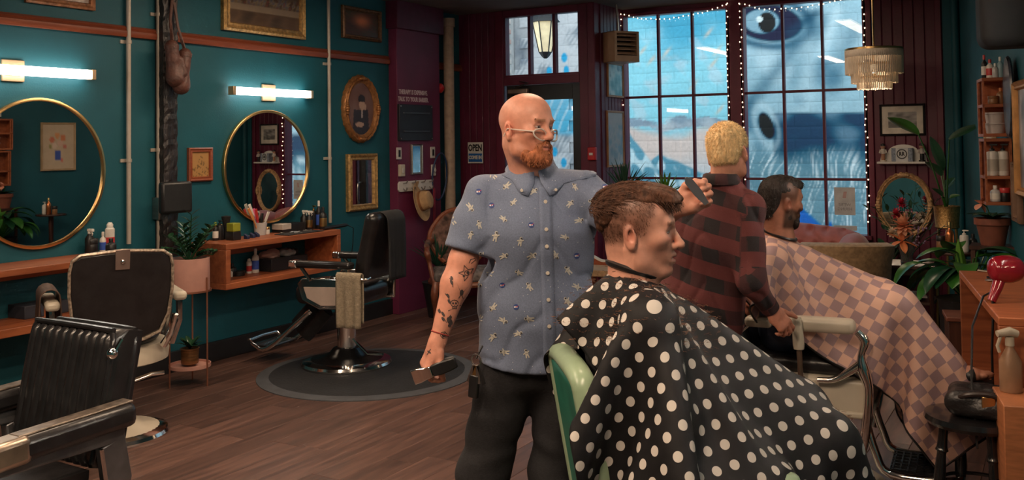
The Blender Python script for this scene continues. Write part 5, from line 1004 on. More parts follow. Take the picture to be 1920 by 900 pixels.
t = thing('floor_bin', 'dark grey square bin on the floor below the counter', 'bin', rw(5.15, .2, 0), RZ); b_ = MB(); b_.loft([arr([(-.17*k, -.2*k, z), (.17*k, -.2*k, z), (.17*k, .2*k, z), (-.17*k, .2*k, z)]) for k, z in ((.9, 0), (1, .26), (.96, .26), (.87, .01))]); b_.build('shell', M('bin_grey', (.06, .055, .055), .6), t, bevel=.004); MB().box((0, 0, .262), (.36, .42, .012)).build('rim', M('bin_rim', (.2, .18, .18), .5), t, bevel=.003)
# ---- plants in the right corner
bp_ = W(1776, 428, 1, 8.55); t = thing('strelitzia_plant', 'tall plant with paddle leaves in a hammered brass pot', 'plant', (bp_[0], 8.55, 0)); zb = bp_[2]; ham = M('hammered_brass', (.6, .36, .14), .3, .9, var=.3, vscale=60, bump=.5, bscale=120)
MB().lathe([(.085, zb), (.095, zb+.01), (.09, zb+.03), (.1, zb+.16), (.105, zb+.18), (.098, zb+.182), (.09, zb+.04)], 28).build('pot', ham, t); MB().lathe([(.09, zb+.14), (.01, zb+.15)], 20).build('soil', soil, t)
for q in range(3): a_ = q*2*PI/3+.6; MB().tube([(.075*math.cos(a_), .075*math.sin(a_), zb), (.1*math.cos(a_), .1*math.sin(a_), zb*.5), (.11*math.cos(a_), .11*math.sin(a_), 0)], .011, 8).build('stand_leg', gold, t)
for px, py, bx0, by0, dpt, wd, mt in [(1665, 218, 1722, 252, -.25, .05, lg_mid), (1840, 230, 1780, 262, -.1, .035, lg_dark), (1735, 302, 1765, 330, .1, .045, lg_dark), (1800, 365, 1782, 372, .0, .03, lg_mid), (1790, 332, 1772, 355, .15, .04, lg_dark), (1748, 352, 1766, 368, -.1, .035, lg_dark), (1745, 255, 1768, 320, .2, .04, lg_dark)]:
    y_ = 8.55+dpt; a, b = W(bx0, by0, 1, y_)-arr(t.location), W(px, py, 1, y_)-arr(t.location); base = arr((0, 0, zb+.14)); MB().tube([base, base*.5+a*.5+arr((0, 0, .05)), a], [.008, .006, .005], 6).build('stem', lg_mid, t)
    leafmb(a, b-a, np.linalg.norm(b-a), wd*1.35, .12, .3, 9, side=unit(np.cross(b-a, fw)+fw*.5)).build('leaf', mt, t)
# big glossy leaf plant
gp = W(1806, 560, 1, 6.7); gz = gp[2]; t = leafy('glossy_leaf_plant', 'large glossy dark green plant with drooping broad leaves', (gp[0]+.02, 6.72, 0), 2, .2, .03, lg_mid, [(.13, 0), (.17, gz-.02), (.18, gz), (.15, gz-.01)], blackp, gz-.02, .15, seed=5)
rnd = random.Random(12)
for k in range(36):
    a_ = k*2.399; e = .25+.75*((k % 12)/11); dd = unit((math.cos(a_)*e, math.sin(a_)*e, 1.5-e)); st_ = .15+.16*rnd.random(); s0 = arr((0, 0, gz-.02)); b0 = s0+dd*st_+arr((0, 0, .05)); MB().tube([s0, b0], .005, 5).build('stem', lg_mid, t)
    leafmb(b0, unit(arr((math.cos(a_), math.sin(a_), .35))), .3*rnd.uniform(.8, 1.15), .062*rnd.uniform(.85, 1.2), 1.9*e+.5, .22, 9).build('leaf', [lg_mid, lg_dark, lg_mid][k % 3], t)
leafmb((0, 0, gz+.08), (-.12, -.1, 1), .3, .03, .1, .6, 8, side=rt).build('leaf', lg_bright, t)
# terracotta pot with orchid on a dark stand
op = W(1862, 459, 1, 6.85); t = thing('orchid_pot', 'brown terracotta pot with pale pink orchid on a dark stand', 'plant', (op[0], 6.85, 0)); zo = op[2]; MB().lathe([(.07, zo), (.095, zo+.13), (.108, zo+.13), (.108, zo+.17), (.095, zo+.17), (.085, zo+.1)], 26).build('pot', terra, t); MB().lathe([(.093, zo+.14), (.01, zo+.15)], 18).build('soil', soil, t)
MB().box((0, 0, zo-.012), (.26, .22, .024)).build('stand_top', darkw, t)
for a_ in (-1, 1):
    for b_ in (-1, 1): MB().box((a_*.11, b_*.09, (zo-.024)/2), (.025, .025, zo-.024)).build('stand_leg', darkw, t)
for k in range(8): a_ = k*.8; leafmb((0, 0, zo+.15), unit((math.cos(a_), math.sin(a_), .7)), .17, .028, .9).build('leaf', lg_dark, t)
MB().tube([(0, 0, zo+.15), (-.03, 0, zo+.24), (-.06, -.03, zo+.27)], .004, 5).build('stem', lg_mid, t)
for k in range(5): a_ = k*1.257; leafmb((-.06, -.04, zo+.26), -fw*.4+rt*math.cos(a_)+up*math.sin(a_), .06, .024, .2).build('petal', M('orchid_pink', (.7, .32, .22), .5), t)
# brass table lamp base and small bottles by the corner stand
zt = .75; lx_ = W(1795, 470, 1, 7.3); tt = thing('corner_stand', 'dark round stand with bottles behind the leafy plant', 'table', (lx_[0], 7.3, 0)); ztop = lx_[2]; MB().lathe([(.17, ztop-.02), (.175, ztop-.01), (.17, ztop), (.01, ztop)], 28).build('tabletop', darkw, tt); MB().lathe([(.03, .03), (.022, ztop*.5), (.03, ztop-.02)], 14).build('pedestal', darkw, tt); MB().lathe([(.16, 0), (.15, .025), (.03, .04)], 24).build('foot', darkw, tt)
for dx, dy, h, r, bd, cp, kd, lab in [(-.04, -.06, .2, .03, M('copper', (.7, .25, .1), .25, .9), gold, 'bottle', 'tall copper bottle on the dark corner stand'), (.05, -.05, .15, .03, Wp, Wp, 'pump', 'white pump bottle on the dark corner stand'), (.1, .0, .12, .028, Bp, Bp, 'bottle', 'black bottle on the dark corner stand'), (-.1, -.02, .1, .03, Ap, Bp, 'jar', 'amber jar on the dark corner stand')]:
    bottle('bottle', lab, arr(tt.location)+arr((dx, dy, ztop)), h, r, bd, cp, None, kd)
# ================================================================== barber chairs
blkl = M('chair_black_leather', (.014, .013, .014), .3, var=.3, vscale=15, bump=.15, bscale=40, coat=.15)
greym = M('worn_grey_metal', (.18, .18, .19), .35, .7, var=.35, vscale=8)
def cushion(sx, sy, sz, c, R=None, rad=.03): return (c, (sx/2, sy/2, sz/2), rad, R)
def sdf_part(name, mat, parent, fn, h=.008, rootrot=True):
    s = S(); fn(s); V, Fq = s.mesh(h); o = smesh(name, V, Fq, mat, None, (0, 0, 0)); o.parent = parent; return o
def arc(c, r, a0, a1, n=14, plane='xz'):
    q = np.linspace(a0, a1, n); return [arr((c[0]+r[0]*math.cos(t), c[1], c[2]+r[1]*math.sin(t))) for t in q]
def base_disc(t, r, mat_top, rim=chrome, zt=.4):
    MB().lathe([(r, 0), (r+.004, .012), (r-.005, .03), (r-.04, .04), (r*.6, .055)], 44).build('base_rim', rim, t)
    MB().lathe([(r*.86, .04), (r*.55, .062), (.13, .085), (.1, .12), (.075, .13)], 40).build('base_plate', mat_top, t)
    MB().lathe([(.07, .1), (.07, zt-.1), (.085, zt-.09), (.085, zt)], 28).build('column', chrome, t)
def footrest(t, x0, z0, x1, z1, w, mat=chrome, plate=blkl):
    for s in (-1, 1): MB().tube([(x0, s*w*.8, z0), (x0+.05, s*w*.85, z0-.04), (x1-.12, s*w, z1), (x1, s*w, z1+.015), (x1+.05, s*w, z1+.05)], [.018, .02, .018, .017, .013], 10, sq=.55).build('footrest_arm', mat, t)
    MB().tube([(x1+.05, -w, z1+.05), (x1+.06, 0, z1+.055), (x1+.05, w, z1+.05)], .014, 10).build('foot_bar', mat, t)
    MB().box((x1-.06, 0, z1+.008), (.2, 2*w-.03, .012)).build('foot_plate', plate, t, bevel=.004); 
    for k in range(9): MB().box((x1-.145+k*.021, 0, z1+.017), (.007, 2*w-.05, .006)).build('grip_rib', mat, t)
def towel(parent, c, w, l1, l2, mat, seed=0, ax='y', rx=.02):
    nu, nv = 14, 30; P = np.zeros((nv, nu, 3)); L_ = l1+l2+PI*rx
    for i in range(nv):
        s_ = L_*i/(nv-1)
        if s_ < l1: y, z = rx, -(l1-s_)
        elif s_ < l1+PI*rx: a_ = (s_-l1)/rx; y, z = rx*math.cos(a_), rx*math.sin(a_)
        else: y, z = -rx, -(s_-l1-PI*rx)
        for j in range(nu):
            u = j/(nu-1)-.5; wv = .012*math.sin(u*16+seed)*min(1, -z*6 if z < 0 else 0); P[i, j] = (u*w*(1-.15*max(0, -z)), (y+wv) if y > 0 else y-abs(wv), z)
    mb = MB().grid(P); return mb.build('towel', mat, parent, solid=.006, ang=80, orig=(0, 0, 0))
# --- chair in the middle distance, by the box desk
C0 = arr((-4.68, 5.6, 0)); t = thing('barber_chair', 'black and chrome barber chair with cream side panels on the round mat', 'barber chair', C0+arr((0, 0, .014)), math.radians(188)); cc = t
base_disc(t, .33, M('base_black', (.02, .02, .022), .25, .6), chrome, .44)
sdf_part('seat', blkl, t, lambda s: s.box((.03, 0, .535), (.27, .25, .075), .06).ell((.1, 0, .57), (.22, .22, .06), k=.05))
sdf_part('backrest', blkl, t, lambda s: s.box((-.29, 0, .89), (.055, .23, .25), .05, rotm(0, -.22, 0)).ell((-.26, 0, .78), (.05, .2, .1), k=.06))
for sg in (-1, 1):
    MB().prism([(-.26, .46), (.05, .44), (.2, .5), (.24, .62), (.2, .66), (-.1, .67), (-.27, .66)], .03, np.array([[1, 0, 0], [0, 0, -1], [0, 1, 0]], float), (0, sg*.27+.015, 0)).build('side_frame', chrome, t, bevel=.01)
    MB().prism([(-.22, .485), (.03, .47), (.15, .52), (.18, .6), (-.2, .61)], .008, np.array([[1, 0, 0], [0, 0, -1], [0, 1, 0]], float), (0, sg*.289+.004, 0)).build('side_panel', M('panel_cream', (.55, .44, .38), .35, var=.1), t, bevel=.004)
    MB().box((-.0, sg*.29, .765), (.46, .085, .05)).build('armrest', blkl, t, bevel=.018); MB().box((.25, sg*.29, .765), (.07, .088, .053)).build('arm_cap', chrome, t, bevel=.012)
    for a_, b_ in ((.12, .2), (-.18, -.2)): MB().tube([(a_, sg*.29, .65), (b_, sg*.29, .745)], .014, 8).build('arm_post', chrome, t)
footrest(t, .22, .4, .7, .11, .17); MB().tube([(.2, 0, .42), (.4, 0, .22)], .05, 10, sq=2.2, xh=(0, 1, 0)).build('leg_pad', blkl, t)
MB().tube([(-.1, .07, .2), (-.28, .16, .12), (-.42, .2, .14)], .01, 8).build('pump_lever', chrome, t)
# towel on its near arm
tw_m = M('beige_towel', (.33, .27, .19), .95, var=.2, vscale=60, bump=.6, bscale=160)
def attach(o, parent, loc, rz=0): o.parent = None; o.matrix_world = Matrix.Translation(Vector([float(q) for q in loc])) @ Matrix.Rotation(rz, 4, 'Z'); return o
Rc = rotm(0, 0, math.radians(188)); bar = MB(); bar.tube([(-.12, .32, .69), (-.12, .39, .69), (-.38, .39, .69), (-.38, .3, .69)], .009, 8); bar.build('towel_bar', chrome, t)
o = towel(None, None, .2, .36, .33, tw_m, 1); attach(o, None, C0+Rc@arr((-.27, .39, .725)), math.radians(188)); tag(o, 'beige towel hanging over the side of the chrome barber chair', 'towel')
# black cape thrown over the backrest
o = towel(None, None, .26, .3, .42, M('black_cloth', (.012, .012, .013), .8, var=.3), 2, rx=.075); attach(o, None, C0+Rc@arr((-.345, -.02, 1.075)), math.radians(188-90)); o.name = 'draped_cloth'; tag(o, 'black cloth thrown over the back of the chrome barber chair', 'cloth')
mt_ = thing('floor_mat', 'round black rubber mat under the chrome barber chair', 'mat', (-4.4, 5.5, 0)); MB().lathe([(.78, 0), (.78, .004), (.7, .012), (.01, .012)], 64).build('mat_body', M('mat_rubber', (.016, .017, .02), .6, bump=.3, bscale=60), mt_); MB().lathe([(.782, 0), (.782, .006), (.695, .0135), (.695, .011)], 64, cap=False).build('bevelled_edge', M('mat_edge', (.075, .08, .09), .5), mt_)
# --- chair whose back faces the camera
BB0 = W(212, 816, 2, 0); t = thing('barber_chair', 'barber chair with smooth black back and cream seat ring', 'barber chair', BB0, math.radians(150))
base_disc(t, .3, cream, chrome, .46)
pr = [(-.2, .62), (-.12, .585), (0, .575), (.12, .585), (.2, .62), (.245, .72), (.262, .86), (.262, .99), (.25, 1.045), (.21, 1.075), (0, 1.09), (-.21, 1.075), (-.25, 1.045), (-.262, .99), (-.262, .86), (-.245, .72)]
Rb = np.array([[0, 0, -1], [1, 0, 0], [0, -1, 0]], float)      # local x -> y, y -> ... flipped below
Rb = np.array([[0, 0, 1], [1, 0, 0], [0, 1, 0]], float); til = rotm(0, -.14, 0)
pz = arr(pr)-arr((0, .6)); bkp = MB().prism(pz, .055, til@Rb, (-.31, 0, .6)); bkp.build('back_shell', blkl, t, bevel=.015)
sdf_part('backrest', blkl, t, lambda s: s.box((-.2, 0, .83), (.045, .22, .2), .04, rotm(0, -.14, 0)))
MB().tube([til@Rb@arr((a*1.0, b, .0))+arr((-.31, 0, .6)) for a, b in pz], .009, 6, loop=True).build('piping', M('nail_trim', (.45, .36, .28), .4, .5, var=.6, vscale=60), t)
MB().box(til@Rb@arr((0, .44, -.004))+arr((-.31, 0, .6)), (.01, .075, .11), til).build('headrest_plate', M('plate_bronze', (.3, .22, .19), .4, .7), t, bevel=.002); MB().ell(til@Rb@arr((0, .43, -.01))+arr((-.31, 0, .6)), (.01, .013, .013)).build('headrest_bolt', chrome, t)
MB().lathe([(.26, .42), (.285, .43), (.29, .48), (.275, .53), (.2, .535)], 40, sx=1, sy=1.05).build('seat_ring', cream, t)
sdf_part('seat', blkl, t, lambda s: s.ell((.0, 0, .56), (.26, .25, .06)))
for sg in (-1, 1):
    MB().tube([(-.2, sg*.24, .52), (-.26, sg*.27, .6), (-.28, sg*.29, .7)], [.022, .016, .02], 8).build('back_bracket', chrome, t)
    MB().box((-.02, sg*.33, .79), (.42, .075, .05)).build('armrest', cream, t, bevel=.018); MB().tube([(.1, sg*.29, .52), (.13, sg*.33, .65), (.12, sg*.33, .77)], [.02, .017, .02], 8).build('arm_post', chrome, t); MB().tube([(-.16, sg*.29, .52), (-.19, sg*.33, .65), (-.18, sg*.33, .77)], [.02, .017, .02], 8).build('arm_post', chrome, t)
footrest(t, .26, .44, .58, .2, .16); MB().tube([(-.05, -.08, .3), (-.05, -.2, .33), (-.05, -.27, .33)], .012, 8).build('pump_lever', chrome, t)
o = towel(None, None, .3, .26, .3, M('brown_leather_apron', (.09, .05, .035), .6, var=.3), 4, rx=.05); Rc = rotm(0, 0, math.radians(150)); attach(o, None, BB0+Rc@arr((-.05, .34, .83)), math.radians(150)); o.name = 'leather_apron'; tag(o, 'dark brown leather apron over the arm of the black backed chair', 'apron')
# --- foreground chair, ribbed leather
t = thing('barber_chair', 'ribbed black leather barber chair in the left foreground', 'barber chair', (-3.37, 2.09, 0), math.radians(-92))
base_disc(t, .33, greym, chrome, .34); tl2 = rotm(0, -.2, 0)
def ribbed(w, h, th, nr, c, R, bulge=.012):
    mb = MB(); nu = nr*8+1; nv = 14; us = np.linspace(-w/2, w/2, nu); vs_ = np.linspace(0, h, nv); rows = []
    prf = np.abs(np.sin(np.linspace(0, nr*PI, nu)))**.5*bulge
    for v in vs_:
        ed = .03*(1-min(1, min(v, h-v)/.04))**2; e2 = np.array([.04*(1-min(1, (w/2-abs(u))/.035))**2 for u in us]); rows.append(np.stack([th/2+prf-ed-e2, us*(1-ed*.3), np.full(nu, v)], 1))
    bk = [np.stack([np.full(nu, -th/2), us, np.full(nu, v)], 1) for v in vs_[::-1]]
    G_ = np.concatenate([arr(rows), arr(bk)], 0); mb.grid(np.concatenate([G_, G_[:1]], 0)@arr(R).T+arr(c))
    for k in (0, nu-1): mb.add(np.stack([r[k] for r in rows]+[b[k] for b in bk])@arr(R).T+arr(c), [tuple(range(2*nv))])
    return mb
ribbed(.52, .5, .13, 11, (-.26, 0, .46), tl2).build('backrest', blkl, t, ang=70); ribbed(.5, .5, .1, 11, (-.2, 0, .42), rotm(0, PI/2, 0)).build('seat', blkl, t, ang=70)
MB().tube([tl2@arr((.045, y, z))+arr((-.25, 0, .46)) for y, z in [(-.25, .02), (-.255, .4), (-.24, .485), (-.2, .495), (.2, .495), (.24, .485), (.255, .4), (.25, .02)]], .011, 8).build('piping', blkl, t)
MB().tube([tl2@arr((-.05, y, z))+arr((-.25, 0, .46)) for y, z in [(-.25, .02), (-.258, .4), (-.24, .49), (-.2, .502), (.2, .502), (.24, .49), (.258, .4), (.25, .02)]], .012, 8).build('piping', blkl, t)
for sg in (-1, 1):
    dz_ = arr((0, -.075)); out = dz_+arr([(-.3, .66), (-.33, .5), (-.29, .3), (-.18, .17), (0, .14), (.18, .2), (.26, .36), (.27, .52), (.25, .66)]); inn = dz_+arr([(-.2, .63), (-.22, .5), (-.19, .36), (-.11, .27), (0, .245), (.1, .28), (.17, .38), (.18, .52), (.17, .63)])
    rings = []
    for o_, i_ in zip(out, inn): rings.append(arr([(o_[0], sg*.30-.02, o_[1]), (o_[0], sg*.30+.02, o_[1]), (i_[0], sg*.30+.02, i_[1]), (i_[0], sg*.30-.02, i_[1])]))
    MB().loft(rings).build('side_frame', greym, t, bevel=.006); MB().tube([(a, sg*.322, b) for a, b in inn], .008, 6).build('chrome_trim', chrome, t)
    MB().box((-.1, sg*.31, .648), (.46, .1, .09), rotm(0, .04, 0)).build('armrest', blkl, t, bevel=.028)
    MB().box((-.1, sg*.31, .693), (.44, .062, .01), rotm(0, .04, 0)).build('arm_top_trim', M('worn_trim', (.2, .16, .13), .3, .6, var=.5, vscale=30), t, bevel=.004)
    MB().box((.2, sg*.31, .634), (.24, .106, .096), rotm(0, .06, 0)).build('arm_cap', M('worn_chrome', (.5, .4, .32), .3, .9, var=.3), t, bevel=.022)
    MB().bx(-.3, .24, sg*.30-.02, sg*.30+.02, .56, .615).build('arm_rail', greym, t, bevel=.006)
    if sg > 0: MB().ell((-.27, sg*.285, .72+.16), (.022, .018, .022)).tube([(-.27, sg*.29, .88), (-.3, sg*.3, .93)], .007, 6).build('recline_knob', chrome, t)
    for x, z in ((-.24, .27), (-.27, .38)): MB().ell((x, sg*.322, z), (.01, .005, .01), 8, 6).build('rivet', M('rust', (.12, .05, .03), .8), t)
footrest(t, .28, .3, .62, .14, .17)
# --- antique chair under the seated man in the checked cape
D0 = arr((-1.10, 4.63, 0)); DR = math.radians(4); t = thing('barber_chair', 'antique barber chair with cream armrests under the checked cape', 'barber chair', D0, DR)
MB().lathe([(.36, 0), (.37, .015), (.35, .05), (.2, .09), (.15, .13), (.13, .3), (.16, .42)], 36).build('pedestal', cream, t)
sdf_part('seat_base', cream, t, lambda s: s.box((.02, 0, .5), (.29, .25, .085), .03)); MB().box((.02, 0, .43), (.6, .52, .03)).build('seat_base_lip', cream, t, bevel=.01)
sdf_part('seat', blkl, t, lambda s: s.box((.0, 0, .62), (.25, .23, .04), .035)); sdf_part('backrest', blkl, t, lambda s: s.box((-.3, 0, .88), (.04, .22, .26), .035, rotm(0, -.3, 0)))
for sg in (-1, 1):
    sdf_part('armrest', cream, t, lambda s: s.box((.12, sg*.285, .82), (.145, .042, .033), .025)); MB().box((-.15, sg*.285, .815), (.12, .07, .045)).build('arm_pad', cream, t, bevel=.015)
    MB().tube([(.27, sg*.285, .8), (.3, sg*.285, .76), (.285, sg*.285, .7), (.29, sg*.285, .64), (.31, sg*.28, .56), (.3, sg*.27, .42), (.27, sg*.25, .25)], [.018, .022, .016, .028, .02, .022, .018], 12).build('front_post', chrome, t)
    MB().tube([(.28, sg*.285, .66), (.24, sg*.285, .63), (.17, sg*.285, .585), (.1, sg*.28, .575)], [.022, .018, .014, .012], 10).build('scroll', chrome, t)
    MB().tube([(-.2, sg*.285, .8), (-.26, sg*.285, .74), (-.24, sg*.285, .66), (-.14, sg*.285, .6), (-.06, sg*.28, .575)], [.014, .02, .024, .016, .012], 10).build('scroll', chrome, t)
    MB().tube([arr((-.27+.055*math.cos(q), sg*.285, .63+.06*math.sin(q))) for q in np.linspace(0, 2*PI, 20)[:-1]], .012, 8, loop=True).build('scroll_ring', chrome, t)
MB().tube([(.28, -.16, .4), (.32, -.17, .26), (.38, -.17, .17), (.62, -.17, .17), (.66, -.1, .18), (.66, .1, .18), (.62, .17, .17), (.38, .17, .17), (.32, .17, .26), (.28, .16, .4)], .018, 10).build('footrest_frame', chrome, t)
ft = MB().box((.48, 0, .165), (.22, .3, .02)).build('foot_plate', M('cast_iron', (.02, .02, .022), .4, .6, bump=.5), t, bevel=.004)
for k in range(7): MB().box((.48, -.13+k*.043, .179), (.21, .006, .01)).build('grip_rib', M('cast_iron', (0, 0, 0)), ft); MB().box((.385+k*.031, 0, .179), (.006, .28, .01)).build('grip_rib', M('cast_iron', (0, 0, 0)), ft)
lv = MB(); lv.tube([(.04, -.34, .42), (.04, -.35, .6)], .018, 10).build('lever_socket', M('lever_bronze', (.22, .15, .11), .4, .7), t); MB().tube([(.04, -.35, .58), (.035, -.355, .74)], .012, 10).build('lever_rod', M('lever_bronze', (0, 0, 0)), t); MB().tube([(.035, -.355, .72), (.034, -.355, .75), (.03, -.358, .84), (.03, -.358, .86)], [.022, .025, .021, .018], 12).build('lever_grip', cream, t)
# --- green chair under the spotted cape
E0 = arr((-.98, 2.63, 0)); ER = math.radians(37); t = thing('barber_chair', 'green and cream barber chair under the spotted cape', 'barber chair', E0, ER); grn = M('jade_green', (.02, .16, .11), .35, var=.2, vscale=8); jade = M('pale_jade', (.28, .38, .25), .3, var=.12)
MB().lathe([(.34, 0), (.35, .02), (.32, .05), (.15, .1), (.12, .4)], 32).build('pedestal', grn, t); sdf_part('seat', grn, t, lambda s: s.box((0, 0, .53), (.27, .26, .07), .05)); 
tb_ = rotm(0, -.16, 0); sdf_part('backrest', grn, t, lambda s: s.box((-.27, 0, .76), (.035, .195, .26), .03, tb_)); 
MB().tube([tb_@arr((-.0, y, z))+arr((-.275, 0, .76)) for y, z in [(-.195, -.26), (-.205, 0), (-.2, .21), (-.165, .255), (0, .265), (.165, .255), (.2, .21), (.205, 0), (.195, -.26)]], .034, 12, sq=.8).build('edge_band', jade, t)
for sg in (-1, 1): MB().box((.0, sg*.3, .76), (.44, .08, .05)).build('armrest', jade, t, bevel=.02); MB().tube([(.12, sg*.29, .5), (.15, sg*.3, .74)], .02, 8).build('arm_post', chrome, t); MB().tube([(-.2, sg*.29, .5), (-.18, sg*.3, .74)], .02, 8).build('arm_post', chrome, t)
footrest(t, .27, .46, .62, .2, .17)
# --- carved antique armchair
A0 = arr((-4.85, 7.45, 0)); t = thing('antique_armchair', 'carved antique armchair with dark floral upholstery', 'armchair', A0, math.radians(-52)); cw = wood('carved_walnut', (.26, .085, .04), (.13, .035, .02), (5, 5, 5), 6, .35); tap = M('floral_tapestry', (.13, .07, .055), .85, var=.75, vscale=18, bump=.4, bscale=70); tap2 = M('grey_tapestry', (.13, .11, .105), .85, var=.7, vscale=22, bump=.4)
sdf_part('seat', tap2, t, lambda s: s.box((.03, 0, .44), (.27, .28, .05), .045).ell((.03, 0, .47), (.23, .24, .045), k=.04))
MB().tube([(.3, -.24, .385), (.31, 0, .37), (.3, .24, .385), (.1, .3, .39), (-.22, .26, .39), (-.25, 0, .39), (-.22, -.26, .39), (.1, -.3, .39)], .026, 8, loop=True).build('seat_rail', cw, t)
bkc = rotm(0, -.22, 0); bp2 = arr([(math.cos(a_)*.27*(1+.05*math.cos(4*a_)), .3+math.sin(a_)*.27) for a_ in np.linspace(0, 2*PI, 33)[:-1]])
MB().prism(bp2, .05, bkc@Rb, (-.27, 0, .44)).build('backrest', tap, t, bevel=.015); MB().tube([bkc@Rb@arr((a_, b_, .03))+arr((-.27, 0, .44)) for a_, b_ in bp2], .026, 8, loop=True).build('back_frame', cw, t)
for sg in (-1, 1):
    MB().tube([(-.3, sg*.25, .72), (-.1, sg*.31, .7), (.1, sg*.33, .67), (.16, sg*.33, .64), (.14, sg*.31, .56), (.2, sg*.29, .46), (.27, sg*.27, .39)], [.022, .024, .026, .03, .022, .024, .026], 10).build('arm', cw, t); MB().tube([(-.12, sg*.31, .725), (.06, sg*.33, .705)], [.025, .025], 10).build('arm_pad', tap, t)
    MB().tube([(.29, sg*.26, .4), (.33, sg*.28, .3), (.29, sg*.27, .15), (.31, sg*.28, .03), (.34, sg*.29, 0)], [.034, .034, .02, .018, .024], 10).build('leg', cw, t); MB().tube([(-.25, sg*.24, .4), (-.3, sg*.24, .2), (-.36, sg*.25, 0)], [.026, .022, .018], 8).build('leg', cw, t)
# ---- plant stand with pink pot
ps = W(360, 700, 2, 0); ps = W(356, 684, 2, .135)*arr((1, 1, 0)); t = thing('pot_stand', 'slim copper plant stand with pink pot and glossy plant', 'plant', ps); pnk = M('pink_ceramic', (.62, .33, .27), .5, var=.06); cop = M('copper_rod', (.5, .22, .14), .35, .8, var=.1)
MB().lathe([(.13, .64), (.135, .65), (.135, .87), (.13, .872), (.12, .85), (.12, .66)], 36).build('pot', pnk, t); MB().lathe([(.122, .84), (.01, .85)], 20).build('soil', soil, t)
for q in range(3): a_ = q*2*PI/3+.2; c, s_ = math.cos(a_), math.sin(a_); MB().cyl((c*.142, s_*.142, 0), (c*.142, s_*.142, .74), .006, 8).build('leg', cop, t)
MB().lathe([(.136, .12), (.14, .122), (.14, .145), (.134, .145), (.134, .13), (.01, .128)], 36).build('lower_tray', pnk, t); MB().lathe([(.14, .64), (.146, .64), (.146, .652), (.14, .652)], 36, cap=False).build('hoop', cop, t)
rnd = random.Random(9)
for k in range(12):
    a_ = k*2.399; e = rnd.uniform(.15, .9); d_ = unit((math.cos(a_)*e, math.sin(a_)*e, .75)); ln = rnd.uniform(.25, .42)*(1.15 if k in (0, 5) else .8); pts = [arr((0, 0, .84))+d_*ln*u+arr((0, 0, -.12*e*u*u)) for u in np.linspace(0, 1, 7)]; MB().tube(pts, [.006]*4+[.004]*3, 6).build('stem', lg_zz, t); sd_ = unit(np.cross(d_, (0, 0, 1)))
    for i in range(2, 7):
        for s_ in (-1, 1): leafmb(pts[i], unit(d_*.6+sd_*s_+arr((0, 0, .3))), .075, .018, .3, .2, 6).build('leaf', lg_zz, t)
t2 = thing('small_potted_plant', 'small leafy plant in a bronze pot on the stand tray', 'plant', ps+arr((0, 0, .146))); MB().lathe([(.055, 0), (.06, .01), (.058, .05), (.062, .1), (.066, .105), (.06, .107), (.054, .09)], 24).build('pot', M('banded_bronze', (.25, .14, .06), .35, .7, var=.4, stretch=(1, 1, 12)), t2); MB().lathe([(.055, .09), (.01, .095)], 16).build('soil', soil, t2)
for k in range(14): a_ = k*2.399; leafmb((0, 0, .1), unit((math.cos(a_)*.7, math.sin(a_)*.7, rnd.uniform(.5, 1.4))), .11, .02, .9).build('leaf', lg_zz, t2)
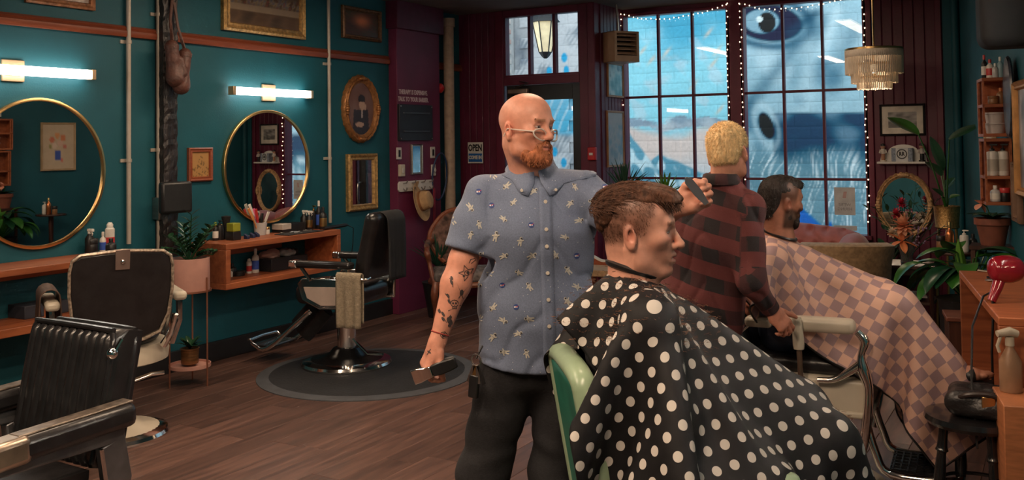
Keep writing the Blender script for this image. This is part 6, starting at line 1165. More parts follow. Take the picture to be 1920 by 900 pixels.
# ================================================================== people
ff = unit((fw[0], fw[1], 0)); UPV = arr((0, 0, 1))
def hdir(th): a = math.radians(th); return unit(-ff*math.cos(a)+r0*math.sin(a))       # 0 = towards camera, 90 = image right
def bframe(th, pitch=0, roll=0):
    f = hdir(th); l = np.cross(UPV, f); B = np.stack([f, l, UPV], 1); return B@rotm(math.radians(roll), math.radians(pitch), 0)
def head_prims(s, c, R, k, nose=1., jaw=1., mouth=0., ears=1.):
    """head in its own frame: x forward, y left, z up, origin at ear height"""
    s.at(c, R); e = lambda p, r, kk=.02, RR=None, sub=False: s.ell(arr(p)*k, arr(np.broadcast_to(arr(r), (3,)))*k, RR, kk*k, sub)
    cn = lambda a, b, ra, rb, kk=.02, sub=False: s.cone(arr(a)*k, arr(b)*k, ra*k, rb*k, kk*k, sub)
    e((-.012, 0, .036), (.098, .077, .084)); e((.012, 0, .045), (.083, .07, .072), .03); e((.035, 0, -.03), (.058, .06, .07), .035)
    for y in (-1, 1):
        cn((-.002, y*.052, -.05), (.012, y*.049, -.082), .02, .02, .03); cn((.012, y*.049, -.082), (.066, y*.017, -.106), .02, .017, .025); e((.066, y*.043, -.018), (.022, .02, .017), .025)
    e((.076, 0, -.104), (.02*jaw, .022, .018), .02); e((.075, 0, -.062), (.024, .034, .03), .02)
    cn((.083, -.036, .026), (.083, .036, .026), .012, .012, .015); e((.088, 0, .024), (.01, .016, .012), .012)
    for y in (-1, 1): e((.1, y*.031, .004), (.02, .021, .0115), .012, sub=True)
    for y in (-1, 1):
        e((.0775, y*.031, .003), .0128, .003); cn((.084, y*.018, .013), (.08, y*.045, .011), .0052, .0048, .006); cn((.083, y*.02, -.009), (.079, y*.044, -.008), .004, .004, .006)
    cn((.09, 0, .016), (.113*nose, 0, -.03), .0075, .0105, .01); e((.114*nose, 0, -.034), (.0125, .012, .011), .008)
    for y in (-1, 1): e((.1, y*.0125, -.038), (.0115, .0085, .009), .006); e((.106, y*.007, -.045), (.005, .0035, .003), .003, sub=True)
    cn((.093, -.02, -.064), (.1, 0, -.061), .005, .0068, .006); cn((.093, .02, -.064), (.1, 0, -.061), .005, .0068, .006)
    cn((.092, -.018, -.073-mouth), (.097, 0, -.0745-mouth), .0055, .0078, .006); cn((.092, .018, -.073-mouth), (.097, 0, -.0745-mouth), .0055, .0078, .006)
    cn((.1, -.021, -.0678-mouth*.5), (.1, .021, -.0678-mouth*.5), .002+mouth*.5, .002+mouth*.5, .004, True)
    if ears:
        for y in (-1, 1):
            Re = rotm(0, math.radians(-12), math.radians(y*22)); e((-.012, y*.079, -.012), (.019, .0075, .033), .006, Re); e((-.016, y*.081, -.002), (.013, .008, .02), .004, Re)
            e((-.008, y*.0865, -.008), (.0085, .0055, .017), .004, Re, True); e((-.006, y*.078, -.038), (.009, .007, .009), .006)
            cn((.004, y*.078, -.026), (.004, y*.08, -.004), .004, .003, .004)
    s.at()
def loc_head(V, c, R, k): return ((V-arr(c))@R)/k
def face_col(Lh, skin, lip, iris=(.05, .03, .02), openz=.0048, brow=None, gaze=(0, 0)):
    C_ = np.tile(arr(skin), (len(Lh), 1)); x, y, z = Lh.T; ay = np.abs(y)
    red = np.exp(-((x-.1)**2+(y)**2+(z+.033)**2)/.016**2)*.8+np.exp(-(((ay-.045)/.018)**2+((z+.028)/.02)**2))*(x > .03)*.5+np.exp(-(((x+.01)/.022)**2+((z)/.035)**2))*(ay > .072)*.9
    C_ = mixc(C_, arr(skin)*arr((1.08, .72, .66)), np.clip(red, 0, 1)*.7)
    C_ = mixc(C_, arr(skin)*.62, np.clip(np.exp(-(((ay-.031)/.017)**2+((z-.003)/.012)**2))*(x > .055), 0, 1)*.5)
    lm = np.exp(-((y/.021)**4+((z+.069)/.0095)**4))*(x > .085); C_ = mixc(C_, arr(lip), np.clip(lm, 0, 1)*.85); C_[(np.abs(z+.0678) < .0022) & (ay < .021) & (x > .085)] *= .35
    ed = np.sqrt((x-.0775)**2+(ay-.031)**2+(z-.003)**2); ey = (ay-.031); sl = openz*(1-(ey/.0135)**2); o = (ed < .0142) & (np.abs(z-.002) < sl) & (x > .079)
    C_[o] = (.5, .45, .42); yy = np.sign(y)*ey; C_[o & (np.hypot(yy-gaze[0], z-.002-gaze[1]) < .006)] = iris
    C_[(ed < .0148) & (np.abs(np.abs(z-.002)-sl-.0008) < .0011) & (x > .079)] *= .3
    if brow is not None:
        bz = .0255-.10*(ay-.03)**2*20*(ay > .03); b = (ay > .012) & (ay < .05) & (np.abs(z-bz) < .0052) & (x > .06); C_[b] = C_[b]*.25+arr(brow)*.75
    return C_
def beardmask(Lh):
    x, y, z = Lh.T; ay = np.abs(y); return np.clip(sst(-.028, -.052, z+.25*(x-.03)*(x > .03)*(x < .08))*sst(-.012, .008, x)*(1-sst(-.125, -.15, z))*(1-np.exp(-((y/.02)**4+((z+.069)/.01)**4))*(x > .085)), 0, 1)
def fingers(s, wrist, d, n, left, curls, k=1., thumb=None, spread=.1, palm_k=.012):
    d, n = unit(d), unit(n); n = unit(n-d*(n@d)); t = np.cross(n, d) if left else np.cross(d, n); w = arr(wrist)
    s.at(); P = lambda a, b, c: w+(d*a+t*b+n*c)*k
    s.cone(P(0, 0, 0), P(.03, 0, 0), .024*k, .026*k, .02)
    for b in (-.028, -.01, .01, .028): s.cone(P(.015, b*.75, 0), P(.085, b, 0), .0145*k, .0135*k, palm_k)
    s.ell(P(.035, .022, .012), arr((.02, .02, .02))*k, k=.015); s.ell(P(.04, -.02, .01), arr((.02, .018, .018))*k, k=.015)
    ends = []
    for i, (b, ln, al) in enumerate([(.03, .072, .088), (.0105, .08, .093), (-.0095, .075, .09), (-.029, .06, .082)]):
        p = P(al, b, 0); ang = 0; dd0 = unit(d+t*(b/.03)*spread); rr = [.0098, .0092, .0082, .007] if i < 3 else [.0088, .0082, .0072, .0062]; cu = curls[i] if hasattr(curls[0], '__len__') else curls
        for j, fr_ in enumerate((.46, .3, .24)):
            ang += math.radians(cu[j]); dd = dd0*math.cos(ang)+n*math.sin(ang); q = p+dd*ln*fr_*k; s.cone(p, q, rr[j]*k, rr[j+1]*k, .005); p = q
        ends.append(p)
    tb = P(.02, .028, .008); th = thumb or [(.055, .05, .02), (.08, .055, .035), (.1, .05, .045)]
    pts = [tb]+[P(*q) for q in th]; s.chain(pts, [.0145*k, .0118*k, .0105*k, .0085*k], .006); return ends
def join(*ms):
    V = []; Fq = []; n = 0; C_ = []
    for v, f, c in ms: V.append(v); Fq.append(f+n); n += len(v); C_.append(c)
    return np.concatenate(V), np.concatenate(Fq), np.concatenate(C_)
def skin_mat(name, bump=.06): return M(name, (1, 1, 1), .46, attr='Col', var=.09, vscale=55, bump=bump, bscale=220, spec=.4)
skinm = skin_mat('skin'); skinm.node_tree.nodes['Principled BSDF'].inputs['Subsurface Weight'].default_value = .06; skinm.node_tree.nodes['Principled BSDF'].inputs['Subsurface Radius'].default_value = (.012, .005, .003)
def hairm(name, col, var=.5): return M(name, col, .65, var=var, vscale=70, stretch=(1, 1, .35), bump=.6, bscale=140, spec=.25)
def strands(mb, roots, dirs, ln, r, grav=.3, wave=.0, seed=0, cen=None):
    rs = np.random.RandomState(seed)
    if cen is not None: dirs = [d-(p-cen)/np.linalg.norm(p-cen)*((d@(p-cen))/np.linalg.norm(p-cen))*.85 for p, d in zip(roots, dirs)]
    for p, d in zip(roots, dirs):
        L_ = ln*rs.uniform(.7, 1.25); t = unit(d); q = arr(p); pts = [q]
        for i in range(4): t = unit(t+arr((0, 0, -grav*.3))+rs.normal(size=3)*wave); q = q+t*L_/4; pts.append(q)
        mb.tube(pts, [r, r, r*.9, r*.7, r*.25], 3, cap=False)
def hair_obj(name, V, Fq, mb, mat, parent):
    """one hair mesh: shaped volume plus loose strands"""
    o = smesh(name, V, Fq, mat, parent)
    if mb is not None and mb.v:
        o2 = mb.build('hair_strands', mat, None, orig=rootloc(parent)); bm = bmesh.new(); bm.from_mesh(o.data); bm.from_mesh(o2.data); bm.to_mesh(o.data); bm.free(); bpy.data.objects.remove(o2); o.data.shade_smooth()
    return o
# decals: flat print that follows a surface
class Decal:
    def __init__(s, V, Fq): s.b = BVHTree.FromPolygons([tuple(v) for v in V], [tuple(int(i) for i in f) for f in Fq]); s.mb = MB()
    def put(s, o, d, x, y, poly, col, off=.0012, sub=1):
        """poly (2-D, metres) around o, axes x and y, cast along d"""
        pl = arr(poly); cen = pl.mean(0); pts = np.concatenate([[cen], pl]); V = []
        for a, b in pts:
            h = s.b.ray_cast(Vector(o+x*a+y*b), Vector(d), .6)
            if h[0] is None: return
            nn = h[1] if h[1].dot(Vector(d)) < 0 else -h[1]; V.append(arr(h[0]+nn*off))
        V = arr(V)
        if np.ptp(V@d) > .06: return
        s.mb.col = col; s.mb.add(V, [(0, i, i % (len(pl))+1) for i in range(1, len(pl))]+[(0, len(pl), 1)])
    def line(s, o, d, x, y, pts, w, col, off=.0014):
        pts = arr(pts)
        for i in range(len(pts)-1):
            t = pts[i+1]-pts[i]; l = np.linalg.norm(t)
            if l < 1e-6: continue
            t /= l; nrm = arr((-t[1], t[0]))*w/2; s.put(o, d, x, y, [pts[i]-nrm-t*w*.3, pts[i+1]-nrm+t*w*.3, pts[i+1]+nrm+t*w*.3, pts[i]+nrm-t*w*.3], col, off)
def circ(cx, cy, rx, ry=None, n=10, a0=0): ry = ry or rx; a = np.arange(n)*2*PI/n+a0; return np.stack([cx+rx*np.cos(a), cy+ry*np.sin(a)], 1)
printm = M('flat_print', (1, 1, 1), .7, attr='Col', var=.05)
# ------------------------------------------------------------------ bald barber
B1 = 3.2
SK1 = (.6, .28, .2)
hc1 = D(986, 241, B1-.02); R1 = bframe(47, 0, -3); k1 = .935
T1 = bframe(8); f1, l1 = T1[:, 0], T1[:, 1]
ft1 = D(1005, 700, B1); o1 = arr((ft1[0], ft1[1], 0))
s = S(); head_prims(s, hc1, R1, k1, 1.0, 1.1); nb = D(999, 341, B1+.03); s.cone(hc1+R1@arr((-.03, 0, -.05)), nb, .056, .062, .03); s.cone(nb, nb-UPV*.1, .062, .12, .05)
V, Fq = s.mesh(.0029); Lh = loc_head(V, hc1, R1, k1)
C1 = face_col(Lh, SK1, (.42, .13, .1), (.05, .035, .03), .0038, gaze=(0, -.002), brow=(.3, .14, .07)); sc_ = sst(.03, .07, Lh[:, 2])*(1-sst(.06, .09, Lh[:, 0])); C1 = mixc(C1, arr(SK1)*arr((.96, .93, .93)), sc_*.5); C1 = mixc(C1, arr((.36, .13, .07)), beardmask(Lh)*.5)
hm1 = (V, Fq, C1)
# arms and hands
shR, elR, wrR = D(904, 366, B1), D(868, 490, B1-.04), D(820, 642, B1-.1)
shL, elL, wrL = D(1097, 356, B1), D(1196, 440, B1-.12), D(1272, 388, B1-.3)
s = S(); s.chain([shR, elR, elR*.72+wrR*.28, wrR], [.052, .043, .045, .026], .03)
cl_d = unit(D(845, 684, B1-.13)-D(785, 707, B1-.13)); clc = D(815, 693, B1-.13)
fingers(s, wrR, -up*.9-rt*.42, rt*.8+fw*.35-up*.25, False, [[48, 52, 30], [52, 55, 30], [55, 55, 30], [58, 55, 30]], 1.0, [(.05, .044, .02), (.078, .046, .038), (.098, .036, .058)])
V, Fq = s.mesh(.0032); CR = np.tile(arr(SK1)*arr((1, .96, .94)), (len(V), 1)); armR = (V, Fq, CR)
s = S(); s.chain([shL, elL, elL*.72+wrL*.28, wrL], [.052, .044, .044, .027], .03)
fingers(s, wrL, rt*.8+up*.42-fw*.1, -fw*.9+up*.2-rt*.15, True, [[55, 70, 40], [62, 72, 40], [66, 74, 40], [68, 74, 40]], .98, [(.05, .045, .025), (.08, .04, .045), (.1, .025, .055)])
V2, F2 = s.mesh(.0032); armL = (V2, F2, np.tile(arr(SK1), (len(V2), 1)))
# trunk and legs under the clothes
hipR, hipL = D(955, 668, B1), D(1060, 668, B1); knR, knL = D(906, 890, B1-.02), D(1040, 890, B1-.02); anR, anL = D(888, 1165, B1+.02), D(1036, 1165, B1+.02); anR[2] = anL[2] = .09
pel1 = (hipR+hipL)/2; ch1 = D(1002, 430, B1)
s = S(); s.econe(pel1, ch1, (.14, .09), (.135, .08), xh=f1); s.cone(shR, shL, .04, .04, .05)
for h_, k_, a_ in ((hipR, knR, anR), (hipL, knL, anL)): s.chain([h_, k_, a_], [.08, .055, .038], .03)
V3, F3 = s.mesh(.014); trunk = (V3, F3, np.tile(arr(SK1), (len(V3), 1)))
V, Fq, C_ = join(hm1, armR, armL, trunk)
person1 = smesh('person', V, Fq, skinm, None, o1, col=C_, smooth=1)
tag(person1, 'bald bearded barber in blue printed shirt and clear glasses, holding clippers', 'person')
# beard
s = S(); s.at(hc1, R1); k = k1; q = lambda *p: arr(p)*k
s.ell(q(.078, 0, -.104), q(.028, .034, .028), k=.02)
for y in (-1, 1): s.cone(q(.012, y*.052, -.07), q(.06, y*.03, -.107), .017, .022, .02); s.cone(q(.097, y*.006, -.05), q(.086, y*.026, -.066), .0085, .0085, .01); s.cone(q(.086, y*.026, -.066), q(.078, y*.03, -.092), .009, .014, .012)
s.ell(q(.092, 0, -.086), q(.013, .014, .01), k=.012); s.cone(q(.104, -.014, -.067), q(.104, .014, -.067), .0065, .0065, .004, True)
s.disp(lambda P: .0022*fbm(P, 260, 3, 2)); V, Fq = s.mesh(.003)
Nrm = None; mb = MB(); rs = np.random.RandomState(1); ids = rs.choice(len(V), 2200); ctr = hc1+R1@q(.05, 0, -.08)
strands(mb, V[ids], (V[ids]-ctr)*6+R1[:, 0]*.2-UPV*1.2, .0095, .0007, .3, .2, 2)
hair_obj('beard', V, Fq, mb, hairm('ginger_beard', (.36, .13, .06)), person1)
mb = MB()
for y in (-1, 1):
    rts = [hc1+R1@q(.0925-.25*(abs(t)-.012)**1*.35, y*t, .028+.002*math.sin(t*60)) for t in np.linspace(.012, .05, 34)]; strands(mb, rts, [R1@arr((-.2, y*1., .0))]*len(rts), .008, .0008, .05, .1, 5)
mb.build('eyebrows', hairm('ginger_brow', (.3, .13, .06)), person1, world=True)
# glasses
gl = M('clear_acetate', (.8, .72, .66), .15, trans=.35, var=.05); gw = lambda p: hc1+R1@arr(p)*k1; gz = -.023
for y in (-1, 1):
    ring = [gw((.104-.012*abs(math.cos(a))**2*(1 if math.cos(a)*y > 0 else .2), y*.034+.028*math.cos(a), gz+.0215*math.sin(a)*(1 if math.sin(a) < 0 else .8)+(.004*math.cos(a)*y))) for a in np.linspace(0, 2*PI, 26)[:-1]]
    MB().tube(ring, .0028, 6, loop=True).build('lens_rim', gl, person1, world=True); MB().add(np.array([np.mean(ring, 0)]+ring), [(0, i+1, (i+1) % 25+1) for i in range(25)]).build('lens', pane_g, person1, world=True)
    MB().tube([gw((.094, y*.06, gz+.008)), gw((.05, y*.079, gz+.012)), gw((-.01, y*.085, gz+.018)), gw((-.03, y*.082, gz-.008))], .0024, 6).build('temple', gl, person1, world=True)
MB().tube([gw((.105, -.009, gz+.006)), gw((.109, 0, gz+.009)), gw((.105, .009, gz+.006))], .0024, 6).build('glasses_bridge', gl, person1, world=True)
# shirt
def folds(P, c, f, l, amp=.005):
    q = P-c; a, b, z = q@f, q@l, q[:, 2]; n = fbm(P, 9, 7, 2)
    r_ = 1-np.abs(np.sin(z*13+b*20*np.sign(b)+2.2*n)); return amp*(r_**3*1.7+np.sin(z*26+b*14+3*n)*.45+np.sin(b*38-z*9+2.5*n)*.35*np.clip(1.2-np.abs(z)*2, .2, 1)+n*.5)
s = S(); hem = pel1+UPV*.0; s.econe(pel1-UPV*.06, pel1+UPV*.16, (.2, .138), (.185, .13), .03, f1); s.econe(pel1+UPV*.14, ch1+UPV*.0, (.188, .13), (.2, .125), .05, f1); s.econe(ch1, (shR+shL)/2-UPV*.02, (.2, .122), (.15, .085), .06, f1)
s.cone(shR+l1*.012-UPV*.005, nb-l1*.045+UPV*.0, .058, .04, .05); s.cone(shL-l1*.012-UPV*.005, nb+l1*.045+UPV*.0, .058, .04, .05); s.cone(nb-UPV*.05, nb-UPV*.01, .08, .066, .03)
slR = shR*.2+elR*.8; s.chain([shR, shR*.55+elR*.45, slR], [.065, .068, .074], .035); slL = shL*.3+elL*.7; s.chain([shL, shL*.55+elL*.45, slL], [.066, .068, .07], .035)
s.disp(lambda P: folds(P, ch1, f1, l1, .0045)); dR, dL = unit(elR-shR), unit(elL-shL)
s.cutfn(lambda P: np.where(((P-slR)@dR > -.1) & (np.linalg.norm(P-slR, axis=1) < .12), (P-slR)@dR-.012, -1.)); s.cutfn(lambda P: np.where(((P-slL)@dL > -.1) & (np.linalg.norm(P-slL, axis=1) < .12), (P-slL)@dL-.012, -1.))
s.cutfn(lambda P: (pel1[2]-.012+.16*((P-pel1)@l1)**2*4-.0)-P[:, 2]-.02); s.cutfn(lambda P: .058-np.linalg.norm((P-nb)[:, :2]-((P-nb)[:, 2:3]*0), axis=1)-(P[:, 2] < nb[2]+.0)*.05)
V, Fq = s.mesh(.006); chamb = M('blue_chambray', (.135, .17, .26), .85, var=.14, vscale=220, bump=.12, bscale=400, sheen=.15)
N, L, b = nodes(chamb); vo = N.new('ShaderNodeTexVoronoi'); vo.inputs['Scale'].default_value = 55; tc = N.new('ShaderNodeTexCoord'); L.new(tc.outputs['Object'], vo.inputs['Vector']); lt_ = N.new('ShaderNodeMath'); lt_.operation = 'LESS_THAN'; lt_.inputs[1].default_value = .07; L.new(vo.outputs['Distance'], lt_.inputs[0]); mx = N.new('ShaderNodeMix'); mx.data_type = 'RGBA'; src = b.inputs['Base Color'].links[0].from_socket; L.new(lt_.outputs[0], mx.inputs[0]); L.new(src, mx.inputs[6]); mx.inputs[7].default_value = (.55, .58, .62, 1); basecol_link(chamb, mx.outputs[2])
shirt1 = smesh('shirt', V, Fq, chamb, person1); dc = Decal(V, Fq)
def astronaut(dc, o, d, x, y, a, sc):
    ca, sa = math.cos(a), math.sin(a); X, Y = x*ca+y*sa, -x*sa+y*ca; w_, g_, k_ = (.45, .44, .4), (.26, .25, .23), (.03, .03, .04); P = lambda pl: arr(pl)*sc
    dc.put(o, d, X, Y, P(circ(0, 0, .0082, .0115, 10)), w_); dc.put(o, d, X, Y, P(circ(0, .0145, .0068, .0062, 10)), w_); dc.put(o, d, X, Y, P(circ(.0015, .0145, .0045, .0038, 8)), k_, .0018)
    for pl in ([(-.007, -.006), (-.001, -.008), (-.003, -.021), (-.008, -.02)], [(.001, -.008), (.007, -.006), (.009, -.02), (.004, -.022)], [(-.006, .007), (-.006, .001), (-.015, -.003), (-.015, .002)], [(.006, .007), (.006, .001), (.015, .007), (.013, .011)]): dc.put(o, d, X, Y, P(pl), w_)
    dc.put(o, d, X, Y, P([(-.006, 0), (.006, 0), (.006, .0022), (-.006, .0022)]), g_, .0018)
def badge(dc, o, d, x, y, sc):
    dc.put(o, d, x, y, circ(0, 0, .0115, n=14)*sc, (.02, .05, .2)); dc.put(o, d, x, y, arr([(-.011, -.001), (.002, .003), (.012, .006), (.002, -.001)])*sc, (.5, .03, .05), .0019)
    for q in ([(-.008, -.0035), (-.008, .0035), (-.006, .0035), (-.003, -.0005), (-.003, .0035), (-.001, .0035), (-.001, -.0035), (-.003, -.0035)], [(.001, -.0035), (.0035, .0035), (.0065, -.0035), (.005, -.0035), (.0035, .0005), (.0025, -.0035)]): dc.put(o, d, x, y, arr(q)*sc, (.65, .65, .68), .0019)
rnd = random.Random(5); i = 0
for r_ in range(12):
    for c_ in range(8):
        px, py = 832+c_*46+(23 if r_ % 2 else 0)+rnd.uniform(-8, 8), 322+r_*31+rnd.uniform(-7, 7); o = CAM+ray(px, py)*(B1-.42); dd = unit(ray(px, py)); i += 1
        if abs(px-1021) < 13: continue
        if (r_*3+c_*2) % 5 == 0: badge(dc, o, dd, r0, UPV, rnd.uniform(.78, .9))
        else: astronaut(dc, o, dd, r0, UPV, rnd.uniform(-2.6, 2.6), rnd.uniform(.62, .8))
dc.mb.build('shirt_print', printm, shirt1, world=True, vcol=True, flat=True)['kind'] = 'stuff'
bv = dc.b
def onsurf(px, py, off=.002, dep=B1-.42):
    d = unit(ray(px, py)); h = bv.ray_cast(Vector(CAM+ray(px, py)*dep), Vector(d), .8); return arr(h[0])-d*off if h[0] is not None else None
pk = [];
for py in np.linspace(350, 672, 40):
    a, b_ = onsurf(1010+(py-350)*.03, py, .003), onsurf(1034+(py-350)*.03, py, .003)
    if a is not None and b_ is not None: pk.append([a, a*.67+b_*.33, a*.33+b_*.67, b_])
MB().grid(pk).build('placket', chamb, shirt1, world=True, solid=.002)
for py in (378, 430, 462, 512, 562, 612):
    p = onsurf(1022+(py-350)*.03, py, .005)
    if p is not None: MB().lathe([(.0062, 0), (.0062, .002), (.004, .0025), (.001, .0018)], 12, R=frame(-fw), at=p).build('button', M('shirt_button', (.6, .55, .48), .4), shirt1, world=True)
pc = [[onsurf(px, py, .0015) for px in np.linspace(1062, 1116, 7)] for py in list(np.linspace(398, 455, 7))]
if all(q is not None for r_ in pc for q in r_): MB().grid(pc).build('pocket', chamb, shirt1, world=True, solid=.0015)
# collar: folded band and two leaves
def nring(r, z, a): return nb+UPV*z+(f1*math.cos(a)+l1*math.sin(a))*r
for sg in (-1, 1):
    rows = []
    def outer(r, z, a, off):
        p = nring(r, z, a); di = unit(f1*math.cos(a)+l1*math.sin(a)-UPV*.0); h_ = bv.ray_cast(Vector(p+di*.3+UPV*.0), Vector(-di), .45)
        if h_[0] is not None:
            e_ = (arr(h_[0])-p)@di
            if e_ > -off: p = p+di*(e_+off)
        return p
    for a in np.linspace(.1, PI, 16):
        tp2 = math.exp(-((a-.1)/.55)**2); zt = .075-.032*math.cos(a)
        rows.append([nring(.06, zt-.02, sg*a), nring(.064, zt, sg*a), nring(.071, zt-.004, sg*a), outer(.08, zt-.024-.016*tp2, sg*a, .006), outer(.088, zt-.034-.028*tp2, sg*(a+.09*tp2), .006), outer(.092, zt-.04-.044*tp2, sg*(a+.18*tp2), .006)])
    MB().grid(rows).build('collar', chamb, shirt1, world=True, solid=.004, ang=75)
    p = arr(rows[1][5])+UPV*.012; MB().lathe([(.005, 0), (.005, .002), (.001, .0025)], 10, R=frame(f1), at=p+f1*.004).build('button', M('shirt_button', (0, 0, 0)), shirt1, world=True)
# tattoos on the right forearm
dt = Decal(armR[0], armR[1]); ink = (.055, .04, .04); ax_ = unit(elR-wrR)
def tat(px, py, rot, shapes, sc=1.):
    o = CAM+ray(px, py)*(B1-.35); d = unit(ray(px, py)); ca, sa = math.cos(rot), math.sin(rot); X, Y = r0*ca+UPV*sa, -r0*sa+UPV*ca
    for kd, pl in shapes:
        if kd == 'l': dt.line(o, d, X, Y, arr(pl)*sc, .0022*1.0, ink)
        else: dt.put(o, d, X, Y, arr(pl)*sc, ink if kd == 'f' else (.3, .17, .13))
star = [(math.cos(i*PI/5+PI/2)*(.026 if i % 2 == 0 else .012), math.sin(i*PI/5+PI/2)*(.026 if i % 2 == 0 else .012)) for i in range(11)]
tat(875, 512, .3, [('l', star), ('l', circ(0, 0, .008, n=8)), ('f', circ(.004, 0, .005)), ('l', [(-.02, .01), (.02, -.008)]), ('f', circ(-.012, -.006, .004))])
tat(866, 545, -.2, [('f', [(-.02, .02), (-.006, .0), (.0, -.012), (-.004, -.006)]), ('f', [(.02, .02), (.008, .002), (.0, -.012), (.003, -.004)]), ('f', circ(0, -.006, .006, .01)), ('l', [(0, -.01), (-.006, -.025)]), ('l', [(0, -.01), (.008, -.024)])])
skull = [('l', circ(0, .006, .012, .011, 12)), ('f', circ(-.0045, .006, .0033)), ('f', circ(.0045, .006, .0033)), ('f', circ(0, .0, .0015)), ('l', [(-.006, -.005), (-.006, -.011), (.006, -.011), (.006, -.005)]), ('l', [(-.02, -.018), (.02, .0)]), ('l', [(.02, -.018), (-.02, 0)])]
tat(852, 572, 0, skull); tat(843, 602, .5, [('f', circ(0, 0, .008, .014)), ('l', [(-.014, .012), (.01, -.016)]), ('l', [(-.012, -.012), (.012, .016)]), ('f', circ(.008, .01, .005)), ('f', circ(-.008, -.012, .005))]); tat(832, 628, .2, [('f', [(-.006, -.007), (.006, -.006), (.005, .006), (-.006, .006)]), ('l', circ(0, 0, .011, .011, 6))])
tat(850, 528, .4, [('l', [(-.008, -.014), (-.002, .0), (-.006, .014)]), ('f', circ(-.006, .0, .004, .009)), ('f', circ(.0, .012, .004, .007))]); tat(842, 560, .5, [('l', [(-.004, -.02), (.0, .0), (-.002, .02)]), ('f', circ(-.004, -.008, .004, .008)), ('f', circ(.002, .01, .004, .008))]); tat(830, 592, .5, [('l', [(0, -.024), (.002, .024)]), ('f', circ(-.004, -.01, .004, .008)), ('f', circ(.004, .004, .004, .009)), ('f', circ(-.002, .018, .004, .007))]); tat(884, 488, .8, [('l', [(-.012, 0), (0, .004), (.012, -.004)]), ('l', [(-.008, -.006), (.01, -.008)])])
tat(805, 660, .9, [('l', [(-.01, 0), (.01, .002)]), ('f', circ(0, 0, .003, .007))]); tat(861, 610, .2, [('f', circ(0, 0, .005, .012)), ('l', [(0, -.02), (0, .02)])])
dt.mb.build('tattoos', printm, person1, world=True, vcol=True, flat=True)['kind'] = 'stuff'
MB().tube([wrR+ax_*.03+(frame(ax_)[:, 0]*math.cos(a)*.03+frame(ax_)[:, 1]*math.sin(a)*.03) for a in np.linspace(0, 2*PI, 20)[:-1]], .0022, 6, loop=True).build('bracelet', M('red_string', (.35, .05, .04), .7), person1, world=True)
# trousers, belt, shoes
s = S(); s.econe(pel1-UPV*.02, pel1+UPV*.05, (.172, .118), (.17, .115), .03, f1)
for h_, k_, a_ in ((hipR, knR, anR), (hipL, knL, anL)): s.chain([h_-UPV*.03, k_, a_+UPV*.0], [.098, .084, .072], .035)
s.disp(lambda P: .004*(np.sin(P[:, 2]*34+5*fbm(P, 7, 2)))*np.exp(-((P[:, 2]-.5)/.35)**2)+.003*fbm(P, 20, 4)); s.cutfn(lambda P: .03-P[:, 2])
V, Fq = s.mesh(.009); tro = smesh('trousers', V, Fq, M('black_denim', (.012, .012, .015), .85, var=.25, vscale=90, bump=.15, bscale=200), person1)
for a_ in (anR, anL):
    s = S(); s.at((a_[0], a_[1], 0), T1); s.box((.06, 0, .012), (.15, .048, .012), .01); s.ell((.1, 0, .045), (.1, .046, .04)); s.ell((-.02, 0, .07), (.07, .045, .06), k=.04); s.at(); s.cutfn(lambda P: -P[:, 2]); V, Fq = s.mesh(.008); smesh('shoe', V, Fq, blk, person1)
kp = D(893, 690, B1-.13)
MB().tube([D(905, 648, B1-.12), kp+UPV*.03], .003, 5).build('key_strap', blkl, person1, world=True)
ky = thing('key_ring', 'bunch of keys hanging from the bald barber\'s belt', 'keys', kp-UPV*.06); MB().tube([(.018*math.cos(a), 0, .085+.018*math.sin(a)) for a in np.linspace(0, 2*PI, 16)[:-1]], .0025, 6, loop=True).build('ring', steel, ky)
for i, (dx, a) in enumerate([(-.02, .4), (-.008, .15), (.006, -.1), (.018, -.35)]): MB().box((dx, 0, .04), (.013, .003, .06), rotm(0, a, 0)).build('key', [steel, gold, steel, blk][i], ky, bevel=.001)
MB().box((-.012, .004, .0), (.035, .016, .075), rotm(0, .1, 0)).build('key_fob', blk, ky, bevel=.005)
# clippers and comb, held
Fc = np.stack([cl_d, unit(np.cross(-fw, cl_d)), np.cross(cl_d, unit(np.cross(-fw, cl_d)))], 1)
cp_ = thing('hair_clippers', 'black and silver hair clippers in the bald barber\'s hand', 'clippers', clc); mb = MB(); mb.T = (Fc, np.zeros(3)); mb.loft([arr([(x, y*w_, z*h_) for y, z in ((-1, -1), (1, -1), (1, 1), (-1, 1))]) for x, w_, h_ in ((-.01, .018, .014), (.02, .021, .017), (.05, .02, .016), (.075, .017, .013))]); mb.build('body', blk, cp_, bevel=.005)
mb = MB(); mb.T = (Fc, np.zeros(3)); mb.loft([arr([(x, y*w_, z*h_) for y, z in ((-1, -1), (1, -1), (1, 1), (-1, 1))]) for x, w_, h_ in ((-.075, .023, .002), (-.055, .023, .008), (-.03, .019, .014), (-.01, .018, .015))]); mb.build('blade_head', chrome, cp_, bevel=.002)
c0, c1 = D(1289, 337, B1-.41), D(1322, 378, B1-.39); cm_ = thing('barber_comb', 'flat grey comb in the bald barber\'s raised hand', 'comb', (c0+c1)/2); dd = (c1-c0)/2; Fm = frame(dd, fw); mb = MB(); Lc = np.linalg.norm(dd); mb.T = (Fm, np.zeros(3)); mb.prism([(-.002, -Lc*1.15), (.002, -Lc*1.25), (.002, Lc*1.3), (-.002, Lc*1.2)], .001)
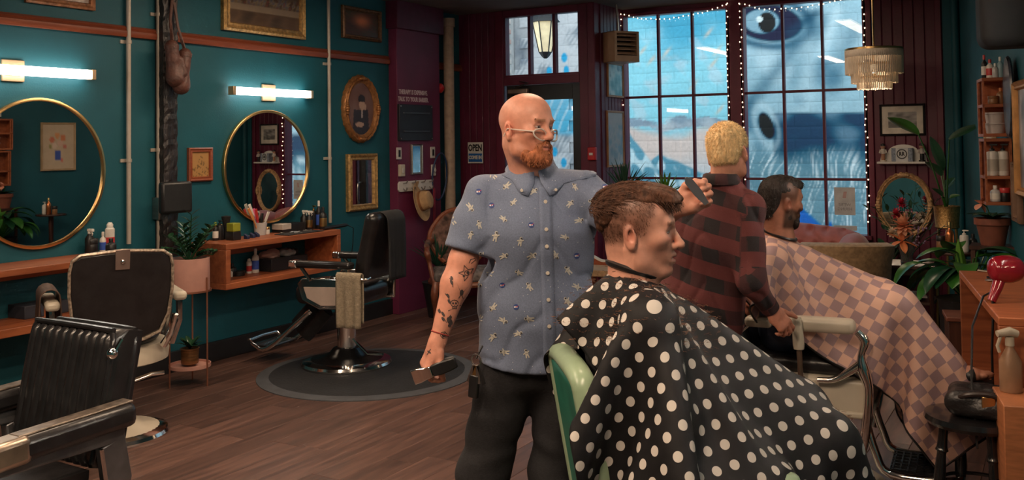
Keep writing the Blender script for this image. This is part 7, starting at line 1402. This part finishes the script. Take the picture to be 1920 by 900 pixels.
mb = MB(); mb.T = (np.stack([unit(np.cross(dd, fw)), -unit(np.cross(np.cross(dd, fw), dd)), unit(dd)], 1), np.zeros(3)); mb.loft([arr([(-w_, -.0018, z), (w_, -.0018, z), (w_, .0018, z), (-w_, .0018, z)]) for w_, z in ((.003, -Lc*1.2), (.012, -Lc*.9), (.013, Lc*.2), (.007, Lc*1.2))]); mb.build('comb_blade', M('comb_grey', (.12, .12, .13), .35, .3), cm_)
# ------------------------------------------------------------------ cloth that is let fall over a seated body
def drape(neck, f, coll, front, back, side, h=.03, steps=150, rneck=.062, grav=3.5, tilt=.25, iters=12, seed=0, fric=.35, wall=None, side2=None):
    f = unit(f); l = np.cross(UPV, f); side2 = side2 or side; nu, nv = int(round((front+back)/h))+1, int(round((side+side2)/h))+1
    u = np.linspace(-back, front, nu); v = np.linspace(-side, side2, nv); U, Vv = np.meshgrid(u, v, indexing='ij'); R_ = np.hypot(U, Vv)
    tl = np.where(R_ < rneck+h*1.2, 1., np.clip(1-(R_-rneck-h*1.2)/.1, 0, 1))[..., None]*tilt; dn = f*np.cos(tl)-UPV*np.sin(tl)
    rr = np.maximum(R_, 1e-6); push = np.where(R_ < rneck, rneck/rr, 1.)
    P = arr(neck)+dn*(U*push)[..., None]+l*(Vv*push)[..., None]; P[..., 2] += np.minimum(np.maximum(R_-rneck, 0)*.5, .03)
    rs = np.random.RandomState(seed); P += rs.normal(size=P.shape)*.001
    pin = R_ < rneck+h*.55; hole = R_ < rneck-h*.6; X = P.copy(); Vl = np.zeros_like(P); w = np.where(pin, 0., 1.); ds = 1/60.
    cons = []
    def add(di, dj, stf):
        d0 = math.hypot(di*(u[1]-u[0]), dj*(v[1]-v[0]))
        a = (slice(max(0, -di), nu-max(0, di)), slice(max(0, -dj), nv-max(0, dj))); b = (slice(max(0, di), nu+min(0, di)), slice(max(0, dj), nv+min(0, dj)))
        # split into alternating sets so that updates in one set never share a vertex
        st = max(abs(di), abs(dj)); ax = 0 if di else 1; n = nu if ax == 0 else nv
        for ph in (0, 1):
            ii = np.arange(nu)[a[0]]; jj = np.arange(nv)[a[1]]; I, J = np.meshgrid(ii, jj, indexing='ij'); sel = ((I//abs(di)) % 2 == ph) if di else ((J//abs(dj)) % 2 == ph)
            ia, ja = I[sel], J[sel]; A = ia*nv+ja; B_ = (ia+di)*nv+ja+dj; wa, wb = w.ravel()[A], w.ravel()[B_]; ok = (wa+wb) > 0; A, B_, wa, wb = A[ok], B_[ok], wa[ok], wb[ok]; cons.append((A, B_, d0, wa/(wa+wb), wb/(wa+wb), stf))
    add(1, 0, 1.); add(0, 1, 1.); add(1, 1, .45); add(1, -1, .45); add(2, 0, .25); add(0, 2, .25)
    PP = arr(neck)+(dn*(U/rr*rneck)[..., None]+l*(Vv/rr*rneck)[..., None]); PP = PP.reshape(-1, 3); LM = np.maximum(R_-rneck, 0).ravel()*1.03+.004
    Xf = X.reshape(-1, 3); Vf = Vl.reshape(-1, 3); wf = w.ravel(); mv = wf > 0
    for it in range(steps):
        Vf[mv] += arr((0, 0, -grav))*ds; Vf *= .965; Q = Xf+Vf*ds*wf[:, None]
        for _ in range(iters):
            for A, B_, d0, ka, kb, stf in cons:
                d = Q[B_]-Q[A]; ln = np.sqrt((d*d).sum(1))+1e-9; c = (stf*(ln-d0)/ln)[:, None]*d
                if d0 > 1.5*h: c *= (ln < d0)[:, None]
                Q[A] += c*ka[:, None]; Q[B_] -= c*kb[:, None]
        dl = Q-PP; dn_ = np.linalg.norm(dl, axis=1)+1e-9; far = (dn_ > LM) & mv; Q[far] = PP[far]+dl[far]*(LM[far]/dn_[far])[:, None]
        dq = Q-Xf; ln = np.linalg.norm(dq, axis=1)+1e-9; Q = Xf+dq*np.minimum(1, .017/ln)[:, None]; dist = coll.ev(Q); hit = (dist < .012) & mv
        if hit.any():
            q = Q[hit]; e = .004; d0_ = dist[hit]; g = np.stack([coll.ev(q+arr(v_)*e)-d0_ for v_ in ((1, 0, 0), (0, 1, 0), (0, 0, 1))], 1); g /= np.linalg.norm(g, axis=1)[:, None]+1e-9
            q = q+g*(np.minimum(.012-d0_, .07))[:, None]; dx = q-Xf[hit]; tn = dx-g*(dx*g).sum(1)[:, None]; Q[hit] = q-tn*fric
        if wall is not None:
            e_ = (Q-wall[0])@wall[1]; o_ = (e_ > 0) & mv; Q[o_] -= e_[o_, None]*wall[1]
        low = Q[:, 2] < .02; Q[low, 2] = .02
        Vf[:] = (Q-Xf)/ds; Xf[:] = Q
    X = Xf.reshape(nu, nv, 3); keep = ~hole
    idx = np.arange(nu*nv).reshape(nu, nv); q4 = np.stack([idx[:-1, :-1], idx[1:, :-1], idx[1:, 1:], idx[:-1, 1:]], -1).reshape(-1, 4); kq = keep.ravel()[q4].all(1); Fq = q4[kq]
    used = np.unique(Fq); mp = np.full(nu*nv, -1); mp[used] = np.arange(len(used)); UV = np.stack([U.ravel()[used], Vv.ravel()[used], np.zeros(len(used))], 1)
    edge = idx[0, :].tolist()+idx[1:, -1].tolist()+idx[-1, ::-1].tolist()[1:]+idx[::-1, 0].tolist()[1:-1]
    return Xf[used], mp[Fq], UV, Xf[edge]
def cape_obj(name, label, V, Fq, UV, mat, solid=.003, sub=2):
    c = arr((V[:, 0].mean(), V[:, 1].mean(), V[:, 2].min())); o = smesh(name, V, Fq, mat, None, c, uv=UV, smooth=0); md = o.modifiers.new('s', 'SUBSURF'); md.levels = md.render_levels = sub
    md = o.modifiers.new('t', 'SOLIDIFY'); md.thickness = solid; md.offset = 0; return tag(o, label, 'cape')
def cuv_node(mt):
    N, L, b = nodes(mt); at = N.new('ShaderNodeAttribute'); at.attribute_name = 'cuv'; return at.outputs['Vector']
def math_node(N, L, op, a, b=None, c=None):
    n = N.new('ShaderNodeMath'); n.operation = op
    for i, q in enumerate((a, b, c)):
        if q is None: continue
        if isinstance(q, (int, float)): n.inputs[i].default_value = q
        else: L.new(q, n.inputs[i])
    return n.outputs[0]
def seated(pel, neck, f, hipw=.1, knees=None, feet=None, elbows=None, hands=None, belly=.13, chestw=.19, thick=1.):
    l = np.cross(UPV, f); s = S(); sh = [neck-UPV*.075-l*.185, neck-UPV*.075+l*.185]; ch = neck-UPV*.2
    s.econe(pel, ch, (.165, belly), (chestw, .125), .05, f); s.econe(ch, neck-UPV*.08, (chestw, .12), (.12, .075), .06, f); s.cone(neck-UPV*.08, neck+UPV*.04, .07, .056, .04); s.cone(sh[0], sh[1], .056, .056, .05)
    for i in (0, 1):
        sg = (-1, 1)[i]; s.chain([sh[i], elbows[i], hands[i]], [.058, .046, .034], .04); s.chain([pel+l*sg*hipw, knees[i], feet[i]], [.088, .064, .045], .04)
    return s
# ------------------------------------------------------------------ client under the spotted cape
SK2 = (.58, .285, .205); B2 = 2.72
hc2 = D(1194, 432, B2); R2 = bframe(78, 2, 0); k2 = 1.04; fE = arr((math.cos(ER), math.sin(ER), 0)); lE = np.cross(UPV, fE)
nk2 = D(1187, 527, B2); pel2 = arr((E0[0], E0[1], .7))-fE*.08
kn = [pel2+fE*.47-lE*.13+UPV*.1, pel2+fE*.5+lE*.12+UPV*.1]; fe = [kn[0]+fE*.2-UPV*.46, kn[1]+fE*.2-UPV*.46]; el = [nk2-lE*.25-UPV*.33+fE*.02, nk2+lE*.25-UPV*.33+fE*.02]; ha = [pel2+fE*.3-lE*.06+UPV*.16, pel2+fE*.28+lE*.06+UPV*.16]
body2 = seated(pel2, nk2, fE, knees=kn, feet=fe, elbows=el, hands=ha)
s = S(); head_prims(s, hc2, R2, k2, 1.03, 1.12, .003); s.cone(hc2+R2@arr((-.03, 0, -.05)), nk2, .058, .06, .03); s.cone(nk2, nk2-UPV*.06, .06, .085, .04)
V, Fq = s.mesh(.0029); Lh = loc_head(V, hc2, R2, k2); C_ = face_col(Lh, SK2, (.4, .15, .12), (.06, .05, .05), .0024, brow=(.17, .08, .05)); x, y, z = Lh.T
hl = .03+.10*np.clip(x-.02, 0, 1)*0; fade = sst(-.045, .035, z-.35*(x+.03)*(x < 0))*(1-sst(.015, .06, x-.25*(z-.03)*(z > .03)))*(np.abs(y) > .01)+sst(-.09, -.02, z)*(x < -.03)*sst(-.09, .0, z)
fade = np.maximum(fade, sst(.028, .05, z)*(1-sst(.04, .066, x))); nz_ = fbm(V, 120, 2, 2); C_ = mixc(C_, arr((.06, .028, .018)), np.clip(fade, 0, 1)*np.clip(.78+.1*nz_, 0, 1)*(1-sst(.05, .07, x)))
jw = np.exp(-(((z+.085)/.04)**2))*(x > .0)*(z < -.04); C_ = mixc(C_, arr((.3, .13, .085)), np.clip(jw, 0, 1)*.3+beardmask(Lh)*.22); V0, fd0 = V, np.clip(fade, 0, 1)*(x < .05)*(np.abs(y) < .085)*(z > -.05)
hd2 = (V, Fq, C_); V, Fq = body2.mesh(.014)
V, Fq, C_ = join(hd2, (V, Fq, np.tile(arr((.03, .03, .035)), (len(V), 1)))); o2 = arr((pel2[0], pel2[1], 0)); person2 = smesh('person', V, Fq, skinm, None, o2, col=C_, smooth=1); tag(person2, 'seated client with brown quiff in profile under the spotted cape', 'person')
# hair: volume on top, swept forward
s = S(); s.at(hc2, R2); k = k2; q = lambda *p: arr(p)*k
s.ell(q(-.018, 0, .06), q(.094, .073, .064)); s.ell(q(-.06, 0, .03), q(.055, .066, .06), k=.03); s.ell(q(.03, 0, .094), q(.072, .062, .036), k=.03); s.ell(q(.085, -.005, .088), q(.04, .058, .026), rotm(0, .35, 0), k=.025)
s.cutfn(lambda P: (lambda a: (.052-a[:, 2])-.0+np.where(a[:, 0] < -.04, (a[:, 0]+.04)*1.3, 0)+.35*np.clip(a[:, 0]-.05, 0, 1)-.06*(a[:, 0] < -2))(loc_head(P, hc2, R2, k2)), .03)
s.disp(lambda P: .004*fbm(loc_head(P, hc2, R2, 1)*arr((.25, 2., 1.2)), 90, 6, 2)); V, Fq = s.mesh(.0032)
rs = np.random.RandomState(3); Lh = loc_head(V, hc2, R2, k2); ids = rs.choice(np.where(Lh[:, 2] > .045)[0], 3600); mb = MB(); dirs = [(R2@arr((.9+3*max(0, 0), .25*rs.normal(), 4.*(p[2]-.09)-.5*(p[0] > .07)+.15*rs.normal()))) for p in Lh[ids]]; strands(mb, V[ids]-R2[:, 0]*.012, dirs, .03, .0007, .15, .06, 4, hc2+R2@q(-.01, 0, .03)); i2 = rs.choice(np.where(fd0 > .45)[0], 2600); strands(mb, V0[i2], [R2@arr((.3, .1*rs.normal(), -1.)) for _ in i2], .006, .0005, .1, .1, 9, hc2)
hair_obj('hair', V, Fq, mb, hairm('chestnut_hair', (.062, .024, .012), .6), person2)
# collider and cape
E_R = rotm(0, 0, ER); col2 = seated(pel2, nk2, fE, knees=kn, feet=fe, elbows=el, hands=ha); col2.cone(nk2-UPV*.3+fE*.12, pel2+fE*.42+UPV*.14, .1, .1, .05); col2.at(E0, E_R)
for sg in (-1, 1): col2.box((0, sg*.3, .76), (.22, .045, .03), .02)
col2.box((-.27, 0, .76), (.045, .21, .26), .03, rotm(0, -.16, 0)); col2.box((0, 0, .5), (.27, .26, .1), .03); col2.at()
V, Fq, UV, _ = drape(nk2+UPV*.012+fE*.008, fE, col2, 1.32, .27, .72, .03, 160, .066, tilt=.3)
dots = M('spotted_nylon', (.011, .0105, .012), .6, var=.2, vscale=30, spec=.18); N, L, b = nodes(dots); vec = cuv_node(dots); sx_ = N.new('ShaderNodeSeparateXYZ'); L.new(vec, sx_.inputs[0]); mn = lambda op, a, b_=None, c=None: math_node(N, L, op, a, b_, c)
sp = .073; row = mn('DIVIDE', sx_.outputs[0], sp*.5*1.0); rf = mn('ROUND', row); par = mn('MODULO', mn('ABSOLUTE', rf), 2.); yo = mn('ADD', mn('DIVIDE', sx_.outputs[1], sp), mn('MULTIPLY', par, .5)); dx = mn('MULTIPLY', mn('SUBTRACT', row, rf), sp*.5); dy = mn('MULTIPLY', mn('SUBTRACT', yo, mn('ROUND', yo)), sp); rad_ = mn('SQRT', mn('ADD', mn('MULTIPLY', dx, dx), mn('MULTIPLY', dy, dy))); inn_ = mn('LESS_THAN', rad_, .0128)
mx = N.new('ShaderNodeMix'); mx.data_type = 'RGBA'; src = b.inputs['Base Color'].links[0].from_socket; L.new(inn_, mx.inputs[0]); L.new(src, mx.inputs[6]); mx.inputs[7].default_value = (.56, .52, .48, 1); basecol_link(dots, mx.outputs[2])
cape2 = cape_obj('barber_cape', 'black cape with white polka dots over the seated client', V, Fq, UV, dots)
nring2 = [nk2+UPV*(.03-.02*math.cos(a))+(fE*math.cos(a)*.061+lE*math.sin(a)*.059) for a in np.linspace(0, 2*PI, 30)]; MB().tube(nring2, .011, 8, sq=1.8, loop=False).build('neck_band', blk, cape2, world=True)
# hair clippings lying on the cape
rs = np.random.RandomState(8); mb = MB(); Lu = UV; cand = np.where((np.hypot(UV[:, 0], UV[:, 1]) < .3) & (UV[:, 1] < .1))[0]; ids = rs.choice(cand, 1900); extra = np.where((np.abs(UV[:, 0]-.72) < .05) & (np.abs(UV[:, 1]+.05) < .06))[0]; ids = np.r_[ids, rs.choice(extra, 160)] if len(extra) else ids
for i in ids: p = V[i]+rs.normal(size=3)*arr((.012, .012, .0))+UPV*.005; d = rs.normal(size=3)*.0055; mb.tube([p, p+d*arr((1, 1, .2))], .0006, 3, cap=False)
mb.build('hair_clippings', hairm('clippings', (.13, .06, .035), .5), cape2, world=True)['kind'] = 'stuff'
# ------------------------------------------------------------------ client under the checked cape
SK3 = (.42, .185, .12); B3 = 4.55
hc3 = D(1464, 377, B3); R3 = bframe(108, 4, 2); k3 = .99; fD = arr((math.cos(DR), math.sin(DR), 0)); lD = np.cross(UPV, fD); nk3 = D(1463, 452, B3); pel3 = arr((D0[0], D0[1], .74))-fD*.08
kn = [pel3+fD*.5-lD*.08+UPV*.15, pel3+fD*.47+lD*.1+UPV*.05]; fe = [arr((-.5, 4.58, .62)), kn[1]+fD*.14-UPV*.45]; el = [nk3-lD*.16-UPV*.3+fD*.06, nk3+lD*.25-UPV*.3]; ha = [pel3+fD*.28-lD*.05+UPV*.14, pel3+fD*.26+lD*.05+UPV*.14]
body3 = seated(pel3, nk3, fD, knees=kn, feet=fe, elbows=el, hands=ha)
s = S(); head_prims(s, hc3, R3, k3, .98, 1.05); s.cone(hc3+R3@arr((-.03, 0, -.05)), nk3, .06, .062, .03); s.cone(nk3, nk3-UPV*.06, .062, .085, .04); V, Fq = s.mesh(.0034); Lh = loc_head(V, hc3, R3, k3); C_ = face_col(Lh, SK3, (.3, .1, .08), (.03, .02, .02), .004, brow=(.03, .02, .015)); x, y, z = Lh.T
C_ = mixc(C_, arr((.035, .018, .012)), beardmask(Lh+arr((.022, 0, -.012)))*.95); C_ = mixc(C_, arr((.035, .018, .012)), np.clip(sst(-.03, .03, z-.3*(x+.02)*(x < 0))*(1-sst(.03, .055, x-.3*(z-.03)))*.8, 0, 1)*(x < .065)); hd3 = (V, Fq, C_)
V, Fq = body3.mesh(.014); s = S(); foot = fe[0]; s.chain([kn[0], foot], [.06, .042], .02); s.cone(foot, foot+fD*.1-UPV*.0+lD*-.01, .035, .03, .03); s.ell(foot+fD*.1-UPV*.005, (.1, .038, .026), rotm(0, 0, DR), .03)
for i in range(5): s.ell(foot+fD*(.185-.008*abs(i-3))+lD*(.03-.015*i)*-1+UPV*.0, (.02, .009, .011), k=.006)
V2, F2 = s.mesh(.006); V, Fq, C_ = join(hd3, (V, Fq, np.tile(arr((.05, .06, .1)), (len(V), 1))), (V2, F2, np.tile(arr(SK3), (len(V2), 1)))); person3 = smesh('person', V, Fq, skinm, None, arr((pel3[0], pel3[1], 0)), col=C_, smooth=1); tag(person3, 'seated dark bearded client under the checked cape', 'person')
MB().loft([arr([foot+fD*a-UPV*z_+lD*w_ for w_, z_ in ((-.038, .028), (.038, .028), (.038, .045), (-.038, .045))]) for a in (-.05, .06, .2)]).build('sandal_sole', blk, person3, world=True, bevel=.005)
MB().tube([foot+fD*.11+lD*.042*math.cos(a)+UPV*(.03*math.sin(a)-.01) for a in np.linspace(-.3, PI+.3, 12)], .011, 8, sq=2.).build('sandal_strap', blk, person3, world=True); MB().tube([foot+fD*.01+lD*.042*math.cos(a)+UPV*(.036*math.sin(a)-.01) for a in np.linspace(-.3, PI+.3, 12)], .012, 8, sq=2.).build('sandal_strap', blk, person3, world=True)
s = S(); s.at(hc3, R3); k = k3; q = lambda *p: arr(p)*k
s.ell(q(-.015, 0, .045), q(.101, .0795, .081)); s.ell(q(-.07, 0, -.005), q(.042, .064, .068), k=.03); s.ell(q(.052, 0, .085), q(.056, .06, .03), rotm(0, .12, 0), k=.03); s.ell(q(-.09, 0, -.05), q(.026, .05, .035), k=.03)
s.cutfn(lambda P: (lambda a: np.where(a[:, 0] > -.045, .038-a[:, 2]+.45*np.clip(a[:, 0]-.045, 0, 1), -1.))(loc_head(P, hc3, R3, k3)), .01); s.disp(lambda P: .0015*fbm(P, 160, 4, 2)); V, Fq = s.mesh(.004); mb = MB(); rs = np.random.RandomState(4); Lh = loc_head(V, hc3, R3, k3); ids = rs.choice(np.where((Lh[:, 0] < -.07) & (Lh[:, 2] < .02))[0], 260); strands(mb, V[ids], [R3@arr((-.6, .4*rs.normal(), -.7)) for _ in ids], .018, .0014, .1, .5, 5, hc3); ids = rs.choice(np.where(Lh[:, 2] > .06)[0], 500); strands(mb, V[ids], [R3@arr((.9, .3*rs.normal(), .25)) for _ in ids], .016, .0008, .2, .1, 6, hc3); hair_obj('hair', V, Fq, mb, hairm('dark_hair', (.011, .006, .004), .5), person3)
s = S(); s.at(hc3, R3); s.ell(q(.074, 0, -.106), q(.027, .032, .03), k=.02)
for y_ in (-1, 1): s.cone(q(.008, y_*.055, -.075), q(.06, y_*.031, -.105), .019, .021, .02); s.cone(q(-.004, y_*.062, -.03), q(.008, y_*.055, -.075), .01, .018, .015); s.cone(q(.097, y_*.006, -.05), q(.086, y_*.024, -.062), .006, .006, .01); s.cone(q(.086, y_*.024, -.062), q(.076, y_*.028, -.09), .007, .012, .012)
s.disp(lambda P: .0015*fbm(P, 260, 3, 2)); V, Fq = s.mesh(.004); smesh('beard', V, Fq, hairm('dark_hair', (0, 0, 0)), person3)
D_R = rotm(0, 0, DR); col3 = seated(pel3, nk3, fD, knees=kn, feet=fe, elbows=el, hands=ha); col3.cone(nk3-UPV*.27+fD*.12, pel3+fD*.42+UPV*.16, .1, .09, .05); col3.cone(kn[0], fe[0]+fD*.04, .07, .06, .03); col3.at(D0, D_R)
col3.box((.02, .285, .815), (.22, .05, .045), .02)
col3.box((-.3, 0, .88), (.05, .24, .28), .03, rotm(0, -.3, 0)); col3.box((0, 0, .5), (.28, .25, .14), .03); col3.at()
V, Fq, UV, edge = drape(nk3+UPV*.012+fD*.008, fD, col3, 1.17, .27, .47, .03, 160, .066, tilt=.3, seed=2, side2=.58)
chk = M('checked_nylon', (.5, .27, .2), .6, var=.1, vscale=20); N, L, b = nodes(chk); vec = cuv_node(chk); rot = N.new('ShaderNodeVectorRotate'); rot.rotation_type = 'Z_AXIS'; rot.inputs['Angle'].default_value = .06; L.new(vec, rot.inputs[0]); ck = N.new('ShaderNodeTexChecker'); ck.inputs['Scale'].default_value = 21; ck.inputs['Color1'].default_value = (.66, .40, .31, 1); ck.inputs['Color2'].default_value = (.33, .21, .22, 1); of = N.new('ShaderNodeVectorMath'); of.operation = 'ADD'; of.inputs[1].default_value = (5, 5, .026); L.new(rot.outputs[0], of.inputs[0]); L.new(of.outputs[0], ck.inputs['Vector']); basecol_link(chk, ck.outputs[0])
cape3 = cape_obj('barber_cape', 'pink and mauve checked cape over the bearded client', V, Fq, UV, chk); MB().tube(edge, .005, 5, loop=True).build('hem_piping', blk, cape3, world=True)
MB().tube([nk3+UPV*(.028-.02*math.cos(a))+(fD*math.cos(a)*.064+lD*math.sin(a)*.062) for a in np.linspace(0, 2*PI, 30)], .009, 8, sq=1.8).build('neck_band', blk, cape3, world=True)
# ------------------------------------------------------------------ barber in the plaid shirt, back turned
SK4 = (.52, .24, .16); B4 = 4.2; hc4 = D(1364, 287, B4); R4 = bframe(152, 10, -6); k4 = 1.0; T4 = bframe(150); f4, l4 = T4[:, 0], T4[:, 1]; nb4 = D(1352, 352, B4-.02)
shR4, shL4 = D(1406, 392, B4-.1), D(1288, 388, B4+.06); elR4, wrR4 = D(1410, 528, B4-.18), D(1446, 580, B4-.12); elL4, wrL4 = D(1290, 520, B4+.18), D(1370, 560, B4+.3); pel4 = D(1318, 622, B4+.02); ch4 = D(1338, 470, B4)
s = S(); head_prims(s, hc4, R4, k4); s.cone(hc4+R4@arr((-.03, 0, -.04)), nb4, .054, .06, .03); s.cone(nb4, nb4-UPV*.06, .056, .06, .03); V, Fq = s.mesh(.0034); hd4 = (V, Fq, face_col(loc_head(V, hc4, R4, k4), SK4, (.35, .13, .1)))
s = S(); s.chain([shR4, elR4, wrR4], [.05, .042, .026], .03); fingers(s, wrR4, rt*.62-up*.75-fw*.1, fw*.75-rt*.25-up*.3, False, [[22, 35, 20], [28, 40, 25], [34, 45, 25], [40, 48, 30]], 1.0, [(.05, .05, .015), (.08, .07, .02), (.105, .085, .025)]); s.chain([shL4, elL4, wrL4], [.05, .042, .026], .03); fingers(s, wrL4, rt*.7-up*.4, -fw*.3-up*.9, True, [20, 30, 20]); V, Fq = s.mesh(.004); ar4 = (V, Fq, np.tile(arr(SK4)*arr((.95, .85, .85)), (len(V), 1)))
hp4 = [pel4-l4*.09-UPV*.03, pel4+l4*.09-UPV*.03]; kn4 = [q_*arr((1, 1, 0))+arr((0, 0, .5)) for q_ in hp4]; an4 = [q_*arr((1, 1, 0))+arr((0, 0, .09)) for q_ in hp4]; s = S(); s.econe(pel4, ch4, (.13, .085), (.13, .08), xh=f4)
for i in (0, 1): s.chain([hp4[i], kn4[i], an4[i]], [.08, .055, .04], .03)
V, Fq = s.mesh(.015); V, Fq, C_ = join(hd4, ar4, (V, Fq, np.tile(arr(SK4), (len(V), 1)))); o4 = arr((pel4[0], pel4[1], 0)); person4 = smesh('person', V, Fq, skinm, None, o4, col=C_, smooth=1); tag(person4, 'blond barber in plaid shirt with his back turned', 'person')
s = S(); s.at(hc4, R4); k = k4; q = lambda *p: arr(p)*k; s.ell(q(-.014, 0, .042), q(.104, .0825, .089)); s.ell(q(-.066, 0, -.02), q(.045, .064, .06), k=.03); s.ell(q(.02, 0, .06), q(.085, .075, .072), k=.03)
s.cutfn(lambda P: (lambda a: np.where(a[:, 0] > -.03, np.where(np.abs(a[:, 1]) > .05, .02-a[:, 2], -1)+np.maximum(0, 1.2*(a[:, 0]-.03)), -.062-a[:, 2]))(loc_head(P, hc4, R4, k4)), .008); s.disp(lambda P: .0022*fbm(P, 190, 3, 2)); V, Fq = s.mesh(.0036)
mb = MB(); rs = np.random.RandomState(6); ids = rs.choice(len(V), 5200); cw_ = hc4+R4@q(-.05, .0, .105); Pn = V[ids]; dirs = unit_rows = (Pn-cw_)*8+(Pn-hc4)*4.; strands(mb, Pn, dirs, .009, .00065, .2, .2, 7); hair_obj('hair', V, Fq, mb, hairm('blond_hair', (.78, .56, .3), .3), person4)
s = S(); s.econe(pel4-UPV*.05, pel4+UPV*.16, (.175, .135), (.18, .125), .03, f4); s.econe(pel4+UPV*.14, ch4+UPV*.06, (.18, .125), (.2, .125), .05, f4); s.econe(ch4+UPV*.05, (shR4+shL4)/2+UPV*.0, (.2, .12), (.14, .085), .06, f4); s.cone(shR4, nb4-l4*.04+UPV*.01, .062, .05, .05); s.cone(shL4, nb4+l4*.04+UPV*.01, .062, .05, .05); s.cone(nb4-UPV*.03, nb4+UPV*.02, .072, .066, .03)
s.chain([shR4, elR4, wrR4*.93+elR4*.07], [.066, .056, .04], .04); s.chain([shL4, elL4, wrL4*.93+elL4*.07], [.066, .056, .04], .04); s.disp(lambda P: folds(P, ch4, -f4, -l4, .006)); s.cutfn(lambda P: pel4[2]-.055-P[:, 2]); V, Fq = s.mesh(.007)
def plaid_uv(P):
    dT = np.abs((P-ch4)@l4); tv = ((P-elR4)@unit(elR4-shR4)); seg = lambda a, b: np.linalg.norm(P-(a+np.clip(((P-a)@(b-a))/((b-a)@(b-a)), 0, 1)[:, None]*(b-a)), axis=1)
    d1, d2, d3, d4 = seg(shR4, elR4), seg(elR4, wrR4), seg(shL4, elL4), seg(elL4, wrL4); dt_ = np.linalg.norm((P-ch4)-np.outer((P-ch4)[:, 2], UPV), axis=1)-.13
    lat, z_ = (P-ch4)@l4, P[:, 2]-.28*((P-ch4)@l4); uv = np.stack([lat+((P-ch4)@f4)*.5, z_, z_*0], 1)
    for d_, a, b in ((d1, shR4, elR4), (d2, elR4, wrR4), (d3, shL4, elL4), (d4, elL4, wrL4)):
        ax = unit(b-a); Fm = frame(ax, f4); m_ = (d_ < .075) & (np.abs(lat) > .155); q_ = (P-a)@Fm; uv[m_] = np.stack([np.arctan2(q_[:, 1], q_[:, 0])*.055, q_[:, 2]+(0 if a is not elR4 and a is not elL4 else np.linalg.norm(elR4-shR4)), q_[:, 2]*0], 1)[m_]
    return uv
pl = M('plaid_flannel', (.1, .03, .03), .9, var=.12, vscale=120, bump=.15, bscale=250); N, L, b = nodes(pl); vec = cuv_node(pl); sx_ = N.new('ShaderNodeSeparateXYZ'); L.new(vec, sx_.inputs[0]); pw = .125
st1 = math_node(N, L, 'LESS_THAN', math_node(N, L, 'FRACT', math_node(N, L, 'ADD', math_node(N, L, 'DIVIDE', sx_.outputs[0], pw), 20.)), .5); st2 = math_node(N, L, 'LESS_THAN', math_node(N, L, 'FRACT', math_node(N, L, 'ADD', math_node(N, L, 'DIVIDE', sx_.outputs[1], pw), 20.)), .5)
rp = N.new('ShaderNodeValToRGB'); rp.color_ramp.interpolation = 'CONSTANT'; e = rp.color_ramp.elements; e[0].position = 0; e[0].color = (.095, .02, .02, 1); e[1].position = .4; e[1].color = (.04, .01, .012, 1); e2 = rp.color_ramp.elements.new(.8); e2.color = (.012, .008, .01, 1); avg = math_node(N, L, 'MULTIPLY_ADD', st1, .25, math_node(N, L, 'MULTIPLY', st2, .65)); L.new(avg, rp.inputs[0]); basecol_link(pl, rp.outputs[0])
sh4 = smesh('shirt', V, Fq, pl, person4, uv=plaid_uv)
rows = []
for a in np.linspace(-PI*.86, PI*.86, 26):
    q_ = lambda r, z_: nb4+UPV*z_+(-f4*math.cos(a)+l4*math.sin(a))*r
    rows.append([q_(.062, .03), q_(.066, .062), q_(.074, .058), q_(.088, .015)])
mb = MB().grid(rows); cu = mb.build('collar', pl, sh4, world=True, solid=.004, ang=75); at_ = cu.data.attributes.new('cuv', 'FLOAT_VECTOR', 'POINT'); vv = arr([[(i//4)*.02, (i % 4)*.01, 0] for i in range(len(rows)*4)]); at_.data.foreach_set('vector', vv.astype(np.float32).ravel())
cf = frame(unit(wrR4-elR4)); MB().tube([wrR4*.97+elR4*.03-unit(wrR4-elR4)*.03, wrR4-unit(wrR4-elR4)*.0], [.041, .038], 18).build('cuff', M('dark_cuff', (.03, .012, .014), .9), sh4, world=True)
s = S(); s.econe(pel4-UPV*.05, pel4+UPV*.04, (.16, .115), (.155, .11), .03, f4)
for i in (0, 1): s.chain([hp4[i]-UPV*.02, kn4[i], an4[i]], [.096, .078, .066], .035)
s.disp(lambda P: .004*fbm(P, 16, 2)); s.cutfn(lambda P: .03-P[:, 2]); V, Fq = s.mesh(.011); smesh('trousers', V, Fq, M('black_denim', (0, 0, 0)), person4)
for a_ in an4:
    s = S(); s.at((a_[0], a_[1], 0), T4); s.box((.06, 0, .012), (.15, .048, .012), .01); s.ell((.1, 0, .045), (.1, .046, .04)); s.ell((-.02, 0, .07), (.07, .045, .06), k=.04); s.at(); s.cutfn(lambda P: -P[:, 2]); V, Fq = s.mesh(.009); smesh('shoe', V, Fq, blk, person4)
